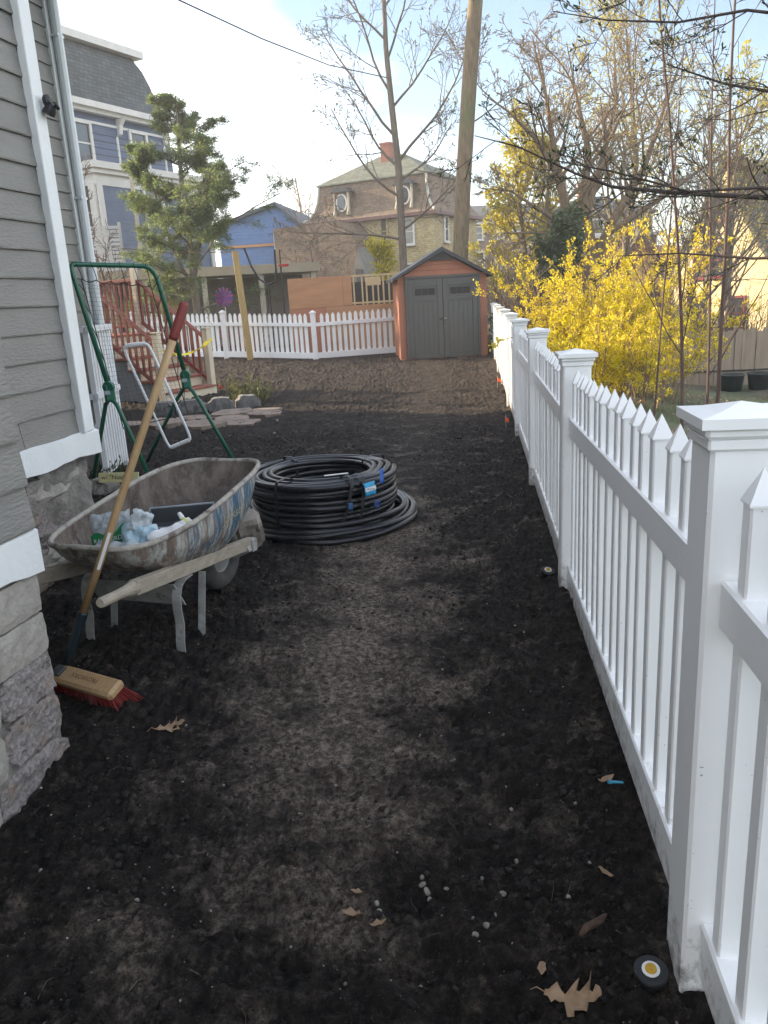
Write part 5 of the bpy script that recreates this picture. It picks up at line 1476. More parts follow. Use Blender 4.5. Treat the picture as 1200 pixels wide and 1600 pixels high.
m = MB(); m.box((-hl / 2 + 0.028, 0.0, 0.026), (0.05, 0.05, 0.012), b=0.003); m.build('bracket', mat('bracket_steel', (0.06, 0.065, 0.07), 0.4, metal=0.5), hb_)

# ------------------------------------------------------------------ coil of black pipe
CX, CY = -0.42, 5.43
MT['pipe'] = overlay(mat('black_poly_pipe', (0.012, 0.0125, 0.014), 0.30, 0.2, 8.0, spec=0.55), (0.055, 0.05, 0.045), 7.0, 0.62, 0.85)
CO = thing('pipe_coil', 'big coil of black plastic irrigation pipe lying on the soil', 'pipe coil', (CX, CY, gz(CX, CY)), 0)
pr = 0.0205
pts = []
rs = random.Random(14)
NLAY, NT = 9, 4
th = 0.0
for lay in range(NLAY):
    order = range(NT) if lay % 2 == 0 else range(NT - 1, -1, -1)
    z = 0.042 + lay * 0.0375
    ox, oy = rs.uniform(-.012, .012), rs.uniform(-.012, .012)
    for q in order:
        r = 0.365 + q * 0.047 + rs.uniform(-.008, .008)
        ph = rs.uniform(0, 6.28); am = rs.uniform(0.002, 0.010); zt_ = rs.uniform(-.004, .004); tp = rs.uniform(0, 6.28)
        for k in range(44):
            a_ = 2 * math.pi * k / 44 + 0.3
            rr = r + am * math.sin(2 * a_ + ph)
            pts.append((ox + rr * math.cos(a_), oy + rr * math.sin(a_), z + zt_ + 0.009 * math.sin(a_ + tp) + 0.012 * (rr - 0.36) * (lay > 6) * -3))
sm_pts = []
P_ = np.array(pts)
for _ in range(3):
    P_[1:-1] = 0.25 * P_[:-2] + 0.5 * P_[1:-1] + 0.25 * P_[2:]
m = MB(); m.tube([tuple(p) for p in P_], pr, 9); m.build('pipe', MT['pipe'], CO, smooth=True)
for q, (r, ox, oy, z, tl) in enumerate([(0.565, 0.02, -0.02, 0.075, 0.02), (0.60, 0.02, -0.03, 0.04, 0.018), (0.55, 0.03, -0.02, 0.03, 0.0), (0.605, 0.035, -0.03, 0.022, 0.0), (0.545, 0.03, 0.0, 0.115, 0.025), (0.60, 0.05, -0.01, 0.06, 0.012)]):
    m = MB()
    m.tube([(ox + r * (1 + 0.02 * math.sin(2 * a_ + q)) * math.cos(a_), oy + r * (1 + 0.02 * math.sin(2 * a_ + q)) * math.sin(a_), z + tl * math.sin(a_ * 1 + q * 1.3) + (0.012 * math.sin(3 * a_ + q))) for a_ in np.linspace(0, 2 * math.pi, 61)[:-1]], pr, 9, closed=True)
    m.build('loose_turn', MT['pipe'], CO, smooth=True)
MT['strap'] = mat('black_strapping', (0.010, 0.010, 0.011), 0.5, 0.1)
for a_, tl in ((-1.22, 0.10), (-1.03, 0.06), (-2.1, 0.0), (0.6, 0.0), (2.2, 0.0)):
    m = MB(); pp = []
    for (r, z, da) in ((0.345, 0.02, 0), (0.338, 0.2, 0), (0.345, 0.37, tl), (0.43, 0.392, tl), (0.52, 0.382, tl), (0.545, 0.33, tl * 0.7), (0.552, 0.2, 0), (0.55, 0.06, -tl)):
        pp.append((r * math.cos(a_ + da), r * math.sin(a_ + da), z))
    tv = Vector((-math.sin(a_), math.cos(a_), 0)) * 0.011
    vs = []; fs = []
    for p in pp: vs += [tuple(Vector(p) - tv), tuple(Vector(p) + tv)]
    fs = [(2 * k, 2 * k + 1, 2 * k + 3, 2 * k + 2) for k in range(len(pp) - 1)]
    m.add(vs, fs); o = m.build('strap', MT['strap'], CO); sm = o.modifiers.new('thickness', 'SOLIDIFY'); sm.thickness = 0.002
def tag_sheet(name, a_, z, r, w, h, mt, rot, seed, lab=None):
    rs_ = random.Random(seed); m = MB(); vs, fs = [], []
    n_ = 6
    for j in range(n_):
        for i in range(n_):
            u = (i / (n_ - 1) - .5) * w * (1 - 0.15 * rs_.random()); v = (j / (n_ - 1) - .5) * h
            vs.append((u, rs_.uniform(-.006, .003), v))
    for j in range(n_ - 1):
        for i in range(n_ - 1): fs.append((j * n_ + i, j * n_ + i + 1, (j + 1) * n_ + i + 1, (j + 1) * n_ + i))
    m.add(vs, fs)
    o = m.build(name, mt, CO, (r * math.cos(a_), r * math.sin(a_), z), (R(-6), R(rot), a_ + math.pi / 2), smooth=True)
    sm = o.modifiers.new('thickness', 'SOLIDIFY'); sm.thickness = 0.0015
    return o
MT['tag_blue'] = mat('sky_blue_tag', (0.04, 0.38, 0.68), 0.35, 0.15, 30.0)
MT['tag_dark'] = mat('royal_blue_tape', (0.03, 0.12, 0.45), 0.35, 0.15, 30.0)
tg = tag_sheet('label_tag', -0.93, 0.305, 0.565, 0.095, 0.085, MT['tag_blue'], -4, 1)
m = MB(); m.box((0, -0.009, 0.0), (0.085, 0.003, 0.026)); m.build('printed_stripe', MT['bag_white'], tg)
for k in range(3):
    m = MB(); m.box((-0.02 + k * 0.02, -0.0115, 0.002 - 0.004 * k), (0.014, 0.002, 0.004)); m.build('print_line', MT['shed_dark'], tg)
tag_sheet('blue_tape', -0.72, 0.365, 0.555, 0.042, 0.10, MT['tag_dark'], 14, 2)
tag_sheet('blue_tape', -0.83, 0.19, 0.56, 0.06, 0.05, mat('navy_tape', (0.02, 0.05, 0.16), 0.4), 20, 3)
tag_sheet('blue_tape', -1.20, 0.215, 0.575, 0.03, 0.045, mat('navy_tape_small', (0.03, 0.10, 0.25), 0.4), 0, 4)
m = MB(); m.box((0, 0, 0), (0.16, 0.018, 0.004)); m.build('white_strip', MT['bag_white'], CO, (0.12, -0.36, 0.392), (0, 0, R(15)))

# ------------------------------------------------------------------ sports rebounder net
MT['green_tube'] = mat('dark_green_enamel', (0.012, 0.10, 0.055), 0.35, 0.1, 8.0)
MT['net'] = mat('black_net_cord', (0.012, 0.012, 0.013), 0.7, 0.1)
RB = thing('rebounder_net', 'green framed sports rebounder net with white target frame beside the house', 'rebounder', (-2.05, 7.2, 0), 0)
def rl(p): return Vector((p[0] + 2.05, p[1] - 7.2, p[2]))
TL, TR_ = rl((-2.475, 6.85, 1.90)), rl((-1.93, 7.40, 1.875))
JL, JR = rl((-2.235, 6.65, 0.90)), rl((-1.765, 7.4, 0.90))
def arc(a, b, c, n=5, f=0.22):
    p0 = b.lerp(a, f); p2 = b.lerp(c, f)
    return [p0.lerp(b, t).lerp(b.lerp(p2, t), t) for t in np.linspace(0, 1, n)]
m = MB()
path = [JL] + arc(JL, TL, TR_, 6, 0.06) + arc(TL, TR_, JR, 6, 0.16) + [JR]
m.tube(path, 0.021, 12); m.build('upper_frame', MT['green_tube'], RB, smooth=True)
feet = {'L': ((-1.93, 6.55, 0.0), (-2.58, 6.85, 0.0)), 'R': ((-1.31, 7.18, 0.0), (-2.36, 7.75, 0.0))}
for k, J in (('L', JL), ('R', JR)):
    a_, b_ = (rl(f) for f in feet[k])
    m = MB(); top = J + Vector((0, 0, -0.10))
    pth = [a_, a_.lerp(top, 0.8) + Vector((0.03, -0.01, 0.0))] + [top + Vector((0.055, -0.03, -0.045)), top, top + Vector((-0.055, 0.03, -0.045))] + [b_.lerp(top, 0.8) + Vector((-0.03, 0.01, 0)), b_]
    m.tube(pth, 0.018, 10); m.build('leg_hoop', MT['green_tube'], RB, smooth=True)
    m = MB(); m.box(J + Vector((0, 0, -0.05)), (0.085, 0.05, 0.15), (0, 0, R(30)), b=0.012); m.lathe([(0, -0.03), (0.045, -0.03), (0.05, 0), (0.045, 0.03), (0, 0.03)], 14, tuple(J), axis='Y')
    j_ = m.build('joint', MT['green_tube'], RB)
    m = MB(); m.box(J + Vector((-0.004, -0.042, -0.045)), (0.045, 0.014, 0.03), (0, 0, R(20))); m.build('sticker', mat('grey_sticker', (0.30, 0.33, 0.36), 0.4), j_)
    for f in feet[k]:
        m = MB(); p = rl(f); m.tube([p + Vector((0, 0, -0.01)), p + Vector((0, 0, 0.05))], 0.024, 10); m.build('foot_cap', MT['black_plastic'], RB)
# net sheet: cords both ways, sagging inside the frame, hooked to it
def net_pt(u, v):
    """u 0..1 across, v 0 bottom..1 top"""
    a_ = JL.lerp(TL, 1.0) + Vector((0.07, 0.02, -0.12)); b_ = TR_ + Vector((-0.05, 0.0, -0.16))
    c_ = JL + Vector((0.07, 0.01, -0.36)); d_ = JR + Vector((-0.02, 0.0, -0.36))
    p = (c_.lerp(d_, u)).lerp(a_.lerp(b_, u), v)
    sag = 0.05 * math.sin(math.pi * u) * math.sin(math.pi * v)
    sc = 0.022 * abs(math.sin(math.pi * u * 5)) * (v > 0.96)
    return p + Vector((-0.4 * sag, sag, -sc))
m = MB()
NU, NV = 15, 34
for i in range(NU + 1):
    m.tube([net_pt(i / NU, v) for v in np.linspace(0, 1, 9)], 0.0010, 3, cap=False)
for j in range(NV + 1):
    m.tube([net_pt(u, j / NV) for u in np.linspace(0, 1, 7)], 0.0010, 3, cap=False)
net = m.build('net', MT['net'], RB)
m = MB(); bord = [net_pt(u, 1) for u in np.linspace(0, 1, 21)] + [net_pt(1, v) for v in np.linspace(0.97, 0, 14)] + [net_pt(u, 0) for u in np.linspace(0.93, 0, 12)] + [net_pt(0, v) for v in np.linspace(0.03, 0.97, 14)]
m.tube(bord, 0.0045, 5, closed=True); m.build('border_cord', MT['net'], RB)
hooks = [(net_pt(u, 1.0), TL.lerp(TR_, 0.06 + 0.84 * u)) for u in (0.02, 0.22, 0.42, 0.62, 0.82, 1.0)] + \
        [(net_pt(0, v), JL.lerp(TL, 0.02 + 0.93 * v)) for v in (0.12, 0.28, 0.44, 0.6, 0.76, 0.92)] + [(net_pt(1, v), JR.lerp(TR_, 0.02 + 0.9 * v)) for v in (0.1, 0.28, 0.46, 0.64, 0.82, 0.96)]
for a_, b_ in hooks:
    m = MB(); d_ = (b_ - a_); q_ = a_ + d_ * 0.5 + Vector((0.008, -0.008, -0.006))
    m.tube([a_, q_, b_], 0.0035, 5)
    t_ = Vector((0, 0, 1)) if abs(d_.normalized().z) < 0.6 else Vector((1, 0.3, 0)).normalized()
    e1 = d_.normalized(); ring = [b_ + e1 * 0.024 * math.cos(x_) + Vector((0, -1, 0)).cross(t_).cross(t_).normalized() * 0.024 * math.sin(x_) for x_ in np.linspace(0, 6.283, 11)[:-1]]
    m.tube(ring, 0.003, 4, closed=True); m.build('hook', MT['net'], RB)
# white target frame fixed in the net
def tgt(x, z): 
    y = 7.28 - 0.10 * (z - 0.2)
    return rl((x, y - 0.06, z))
c4 = [tgt(-2.22, 1.20), tgt(-1.99, 1.215), tgt(-1.735, 0.33), tgt(-1.95, 0.255)]
path = []
for i in range(4):
    path += arc(c4[i - 1], c4[i], c4[(i + 1) % 4], 5, 0.10 if i in (0, 2) else 0.10)
m = MB(); m.tube(path, 0.013, 8, closed=True); tf = m.build('target_frame', mat('white_foam_tube', (0.78, 0.78, 0.80), 0.5, 0.05), RB, smooth=True)
m = MB(); m.tube([c4[0].lerp(c4[1], 0.12), c4[0].lerp(c4[1], 0.5) + Vector((0, 0, .004)), c4[0].lerp(c4[1], 0.88)], 0.02, 8); m.build('sleeve', MT['bag_white'], tf)
m = MB(); m.tube([c4[3].lerp(c4[2], 0.1), c4[3].lerp(c4[2], 0.46)], 0.02, 8); m.tube([c4[3].lerp(c4[2], 0.52), c4[3].lerp(c4[2], 0.9)], 0.02, 8); m.build('sleeve', MT['bag_white'], tf)

# ------------------------------------------------------------------ white slatted gate behind the net
GT = thing('slatted_gate', 'white slatted garden gate with arched bottom rail standing by the house corner', 'gate', (-2.455, 6.93, 0.0), 0)
ga = math.atan2(0.74, -0.06)
MT['gate_white'] = mat('white_gate_paint', (0.74, 0.75, 0.77), 0.4, 0.04)
GT.rotation_euler = (0, 0, ga)
for k in range(8):
    x = 0.035 + k * 0.095
    m = MB(); m.box((x, 0, 0.72), (0.055, 0.02, 1.26)); m.build('slat', MT['gate_white'], GT)
for x in (0.0, 0.74):
    m = MB(); m.box((x, 0.0, 0.66), (0.05, 0.045, 1.42)); m.build('stile', MT['gate_white'], GT)
for z in (1.37, 0.80):
    m = MB(); m.box((0.37, 0.022, z), (0.84, 0.03, 0.05)); m.box((0.37, -0.022, z), (0.84, 0.03, 0.05)); m.build('rail', MT['gate_white'], GT)
m = MB(); n_ = 10
for k in range(n_):
    a0, a1 = k / n_, (k + 1) / n_
    f = lambda t: 0.12 + 0.09 * math.sin(math.pi * t)
    m.beam((-0.03 + 0.80 * a0, 0.026, f(a0)), (-0.03 + 0.80 * a1, 0.026, f(a1)), 0.03, 0.05)
m.build('arched_rail', MT['gate_white'], GT)
# pale yellow board with black handwriting
m = MB(); m.box((0, 0, 0.045), (0.34, 0.02, 0.085), b=0.003)
o = m.build('marked_board', mat('pale_yellow_wood', (0.52, 0.48, 0.25), 0.7, 0.12, 12.0), None, (-2.20, 6.45, 0.12), (R(-14), R(1), R(-4)))
tag(o, 'short pale yellow board with black handwriting behind the wheelbarrow', 'board')
tx = text_mesh('handwriting', 'w/ "Noah"', 0.055, mat('black_marker', (0.012, 0.012, 0.012), 0.6))
link('handwriting', tx, o, (-0.03, -0.0112, 0.047), (R(90), 0, R(0)))
for i, (x, y, w_, h_, d_, lab) in enumerate([(-2.10, 6.42, 0.24, 0.14, 0.2, 'low grey stone block under the marked board'), (-2.42, 6.5, 0.22, 0.15, 0.2, 'grey stone block against the house corner')]):
    m = stone_mesh(w_, h_, d_, 500 + i, 0.3, 7, 5, 0.008)
    o = m.build('stone_block', MT['concrete'], None, (x, y, h_ / 2 - 0.01), (0, 0, R(-95 - 8 * i))); tag(o, lab, 'stone')
# wedge stone behind the wheel
m = stone_mesh(0.17, 0.22, 0.13, 510, 0.25, 8, 8, 0.006)
o = m.build('wedge_stone', mat('pale_broken_stone', (0.28, 0.24, 0.205), 0.9, 0.2, 9.0, bump=0.4), None, (-0.83, 4.66, 0.12), (R(8), R(20), R(-75))); tag(o, 'pale broken stone chocked against the front of the wheelbarrow', 'stone')

# ------------------------------------------------------------------ stone edging and flat stone patch
MT['edge_stone'] = mat('grey_edging_granite', (0.15, 0.145, 0.14), 0.95, 0.25, 20.0, bump=0.7, bscale=50)
MT['flag_stone'] = overlay(mat('pinkish_flagstone', (0.26, 0.205, 0.165), 0.95, 0.2, 12.0, bump=0.7, bscale=60), (0.12, 0.10, 0.085), 6.0, 0.5, 0.65)
SE = thing('stone_edging', 'low row of grey edging stones beside the stairs with a flat stone patch', 'edging', (-2.2, 11.6, 0), 0)
ex = [(-3.15, 11.45, 0.42), (-2.70, 11.50, 0.44), (-2.28, 11.6, 0.38), (-1.90, 11.75, 0.36)]
for i, (x, y, w_) in enumerate(ex):
    m = stone_mesh(w_, 0.30, 0.24, 520 + i, 0.3, 8, 5, 0.01); m.build('stone', MT['edge_stone'], SE, (x + 2.2, y - 11.6 - 0.06, 0.05), (0, 0, R(-84 + i * 4)))
rs = random.Random(31)
fl = [(-2.95, 10.75), (-2.5, 10.85), (-2.05, 10.95), (-1.65, 11.15), (-2.8, 10.3), (-2.4, 10.35), (-1.95, 10.45), (-1.55, 10.75), (-2.2, 9.98), (-3.3, 10.6), (-1.8, 10.15)]
for i, (x, y) in enumerate(fl):
    n_ = 9; poly = [((0.27 + rs.uniform(-.05, .05)) * math.cos(2 * math.pi * k / n_), (0.25 + rs.uniform(-.05, .05)) * math.sin(2 * math.pi * k / n_)) for k in range(n_)]
    m = MB(); m.prism(poly, -0.06, 0.0, 'XY'); m.build('flagstone', MT['flag_stone'], SE, (x + 2.2, y - 11.6, gz(x, y) + 0.03), (R(rs.uniform(-3, 3)), R(rs.uniform(-3, 3)), rs.uniform(0, 6)))

# ------------------------------------------------------------------ small things on the soil
MT['orange_flag'] = mat('fluorescent_orange_plastic', (0.85, 0.12, 0.02), 0.45, 0.1)
for (x, y, rz, lab) in ((1.83, 12.0, 20, 'orange marker flag at the foot of the far white fence posts'), (1.40, 8.62, 60, 'small orange marker flag low against the middle of the white fence'), (-2.80, 14.1, -10, 'orange marker flag lying beside the bottom stair')):
    t = thing('marker_flag', lab, 'flag', (x, y, gz(x, y)), rz, 'orange marker flags')
    m = MB(); m.tube([(0, 0, -0.02), (0, 0, 0.16)], 0.003, 5); m.build('wire_stake', MT['steel'], t)
    m = MB(); vs = []
    for k in range(6):
        vs += [(0.017 * k, 0.014 * math.sin(k * 1.4), 0.15 - 0.016 * k), (0.015 * k, 0.018 * math.sin(k * 1.5 + .5), 0.075 - 0.003 * k)]
    m.add(vs, [(2 * k, 2 * k + 1, 2 * k + 3, 2 * k + 2) for k in range(5)]); o = m.build('flag_sheet', MT['orange_flag'], t); sm = o.modifiers.new('thickness', 'SOLIDIFY'); sm.thickness = 0.002
# pop-up sprinkler heads
def sprinkler(x, y, h, tilt, lab):
    t = thing('sprinkler_head', lab, 'sprinkler', (x, y, gz(x, y) + h), 0, 'sprinkler heads along the fence'); t.rotation_euler = tilt
    m = MB(); m.lathe([(0, -0.14), (0.024, -0.14), (0.026, -0.02), (0.034, -0.018), (0.036, -0.004), (0.034, 0.0), (0.020, 0.0), (0, -0.001)], 24); m.build('body', MT['black_plastic'], t, smooth=False)
    m = MB(); m.lathe([(0.0, 0.0005), (0.0185, 0.0005), (0.0185, 0.003), (0, 0.003)], 20); m.build('white_ring', MT['bag_white'], t)
    m = MB(); m.lathe([(0, 0.003), (0.0125, 0.003), (0.0115, 0.006), (0.004, 0.0055), (0.0035, 0.008), (0, 0.008)], 16); m.build('nozzle', mat('amber_nozzle', (0.50, 0.30, 0.02), 0.35), t)
sprinkler(0.505, 1.335, 0.045, (R(8), R(-4), 0), 'black sprinkler head with amber nozzle beside the nearest white post')
sprinkler(0.835, 3.86, 0.02, (R(20), R(8), 0), 'small sprinkler head lying by the foot of the second white post')
# dead oak leaves
MT['dead_leaf'] = leaf_mat('dry_oak_leaf', (0.30, 0.185, 0.10), (0.44, 0.30, 0.19), 0.7, 0.15, 40.0)
def oak_leaf(name, L, seed, loc, rot, lab, curl=0.25):
    rs_ = random.Random(seed)
    lobes = [0.03, 0.06, 0.15, 0.22, 0.10, 0.08, 0.28, 0.40, 0.15, 0.11, 0.30, 0.36, 0.14, 0.10, 0.17, 0.15, 0.03]
    n_ = len(lobes); vs = []; fs = []
    for k in range(n_):
        t_ = k / (n_ - 1); x = (t_ - 0.4) * L
        wl = max(.04, lobes[k]) * L * rs_.uniform(0.8, 1.1); wr_ = lobes[max(0, min(n_ - 1, k + (k % 3 == 0)))] * L * rs_.uniform(0.8, 1.1)
        sk = 0.10 * L * (lobes[k] > 0.25)
        zc = curl * L * ((t_ - 0.5) ** 2) * 1.5
        vs += [(x + sk, wl, zc + curl * wl * rs_.uniform(0.2, 1.3)), (x + sk * .5, wl * 0.5, zc + 0.1 * curl * wl), (x, 0, zc), (x + sk * .5, -wr_ * 0.5, zc + 0.1 * curl * wr_), (x + sk, -wr_, zc + curl * wr_ * rs_.uniform(0.2, 1.3))]
    for k in range(n_ - 1):
        for j in range(4): fs.append((k * 5 + j, k * 5 + j + 1, (k + 1) * 5 + j + 1, (k + 1) * 5 + j))
    t = thing(name, lab, 'leaf', loc, 0, 'dead leaves on the soil'); t.rotation_euler = rot
    m = MB(); m.add(vs, fs); o = m.build('blade', MT['dead_leaf'], t, smooth=True); sm = o.modifiers.new('thickness', 'SOLIDIFY'); sm.thickness = 0.0008
    m = MB(); m.tube([(-0.4 * L, 0, vs[2][2]), (-0.52 * L, 0.02 * L, vs[2][2] + 0.01), (-0.68 * L, 0.05 * L, vs[2][2] - 0.004)], 0.0011, 4); m.build('stalk', MT['dead_leaf'], t)
oak_leaf('oak_leaf', 0.105, 1, (-0.835, 2.58, gz(-.835, 2.58) + 0.012), (R(6), R(-4), R(20)), 'tan oak leaf lying on the soil right of the stone foundation')
oak_leaf('oak_leaf', 0.125, 2, (0.335, 1.33, gz(.335, 1.33) + 0.022), (R(10), R(-18), R(-25)), 'large curled tan oak leaf at the bottom edge left of the sprinkler', 0.5)
for i, (x, y, L, lab) in enumerate([(-0.135, 1.63, 0.055, 'curled narrow leaf beside the pale pebbles, left of the pair'), (-0.07, 1.585, 0.042, 'small pointed leaf just right of the curled narrow leaf'), (0.60, 1.985, 0.05, 'crumpled leaf under the blue plastic plug by the fence'),
                                     (0.50, 1.66, 0.04, 'pale leaf scrap near the bark stick by the fence'), (-0.13, 1.71, 0.03, 'tiny folded leaf above the curled narrow leaf'), (0.29, 1.42, 0.045, 'thin curled leaf above the large oak leaf')]):
    rs_ = random.Random(40 + i)
    m = MB(); vs = []
    for k in range(7):
        t_ = k / 6; w_ = 0.28 * L * math.sin(math.pi * min(1, t_ * 0.92 + 0.05)); z_ = 0.9 * L * (t_ - 0.45) ** 2 + 0.004 + 0.05 * L * math.sin(k * 2.1 + i)
        w_ *= rs_.uniform(.6, 1.1); vs += [((t_ - .5) * L, w_, z_ + w_ * 1.1), ((t_ - .5) * L, 0, z_), ((t_ - .5) * L, -w_, z_ + w_ * 0.6)]
    m.add(vs, [(3 * k + j, 3 * k + j + 1, 3 * k + j + 4, 3 * k + j + 3) for k in range(6) for j in range(2)])
    o = m.build('dry_leaf', MT['dead_leaf'], None, (x, y, gz(x, y)), (rs_.uniform(-.3, .3), rs_.uniform(-.3, .3), rs_.uniform(0, 6)), smooth=True)
    sm = o.modifiers.new('thickness', 'SOLIDIFY'); sm.thickness = 0.0008
    tag(o, lab, 'leaf', 'dead leaves on the soil')
# blue wall plug
m = MB(); m.tube([(-0.022, 0, 0), (0.008, 0, 0), (0.012, 0, 0), (0.022, 0, 0)], [0.0035, 0.0042, 0.0065, 0.0065], 8)
o = m.build('wall_plug', mat('light_blue_plastic', (0.06, 0.36, 0.55), 0.4), None, (0.622, 1.975, gz(.622, 1.975) + 0.022), (0, R(12), R(150)), smooth=True); tag(o, 'light blue plastic wall plug lying on a leaf by the fence', 'plug')
# bark stick
m = MB(); m.tube([(-0.045, 0, 0), (-0.02, 0.003, 0.003), (0.02, -0.002, 0.002), (0.045, 0.002, 0)], [0.006, 0.009, 0.009, 0.005], 7)
o = m.build('bark_stick', mat('brown_bark_stick', (0.08, 0.045, 0.03), 0.9, 0.3, 60.0, bump=0.6, bscale=120), None, (0.43, 1.50, gz(.43, 1.5) + 0.009), (0, 0, R(35)), smooth=True); tag(o, 'short brown bark stick on the soil near the sprinkler', 'stick')
# pebbles one can pick out
MT['pebble'] = mat('pale_pebble', (0.13, 0.118, 0.10), 0.85, 0.25, 50.0, col2=(0.31, 0.29, 0.255))
bm = bmesh.new(); bmesh.ops.create_icosphere(bm, subdivisions=2, radius=1.0)
rs = random.Random(6)
for v in bm.verts: v.co = v.co * (1 + 0.22 * (rs.random() - 0.5))
pme = bpy.data.meshes.new('pebble'); bm.to_mesh(pme); bm.free(); pme.materials.append(MT['pebble']); pme.polygons.foreach_set('use_smooth', [True] * len(pme.polygons))
peb = [(0.045, 1.735, 9), (0.055, 1.72, 10), (0.06, 1.70, 8), (0.045, 1.755, 8), (-0.075, 1.665, 8), (-0.068, 1.64, 10), (-0.066, 1.62, 9), (0.105, 1.70, 6), (0.20, 1.72, 7), (0.245, 1.66, 9), (0.145, 1.625, 5), (0.16, 1.60, 6), (0.19, 1.575, 9),
       (0.215, 1.60, 7), (0.16, 1.545, 10), (0.40, 1.62, 8), (-0.30, 2.05, 7), (0.08, 2.44, 8), (0.33, 2.03, 9), (0.36, 2.35, 7), (-0.95, 2.02, 9), (-1.02, 1.88, 7), (-0.56, 2.2, 8), (0.20, 2.9, 7), (0.32, 3.3, 8), (0.02, 2.28, 6), (-0.25, 2.62, 6), (-0.7, 1.72, 7), (0.5, 1.95, 6), (-0.15, 1.45, 6), (0.3, 1.78, 7), (-1.3, 10.05, 30), (-1.25, 9.3, 22)]
for i, (x, y, s) in enumerate(peb):
    o = link('pebble', pme, None, (x, y, gz(x, y) - s * 0.00004), (rs.uniform(0, 6), rs.uniform(0, 6), rs.uniform(0, 6)))
    s *= 0.00098 if y < 2 else 0.00078
    o.scale = (s * rs.uniform(1, 1.5), s * rs.uniform(.8, 1), s * rs.uniform(.6, .8))
    tag(o, 'small pale pebble lying on the dark soil', 'pebble', 'pale pebbles on the soil')
# overhead cable and clothes line
m = MB(); m.tube([(-3.6, 13.1, 6.40), (-2.93, 15.0, 6.46), (-1.9, 17.8, 6.62), (-0.7, 21.0, 6.9), (0.76, 24.0, 7.28)], 0.013, 6)
o = m.build('overhead_cable', MT['black_plastic'], None); tag(o, 'black overhead cable crossing the sky to the budding tree', 'cable')
m = MB(); m.tube([(-6.6, 21.4, 3.1), (-5.0, 21.2, 2.86), (-3.32, 20.75, 2.77)], 0.008, 5)
o = m.build('clothes_line', mat('red_brown_cord', (0.12, 0.06, 0.05), 0.8), None); tag(o, 'thin brown line tied to the top of the timber post', 'line')
# things behind the back fence
t = thing('pinwheel', 'purple and magenta round pinwheel above the back fence beside the evergreen', 'pinwheel', (-3.95, 21.9, 0.0), 0)
m = MB()
for k in range(14):
    a_ = k * 2 * math.pi / 14
    m.add([(0, 0, 0), (0.24 * math.cos(a_), -0.02, 0.24 * math.sin(a_)), (0.26 * math.cos(a_ + .3), 0.03, 0.26 * math.sin(a_ + .3)), (0.12 * math.cos(a_ + .4), 0.04, 0.12 * math.sin(a_ + .4))], [(0, 1, 2, 3)], k % 2)
o = m.build('vanes', [mat('magenta_foil', (0.24, 0.03, 0.14), 0.5), mat('violet_foil', (0.09, 0.04, 0.22), 0.5)], t, (0, 0, 1.72)); sm = o.modifiers.new('thickness', 'SOLIDIFY'); sm.thickness = 0.003
m = MB(); m.tube([(0, 0.06, 0), (0, 0.06, 1.75)], 0.012, 6); m.build('stake', MT['blue_trim'], t)
t = thing('machine_poles', 'dark curved poles with a short red bar rising above the plywood behind the fence', 'stand', (-3.05, 24.5, 0.0), 0)  # curved poles and red bar of an unidentified machine
m = MB(); m.tube([(-0.62, 0, 3.1), (-0.45, 0, 2.55), (-0.25, 0, 2.2), (-0.02, 0, 2.02), (0.2, 0, 2.1), (0.26, 0, 2.4), (0.27, 0, 3.0)], 0.032, 8); m.build('curved_pole', MT['black_plastic'], t, smooth=True)
m = MB(); m.tube([(0.40, 0.02, 0.4), (0.41, 0.02, 3.0)], 0.022, 6); m.tube([(0.0, 0.03, 0.1), (0.0, 0.03, 2.03)], 0.03, 6); m.build('upright', MT['black_plastic'], t)
m = MB(); m.box((0.50, -0.04, 2.55), (0.30, 0.06, 0.07), b=0.015); m.build('red_bar', mat('bright_red_paint', (0.50, 0.03, 0.03), 0.4), t)
# ------------------------------------------------------------------ vegetation
class Twigs:
    """many tapered tubes gathered fast, kept per level"""
    def __init__(s): s.paths = []; s.tips = []
def rvec(rs):
    return Vector((rs.gauss(0, 1), rs.gauss(0, 1), rs.gauss(0, 1))).normalized()
def grow(T, rs, p, d, L, r, lev, P):
    nseg = P['seg'][lev]; pts = [Vector(p)]; rad = [r]; d = Vector(d).normalized()
    for i in range(nseg):
        d = (d + rvec(rs) * P['wander'][lev] + Vector((0, 0, P['up'][lev]))).normalized()
        pts.append(pts[-1] + d * (L / nseg)); t = (i + 1) / nseg
        rad.append(max(P['rmin'], r * (1 - (1 - P['taper']) * t)))
    T.paths.append((pts, rad, lev))
    branch_from(T, rs, pts, rad, L, lev, P)
def branch_from(T, rs, pts, rad, L, lev, P, t0=None):
    if lev >= P['levels']:
        T.tips.append((pts, lev)); return
    n = P['n'][lev]; n = max(1, int(n * rs.uniform(0.75, 1.25)))
    k = len(pts) - 1
    for i in range(n):
        a = P['t0'][lev] if t0 is None else t0
        t = a + (1 - a) * ((i + rs.random()) / n); f = t * k; j = min(int(f), k - 1); q = pts[j].lerp(pts[j + 1], f - j)
        ax = (pts[j + 1] - pts[j]).normalized(); rr = rad[j] + (rad[j + 1] - rad[j]) * (f - j)
        side = ax.cross(rvec(rs)).normalized()
        if P.get('flat'): side = (side + Vector((0, 0, -side.z * P['flat']))).normalized()
        an = R(P['ang'][lev] * rs.uniform(0.7, 1.25))
        d = ax * math.cos(an) + side * math.sin(an)
        grow(T, rs, q, d, L * P['len'][lev] * (1.15 - 0.6 * t) * rs.uniform(0.7, 1.2), max(P['rmin'], rr * P['rr'][lev]), lev + 1, P)
    if lev + 1 >= P['levels']: T.tips.append((pts[-2:], lev))
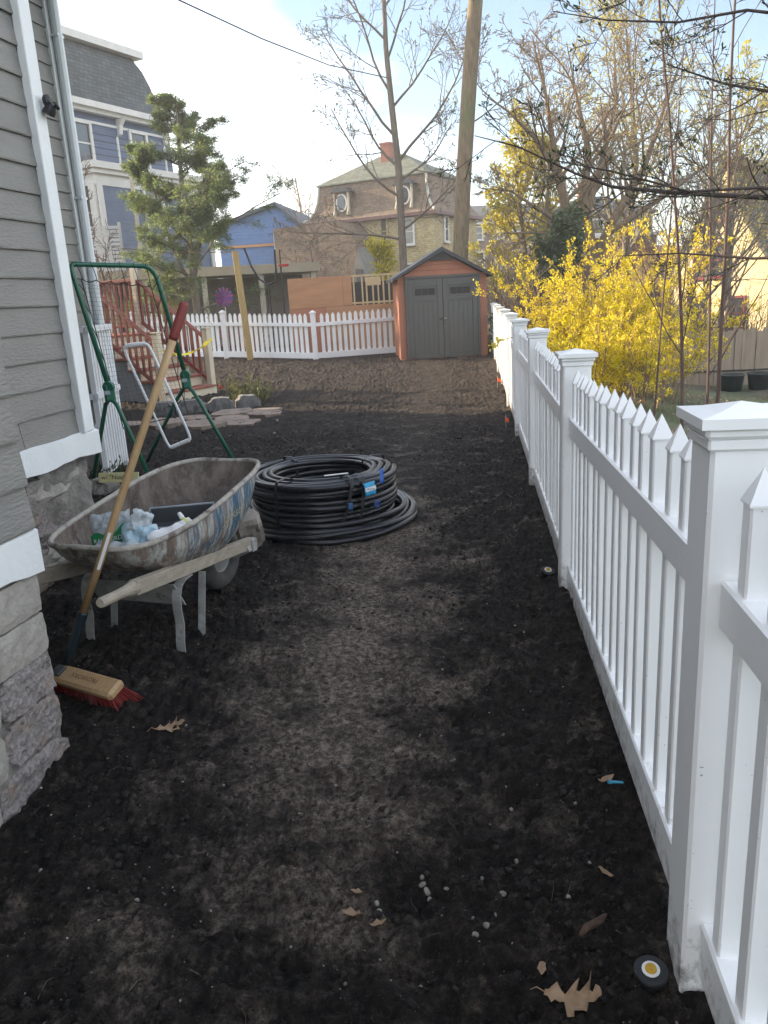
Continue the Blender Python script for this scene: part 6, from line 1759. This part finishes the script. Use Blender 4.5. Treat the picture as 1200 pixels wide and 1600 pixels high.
def tubes_np(paths, sides):
    V, F = [], []; base = 0
    for pts, rad, lev in paths:
        n = sides[min(lev, len(sides) - 1)]; k = len(pts)
        P = np.array([p[:] for p in pts]); T_ = np.gradient(P, axis=0) if k > 2 else np.repeat((P[1:] - P[:1]), 2, 0)
        T_ /= np.linalg.norm(T_, axis=1, keepdims=True) + 1e-9
        ref = np.array([0.0, 0, 1]) if abs(T_[0, 2]) < 0.85 else np.array([1.0, 0, 0])
        A = np.cross(T_, ref); A /= np.linalg.norm(A, axis=1, keepdims=True) + 1e-9
        B = np.cross(T_, A); an = np.arange(n) * 2 * math.pi / n
        ring = P[:, None] + (A[:, None] * np.cos(an)[None, :, None] + B[:, None] * np.sin(an)[None, :, None]) * np.array(rad)[:, None, None]
        V.append(ring.reshape(-1, 3))
        i = np.arange(k - 1)[:, None] * n; j = np.arange(n)[None, :]; j2 = (j + 1) % n
        F.append(np.stack([i + j, i + j2, i + n + j2, i + n + j], 2).reshape(-1, 4) + base); base += k * n
    return np.vstack(V), np.vstack(F)
def leaf_quads(P, size, seed, aspect=0.5, dirs=None, jitter=0.0, updir=0.0):
    """one bent diamond leaf per point"""
    rs = np.random.RandomState(seed); n = len(P)
    P = np.asarray(P, float) + rs.randn(n, 3) * jitter
    D = rs.randn(n, 3) if dirs is None else np.asarray(dirs) + 0.55 * rs.randn(n, 3)
    D[:, 2] += updir
    D /= np.linalg.norm(D, axis=1, keepdims=True) + 1e-9
    S = np.cross(D, rs.randn(n, 3)); S /= np.linalg.norm(S, axis=1, keepdims=True) + 1e-9
    N = np.cross(D, S)
    s = size * (0.6 + 0.8 * rs.rand(n, 1))
    V = np.stack([P, P + D * s * 0.5 + S * s * aspect * 0.5 + N * s * 0.08, P + D * s, P + D * s * 0.5 - S * s * aspect * 0.5 + N * s * 0.08], 1)
    return V.reshape(-1, 3), np.arange(n * 4).reshape(n, 4)
def along_tips(T, per, seed, spread=0.0):
    rs = np.random.RandomState(seed); out, dr = [], []
    for pts, lev in T.tips:
        A = np.array([p[:] for p in pts]); k = len(A) - 1
        if per < 1 and rs.rand() > per: continue
        for _ in range(max(1, int(per * rs.uniform(0.7, 1.3)))):
            f = rs.rand() * k; j = min(int(f), k - 1); out.append(A[j] + (A[j + 1] - A[j]) * (f - j) + rs.randn(3) * spread); dr.append((A[j + 1] - A[j]) / (np.linalg.norm(A[j + 1] - A[j]) + 1e-9))
    return np.array(out), np.array(dr)
def bark(name, col, col2, scale=10):
    return mat(name, col, 0.9, 0.2, scale, col2=col2, bump=0.8, bscale=30, stretch=(2, 2, 0.4))
MT['bark_grey'] = bark('grey_brown_bark', (0.10, 0.08, 0.062), (0.21, 0.17, 0.13))
MT['bark_pale'] = bark('smooth_tan_bark', (0.20, 0.135, 0.075), (0.36, 0.26, 0.15), 5)
MT['bark_dark'] = bark('dark_twig_bark', (0.045, 0.032, 0.028), (0.085, 0.06, 0.05))
MT['bark_red'] = bark('red_brown_stem', (0.085, 0.05, 0.04), (0.15, 0.095, 0.075))
def plant(name, label, cat, base, T, mats, sides=(9, 7, 5, 4, 3), split=1, leaves=None, group=None, crown='crown', trunk='trunk'):
    """leaves: list of (verts, faces, material, part name)"""
    t = thing(name, label, cat, base, 0, group); b = np.array(base)
    lo = [p for p in T.paths if p[2] <= split]; hi = [p for p in T.paths if p[2] > split]
    if lo: V, F = tubes_np(lo, sides); link(trunk, np_mesh(trunk, V - b, F, mats[0], True), t)
    if hi: V, F = tubes_np(hi, sides); link(crown, np_mesh(crown, V - b, F, mats[-1], False), t)
    for V, F, mt, nm in (leaves or []): link(nm, np_mesh(nm, V - b, F, mt, False), t)
    return t

# --- young budding tree behind the shed
rs = random.Random(2)
T = Twigs()
tr = [Vector(p) for p in ((1.0, 24, -0.1), (0.98, 24, 2.4), (0.97, 24, 5.0), (0.86, 24, 6.6), (0.78, 24, 8.0), (0.8, 24.1, 10.0), (0.7, 24, 12.0))]
T.paths.append((tr, [0.135, 0.115, 0.10, 0.085, 0.068, 0.05, 0.025], 0))
PB_ = dict(seg=[5, 7, 5, 4, 3], wander=[.05, .15, .16, .18, .2], up=[.02, .05, .05, .03, .02], taper=.3, rmin=0.0055, levels=4, n=[0, 10, 5, 3, 0], t0=[0, .2, .2, .2, 0], ang=[50, 42, 40, 40, 40], len=[.5, .46, .5, .5, .4], rr=[.5, .5, .55, .6, .6])
limbs = [((0.98, 24, 3.05), (-1, -.1, .12), 3.3, .055), ((0.97, 24, 3.3), (.8, -.4, .35), 2.2, .05), ((0.97, 24, 4.2), (-1, -.3, .38), 3.0, .055), ((0.97, 24, 4.6), (.9, .2, .45), 2.6, .05), ((0.96, 24, 5.0), (-.8, .5, .6), 3.2, .055),
         ((0.96, 24, 5.1), (.75, -.2, .9), 3.6, .06), ((0.9, 24, 5.8), (-.8, -.3, .7), 3.4, .055), ((0.86, 24, 6.5), (.8, .2, .8), 3.2, .05), ((0.84, 24, 6.9), (-.7, .1, .9), 3.4, .05), ((0.8, 24, 7.7), (.6, -.4, 1.0), 3.0, .045), ((0.78, 24, 8.2), (-.7, .3, .8), 2.8, .045), ((0.8, 24, 9), (.7, .2, .8), 2.4, .04), ((0.8, 24, 9.4), (-.6, -.1, .8), 2.2, .035)]
for p, d, L, r in limbs: grow(T, rs, p, d, L, r * .75, 1, PB_)
Pn, Dn = along_tips(T, 1.1, 1, 0.015)
MT['bud'] = leaf_mat('olive_spring_buds', (0.12, 0.12, 0.05), (0.24, 0.24, 0.09), 0.6, 0.3)
V, F = leaf_quads(Pn, 0.075, 1, 0.45, Dn, 0.01, 0.5)
plant('budding_tree', 'slender bare tree with tiny spring buds right behind the shed', 'tree', (1.0, 24, -0.1), T, [MT['bark_grey'], MT['bark_grey']], leaves=[(V, F, MT['bud'], 'buds')])

# --- tall straight trunk
T = Twigs(); rs = random.Random(5)
tk = [Vector(p) for p in ((2.36, 22.0, -0.2), (2.42, 22, 2.4), (2.55, 22, 4.2), (2.78, 22, 6.6), (3.0, 22, 8.6), (3.2, 22, 11), (3.3, 22.1, 14), (3.2, 22.2, 17))]
T.paths.append((tk, [0.25, 0.205, 0.20, 0.19, 0.18, 0.16, 0.12, 0.05], 0))
PT_ = dict(seg=[5, 6, 5, 4], wander=[.05, .12, .16, .2], up=[.02, .02, .03, .0], taper=.3, rmin=0.01, levels=3, n=[0, 7, 5, 0], t0=[0, .25, .2, 0], ang=[50, 45, 45, 40], len=[.5, .45, .45, .4], rr=[.5, .5, .6, .6])
for p, d, L, r in [((3.2, 22, 10.8), (-.8, .3, .5), 4, .08), ((3.25, 22, 11.8), (.8, -.3, .6), 4, .08), ((3.3, 22, 13), (-.4, -.8, .7), 3.5, .07), ((3.3, 22, 14), (.5, .6, .8), 3.5, .06), ((2.98, 21.9, 8.3), (-.55, -.5, .45), 2.2, .035), ((2.7, 22, 5.6), (.8, -.2, .35), 1.6, .022)]: grow(T, rs, p, d, L, r, 1, PT_)
plant('tall_tree', 'tall smooth tan tree trunk leaning slightly right behind the shed', 'tree', (2.36, 22, -0.2), T, [overlay(bark('ridged_brown_bark', (0.10, 0.075, 0.045), (0.23, 0.17, 0.105), 9), (0.12, 0.13, 0.06), 2.5, 0.52, 0.66, stretch=(1, 1, 0.3)), MT['bark_grey']], sides=(18, 7, 5, 3), split=0)

# --- big spreading bare tree on the right
T = Twigs(); rs = random.Random(9)
main = [[((6.75, 24, -0.9), .30), ((6.55, 24, 0.9), .26), ((6.05, 24, 2.6), .22), ((5.72, 24, 3.6), .19), ((5.45, 24, 4.6), .16), ((4.8, 23.8, 5.5), .12), ((4.0, 23.6, 6.2), .08), ((3.3, 23.4, 6.6), .04)],
        [((6.6, 24, 0.6), .24), ((6.55, 24.3, 2.4), .2), ((6.35, 24.5, 3.9), .17), ((6.5, 24.6, 5.2), .13), ((6.1, 24.4, 6.6), .09), ((5.8, 24.4, 8.0), .05)],
        [((6.5, 24.3, 1.9), .17), ((7.1, 24.2, 3.2), .14), ((7.9, 24, 4.5), .11), ((8.4, 24, 6.0), .08), ((9.0, 24, 7.6), .04)],
        [((5.75, 24, 3.5), .13), ((5.3, 23.6, 5.0), .11), ((5.0, 23.3, 6.4), .08), ((4.6, 23.2, 7.9), .04)],
        [((6.4, 24.4, 3.5), .12), ((7.0, 24.9, 5.0), .1), ((7.4, 25, 6.6), .07), ((7.3, 25, 8.2), .035)],
        [((7.0, 24.2, 2.9), .1), ((8.4, 23.6, 3.8), .08), ((9.6, 23.3, 4.6), .05), ((10.6, 23.2, 5.2), .03)],
        [((6.0, 24, 2.9), .08), ((5.0, 23.5, 3.5), .06), ((4.0, 23.2, 4.1), .04), ((3.1, 23.0, 4.2), .025)]]
PS = dict(seg=[5, 6, 5, 4, 3], wander=[.05, .20, .22, .24, .25], up=[0, .05, .03, .0, -.02], taper=.3, rmin=0.007, levels=4, n=[10, 6, 5, 4, 0], t0=[.28, .25, .2, .15, 0], ang=[52, 46, 46, 42, 40], len=[.60, .55, .52, .5, .5], rr=[.5, .55, .6, .6, .6])
for mp in main:
    pts = [Vector(p) for p, r in mp]; rad = [max(.012, r * (1.0 - .09 * i)) for i, (p, r) in enumerate(mp)]; rad[-1] = .010; rad[-2] *= .75
    T.paths.append((pts, rad, 0)); L = sum((b - a).length for a, b in zip(pts[:-1], pts[1:]))
    branch_from(T, rs, pts, rad, L * 0.62, 0, PS)
    grow(T, rs, pts[-2], pts[-1] - pts[-2], L * .3, rad[-2] * .8, 1, PS)
plant('spreading_tree', 'big bare spreading tree with twisting sunlit limbs above the yellow bush', 'tree', (6.75, 24, -0.9), T, [bark('lit_brown_limb_bark', (0.13, 0.09, 0.055), (0.27, 0.19, 0.115), 7), bark('golden_brown_twigs', (0.16, 0.11, 0.06), (0.28, 0.195, 0.105), 7)], sides=(12, 6, 4, 3, 3), split=1)

# --- leafy spring trees behind it
MT['spring_yellow'] = leaf_mat('yellow_green_spring_leaves', (0.38, 0.33, 0.03), (0.58, 0.50, 0.05), 0.6, 0.5)
MT['spring_olive'] = leaf_mat('olive_spring_leaves', (0.34, 0.30, 0.05), (0.50, 0.44, 0.09), 0.6, 0.5)
MT['deep_green'] = leaf_mat('dark_green_leaves', (0.035, 0.06, 0.02), (0.075, 0.105, 0.035), 0.5, 0.25)
def leafy(name, label, base, height, spread, seed, leafmat, per, size, lev=3, trunk_r=.14, n1=16, t0=.3, up=.06, wood='bark_grey', cat='tree', group=None, jitter=.10, ang=45):
    rs_ = random.Random(seed); T_ = Twigs(); b = Vector(base)
    pts = [b + Vector((rs_.uniform(-.1, .1) * i, rs_.uniform(-.1, .1) * i, height * i / 5)) for i in range(6)]; rad = [trunk_r * (1 - .16 * i) for i in range(6)]
    T_.paths.append((pts, rad, 0))
    P = dict(seg=[5, 5, 4, 3], wander=[.05, .16, .2, .25], up=[0, up, up, up], taper=.3, rmin=.008, levels=lev, n=[n1, 6, 5, 0], t0=[t0, .2, .15, 0], ang=[ang, 45, 45, 40], len=[spread / height, .5, .5, .5], rr=[.45, .55, .6, .6])
    branch_from(T_, rs_, pts, rad, height, 0, P)
    lv = []
    if per:
        Pn_, Dn_ = along_tips(T_, per, seed, 0.02); V_, F_ = leaf_quads(Pn_, size, seed, .6, None, jitter, 0.0); lv = [(V_, F_, leafmat, 'foliage')]
    return plant(name, label, cat, base, T_, [MT[wood], MT[wood]], sides=(8, 5, 4, 3), leaves=lv, group=group)
leafy('leafy_tree', 'bright yellow green leafing tree between the far house and the spreading tree', (5.35, 27.5, -0.9), 6.4, 2.2, 31, MT['spring_yellow'], 10, .13, n1=22, t0=.22)
leafy('leafy_tree', 'tall pale olive leafing tree rising behind the spreading tree', (9.0, 29, -1.0), 10.6, 4.8, 33, MT['spring_olive'], 8, .09, n1=26, t0=.2, trunk_r=.2)
leafy('leafy_tree', 'rounded olive gold tree between the spreading tree and the saplings', (11.0, 27, -1.0), 7.6, 3.4, 34, MT['spring_olive'], 4, .09, n1=20, t0=.2, trunk_r=.15)
leafy('leafy_tree', 'thin gold tinged tree left of the spreading trunk above the shed side', (5.9, 26, -0.9), 7.6, 3.0, 36, MT['spring_olive'], 3, .08, n1=16, t0=.35, trunk_r=.12)
leafy('leafy_tree', 'thin olive leafing tree at far right behind the saplings', (13.2, 30, -1.0), 8.0, 3.4, 35, MT['spring_olive'], 3, .15, n1=16, t0=.25)
leafy('dark_shrub', 'dark green evergreen shrub under the bright yellow green tree', (5.3, 23.0, -0.6), 3.6, 1.2, 37, MT['deep_green'], 14, .13, n1=22, t0=.1, cat='shrub', jitter=.13)
# bare trees right of the forsythia
for i, (x, y, h, sp, r, lab) in enumerate([(9.0, 22.5, 6.0, 2.6, .12, 'bare grey tree with forked stems left of the cream house'), (7.6, 21.5, 5.0, 2.4, .09, 'thin bare tree right of the spreading tree above the yellow bush'), (10.6, 24.5, 6.5, 3.0, .11, 'bare tree standing before the ochre house')]):
    leafy('bare_tree', lab, (x, y, float(terrain_z(np.array(x), np.array(y))) - .05), h, sp, 51 + i, None, 0, 0, trunk_r=r, n1=14, t0=.18, wood='bark_grey', ang=38, up=.1)
leafy('bare_shrub', 'leafless twiggy shrub right of the shed beyond the fence', (3.6, 21.5, -0.2), 2.6, 1.5, 61, None, 0, 0, trunk_r=.06, n1=14, t0=.1, cat='shrub', wood='bark_pale')
leafy('bare_shrub', 'bare multi stemmed shrub in front of the brown shingled wing', (-2.0, 33, 0), 4.6, 2.0, 63, None, 0, 0, trunk_r=.07, n1=12, t0=.15, cat='shrub', wood='bark_red', up=.14)
leafy('bare_tree', 'pinkish twiggy tree far behind the bright blue gabled house', (-4.8, 58, 0), 9.6, 4.2, 65, None, 0, 0, trunk_r=.2, n1=24, t0=.25, wood='bark_pale')
leafy('leafy_shrub', 'light green shrub behind the plywood wall at the left of the shed', (0.6, 27, 0), 2.9, 1.0, 67, MT['spring_yellow'], 6, .11, n1=14, t0=.2, trunk_r=.05, cat='shrub')

# --- thicket of brush on the far side of the fence: a mass nobody could count
def thicket(name, label, n, box, h, seed, mt, rmin=.006):
    rs_ = random.Random(seed); T_ = Twigs()
    for _ in range(n):
        x, y = rs_.uniform(box[0], box[1]), rs_.uniform(box[2], box[3]); z = float(terrain_z(np.array(x), np.array(y)))
        P = dict(seg=[5, 4], wander=[.16, .25], up=[.03, .02], taper=.3, rmin=rmin, levels=1, n=[5, 0], t0=[.25, 0], ang=[35, 40], len=[.4, .4], rr=[.6, .6])
        grow(T_, rs_, (x, y, z), (rs_.uniform(-.4, .4), rs_.uniform(-.4, .4), 1), h * rs_.uniform(.5, 1.1), .012, 0, P)
    V_, F_ = tubes_np(T_.paths, (4, 3)); o = link(name, np_mesh(name, V_, F_, mt)); tag(o, label, None, None, 'stuff')
thicket('brush_thicket', 'tangled bare brown brush beyond the fence behind the yellow bush', 420, (3.6, 9.5, 18.8, 21.5), 1.9, 71, MT['bark_red'])
thicket('brush_thicket', 'dim bare undergrowth between the shed and the far tan house', 300, (3.2, 9.0, 24.5, 31), 2.6, 73, MT['bark_grey'])

# --- forsythia
MT['forsythia'] = leaf_mat('forsythia_flowers', (0.60, 0.46, 0.010), (0.80, 0.68, 0.03), 0.6, 0.35, 3.0)
def forsythia(base, n, L, seed, label, per, width):
    rs_ = random.Random(seed); T_ = Twigs()
    P = dict(seg=[7, 5, 4], wander=[.09, .14, .2], up=[-.03, -.01, .0], taper=.3, rmin=.0035, levels=2, n=[9, 3, 0], t0=[.18, .2, 0], ang=[34, 38, 40], len=[.38, .5, .4], rr=[.6, .7, .6])
    for _ in range(n):
        a = rs_.uniform(0, 6.28); s = rs_.random() ** .5
        p = Vector(base) + Vector((math.cos(a) * s * width * .5, math.sin(a) * s * width * .5, 0))
        grow(T_, rs_, p, (math.cos(a) * s * .5, math.sin(a) * s * .5, 1), L * rs_.uniform(.6, 1.1), .012, 0, P)
    Pn_, Dn_ = along_tips(T_, per, seed, .012); V_, F_ = leaf_quads(Pn_, .040, seed, .55, Dn_, .014, 0)
    return plant('forsythia_bush', label, 'bush', base, T_, [MT['bark_pale'], MT['bark_pale']], sides=(5, 4, 3), split=0, leaves=[(V_, F_, MT['forsythia'], 'flowers')], group='forsythia beyond the fence', crown='twigs', trunk='stems')
forsythia((3.65, 13.9, -.25), 30, 2.15, 81, 'tall yellow forsythia nearest the shed beyond the fence', 19, .7)
forsythia((4.15, 13.5, -.35), 32, 2.40, 83, 'largest yellow forsythia in the middle behind the white fence', 19, .8)
forsythia((4.75, 13.2, -.5), 16, 1.75, 85, 'lower sparse yellow forsythia left of the board fence', 15, .7)
forsythia((3.15, 11.3, -.25), 20, 1.35, 87, 'short yellow forsythia close behind the white fence', 17, .7)
forsythia((3.95, 11.6, -.45), 12, 1.25, 89, 'thin low yellow forsythia in front of the pots', 13, .6)
# stray flowering shoot poking through the fence
T = Twigs(); rs = random.Random(3); T.paths.append(([Vector((1.62, 9.1, .98)), Vector((1.45, 8.9, .97)), Vector((1.33, 8.7, .95)), Vector((1.26, 8.55, .93))], [.004, .004, .003, .002], 0)); T.tips.append((T.paths[0][0][1:], 0))
Pn, Dn = along_tips(T, 26, 4, .012); V, F = leaf_quads(Pn, .05, 4, .5, Dn, .02, 0)
plant('flower_sprig', 'stray yellow flowering sprig poking through the white fence', 'sprig', (1.62, 9.1, .98), T, [MT['bark_pale']], split=0, leaves=[(V, F, MT['forsythia'], 'flowers')], trunk='stem')

# --- dark branches reaching in from a tree just outside on the right
T = Twigs(); rs = random.Random(19)
PO_ = dict(seg=[5, 6, 5, 4], wander=[.05, .12, .2, .25], up=[0, .03, .05, .05], taper=.4, rmin=.0024, levels=3, n=[8, 5, 3, 0], t0=[.15, .2, .2, 0], ang=[42, 42, 45, 40], len=[.34, .5, .45, .4], rr=[.5, .6, .65, .6])
BSC = .66
brs = [[((3.55, 5.6, 2.0), .05), ((3.0, 5.5, 1.92), .034), ((2.64, 5.5, 1.985), .027), ((2.01, 5.5, 2.05), .021), ((1.6, 5.45, 2.10), .016), ((1.37, 5.5, 2.2), .012), ((1.0, 5.5, 2.38), .008), ((.72, 5.5, 2.46), .004)],
       [((3.0, 5.5, 1.94), .02), ((2.5, 5.3, 2.03), .016), ((2.0, 5.2, 2.02), .012), ((1.45, 5.0, 2.14), .008), ((1.1, 4.9, 2.2), .004)],
       [((3.7, 5.6, 3.0), .03), ((2.9, 5.6, 3.05), .02), ((2.45, 5.55, 3.1), .014), ((2.0, 5.5, 3.04), .011), ((1.55, 5.45, 3.06), .007), ((1.2, 5.4, 3.11), .004)],
       [((3.7, 5.6, 2.5), .03), ((2.9, 5.7, 2.62), .02), ((2.4, 5.7, 2.72), .012), ((2.0, 5.7, 2.86), .006)],
       [((3.7, 5.6, 3.3), .03), ((2.9, 5.6, 3.4), .02), ((2.3, 5.6, 3.42), .012), ((1.8, 5.6, 3.3), .006)],
       [((3.6, 5.6, 1.6), .03), ((2.9, 6.2, 1.62), .016), ((2.5, 6.6, 1.7), .01), ((2.1, 7.0, 1.72), .005)]]
T.paths.append(([Vector((3.7, 5.6, -.5)), Vector((3.72, 5.6, 1.0)), Vector((3.66, 5.6, 2.2)), Vector((3.7, 5.6, 3.6)), Vector((3.7, 5.6, 5.5))], [.11, .10, .09, .07, .04], 0))
for mp in brs:
    pts = [Vector(p) for p, r in mp]; rad = [r * BSC for p, r in mp]; T.paths.append((pts, rad, 0))
    branch_from(T, rs, pts, rad, 1.7, 0, PO_, .2)
Pn, Dn = along_tips(T, 2.0, 9, .003); V, F = leaf_quads(Pn, .030, 9, .45, Dn, .004, .2)
plant('overhanging_tree', 'dark budding branches reaching in from a tree at the right edge', 'tree', (3.7, 5.6, -.5), T, [MT['bark_dark'], MT['bark_dark']], sides=(8, 5, 4, 3), split=0, leaves=[(V, F, MT['deep_green'], 'buds')], crown='twigs', trunk='branches')
# --- thin saplings on the far side of the fence
PSa = dict(seg=[8, 5, 4], wander=[.035, .12, .2], up=[.02, .08, .05], taper=.3, rmin=.0028, levels=2, n=[11, 3, 0], t0=[.12, .2, 0], ang=[40, 40, 40], len=[.26, .45, .4], rr=[.42, .6, .6])
for i, (x, y, L, r, lab) in enumerate([(3.12, 8.0, 5.2, .020, 'left of two slim dark saplings rising at the right behind the fence'), (3.46, 8.0, 5.4, .023, 'right of two slim dark saplings rising at the right behind the fence'), (3.75, 8.9, 4.6, .018, 'thin whip of a sapling near the right edge'), (3.30, 9.4, 4.2, .014, 'faint thin sapling between the two slim dark saplings')]):
    rs = random.Random(90 + i); T = Twigs(); z = float(terrain_z(np.array(x), np.array(y)))
    grow(T, rs, (x, y, z - .05), (-.03 + .02 * i, 0, 1), L, r, 0, PSa)
    Pn, Dn = along_tips(T, .8, 100 + i, .003); V, F = leaf_quads(Pn, .028, 100 + i, .4, Dn, .004, .2)
    plant('sapling', lab, 'sapling', (x, y, z - .05), T, [MT['bark_red'], MT['bark_red']], sides=(7, 4, 3), split=0, leaves=[(V, F, MT['deep_green'], 'buds')], group='saplings behind the fence', crown='twigs', trunk='stem')

# --- feathery evergreen behind the back fence
T = Twigs(); rs = random.Random(44)
EB = Vector((-5.0, 23.2, 0.1))
MT['evergreen'] = leaf_mat('evergreen_sprays', (0.085, 0.14, 0.05), (0.18, 0.245, 0.09), 0.55, 0.55, 2.5)
MT['evergreen_tip'] = leaf_mat('evergreen_young_tips', (0.20, 0.24, 0.075), (0.32, 0.35, 0.11), 0.55, 0.55, 2.5)
leaders = [[(-5.0, 23.2, .1), (-4.98, 23.2, 1.6), (-4.95, 23.2, 3.2), (-5.0, 23.2, 4.8), (-4.95, 23.2, 6.0), (-4.9, 23.2, 6.95)], [(-4.97, 23.2, 2.2), (-4.6, 23.1, 3.4), (-4.4, 23.0, 4.6), (-4.15, 23, 5.75)], [(-4.97, 23.2, 1.8), (-5.5, 23.3, 3.2), (-5.8, 23.3, 4.6), (-6.0, 23.3, 5.7)]]
PE = dict(seg=[4, 6, 5, 3], wander=[.05, .07, .10, .1], up=[0, -.005, -.04, -.06], taper=.25, rmin=.005, levels=3, n=[0, 11, 7, 0], t0=[.15, .12, .1, 0], ang=[60, 50, 45, 40], len=[.5, .30, .40, .4], rr=[.4, .5, .6, .6], flat=.8)
for li, ld in enumerate(leaders):
    pts = [Vector(p) for p in ld]; k = len(pts); rad = [(.13 if li == 0 else .06) * (1 - .85 * i / (k - 1)) for i in range(k)]; T.paths.append((pts, rad, 0))
    H = 31 if li == 0 else 14
    for i in range(H):
        t = .14 + .84 * (i + rs.random()) / H if li == 0 else .25 + .73 * (i + rs.random()) / H
        f = t * (k - 1); j = min(int(f), k - 2); q = pts[j].lerp(pts[j + 1], f - j)
        a = rs.uniform(0, 6.28); L = (2.9 * (1 - t) ** .8 + .3) * rs.uniform(.65, 1.15) if li == 0 else (1.2 * (1 - t) + .3) * rs.uniform(.7, 1.1)
        if math.cos(a) > .2 and t < .6: L *= 1.3
        grow(T, rs, q, (math.cos(a), math.sin(a), .42 if t > .25 else .12), L, .03, 1, PE)
Pn, Dn = along_tips(T, 19, 7, .02); V, F = leaf_quads(Pn, .085, 7, .17, Dn, .045, -.12)
Pt, Dt = along_tips(T, 5, 8, .012); V2, F2 = leaf_quads(Pt, .10, 8, .18, Dt, .055, -.05)
plant('evergreen_tree', 'feathery green conifer standing behind the back fence at left', 'tree', tuple(EB), T, [MT['bark_grey'], MT['bark_grey']], sides=(8, 5, 3, 3), split=0, leaves=[(V, F, MT['evergreen'], 'needles'), (V2, F2, MT['evergreen_tip'], 'young_tips')], crown='boughs')
# bare vine-like shrub left of the evergreen, against the bay
leafy('bare_shrub', 'bare twiggy shrub in front of the bay of the tall blue house', (-7.9, 24.4, 0), 5.0, 1.6, 95, None, 0, 0, trunk_r=.05, n1=14, t0=.2, cat='shrub', wood='bark_red', up=.1)
# --- weed clump by the edging stones
def clump(name, label, base, n, h, w, seed, mt, cat='plant'):
    rs_ = random.Random(seed); T_ = Twigs()
    for _ in range(n):
        a = rs_.uniform(0, 6.28); s = rs_.random() ** .6
        P = dict(seg=[4], wander=[.12], up=[.0], taper=.3, rmin=.002, levels=0, n=[0], t0=[0], ang=[30], len=[.3], rr=[.5])
        grow(T_, rs_, Vector(base) + Vector((math.cos(a) * s * w, math.sin(a) * s * w * .7, 0)), (math.cos(a) * s * .8, math.sin(a) * s * .8, 1), h * rs_.uniform(.5, 1.1), .004, 0, P)
    Pn_, Dn_ = along_tips(T_, 9, seed, .01); V_, F_ = leaf_quads(Pn_, .05, seed, .3, Dn_, .012, .2)
    plant(name, label, cat, base, T_, [mt], sides=(4,), split=0, leaves=[(V_, F_, mt, 'leaves')], trunk='stems')
MT['weed'] = leaf_mat('pale_green_weed', (0.13, 0.14, 0.045), (0.25, 0.25, 0.10), .7, .35, 8.0)
clump('weed_clump', 'pale green weedy clump growing behind the edging stones', (-1.98, 12.3, gz(-1.98, 12.3)), 90, .42, .28, 3, MT['weed'])
clump('weed_clump', 'small green weeds between the house corner and the marked board', (-2.50, 7.0, 0.0), 40, .2, .14, 5, MT['deep_green'])
for (x, y, lab) in ((-3.35, 22.1, 'red and pink flowering plant behind the fence right of the timber post'), (-3.85, 22.2, 'small pinkish plant behind the fence left of the timber post')):
    clump('flowering_plant', lab, (x, y, .1), 50, 1.35, .28, int(x * -10), leaf_mat('crimson_leaves', (.16, .03, .035), (.34, .08, .09), .6, .3))

# --- patchy grass and litter on the neighbouring ground
rg_ = np.random.RandomState(77); n_ = 26000
gy_ = 0.3 + 15 * rg_.rand(n_) ** 1.3; gx_ = fence_x(gy_) + 0.22 + 5.5 * rg_.rand(n_) ** 1.2
k_ = fbm(gx_, gy_, 0.8, 3, 41.0) > -0.12; gx_, gy_ = gx_[k_], gy_[k_]
Pg = np.stack([gx_, gy_, terrain_z(gx_, gy_) - .004], 1); Dg = np.tile(np.array([[0.0, 0, 1.6]]), (len(Pg), 1))
V, F = leaf_quads(Pg, .055, 78, .12, Dg, 0.0, .3)
o = link('grass', np_mesh('grass', V, F, leaf_mat('spring_grass', (0.045, 0.075, 0.02), (0.11, 0.12, 0.045), .7, .3, 3.0))); tag(o, 'short patchy grass beyond the long white fence', None, None, 'stuff')
n_ = 1600; ly_ = 0.4 + 15 * rg_.rand(n_); lx_ = fence_x(ly_) + 0.2 + 5.5 * rg_.rand(n_)
Pl = np.stack([lx_, ly_, terrain_z(lx_, ly_) + .012], 1); Dl = rg_.randn(n_, 3) * np.array([[1, 1, .15]])
V, F = leaf_quads(Pl, .06, 79, .5, Dl, 0.0, 0.0)
o = link('leaf_litter', np_mesh('leaf_litter', V, F, MT['dead_leaf'])); tag(o, 'brown fallen leaves littering the grass beyond the fence', None, None, 'stuff')

# ------------------------------------------------------------------ pale air volume added to imitate lens glare
m = MB(); m.box((0, 50, 9.5), (310, 312, 23.5))
hzm = bpy.data.materials.new('glare_veil_air'); hzm.use_nodes = True
hn, hlk = hzm.node_tree.nodes, hzm.node_tree.links
hn.clear(); ho = hn.new('ShaderNodeOutputMaterial'); hv = hn.new('ShaderNodeVolumePrincipled')
hv.inputs['Color'].default_value = (0.95, 0.96, 1.0, 1); hv.inputs['Density'].default_value = 0.0021; hv.inputs['Anisotropy'].default_value = 0.2
hlk.new(hv.outputs[0], ho.inputs['Volume'])
hzm.cycles.homogeneous_volume = True
hzo = m.build('glare_veil', hzm); hzo['kind'] = 'stuff'; hzo['label'] = 'pale veil filling the air, added to imitate lens glare'
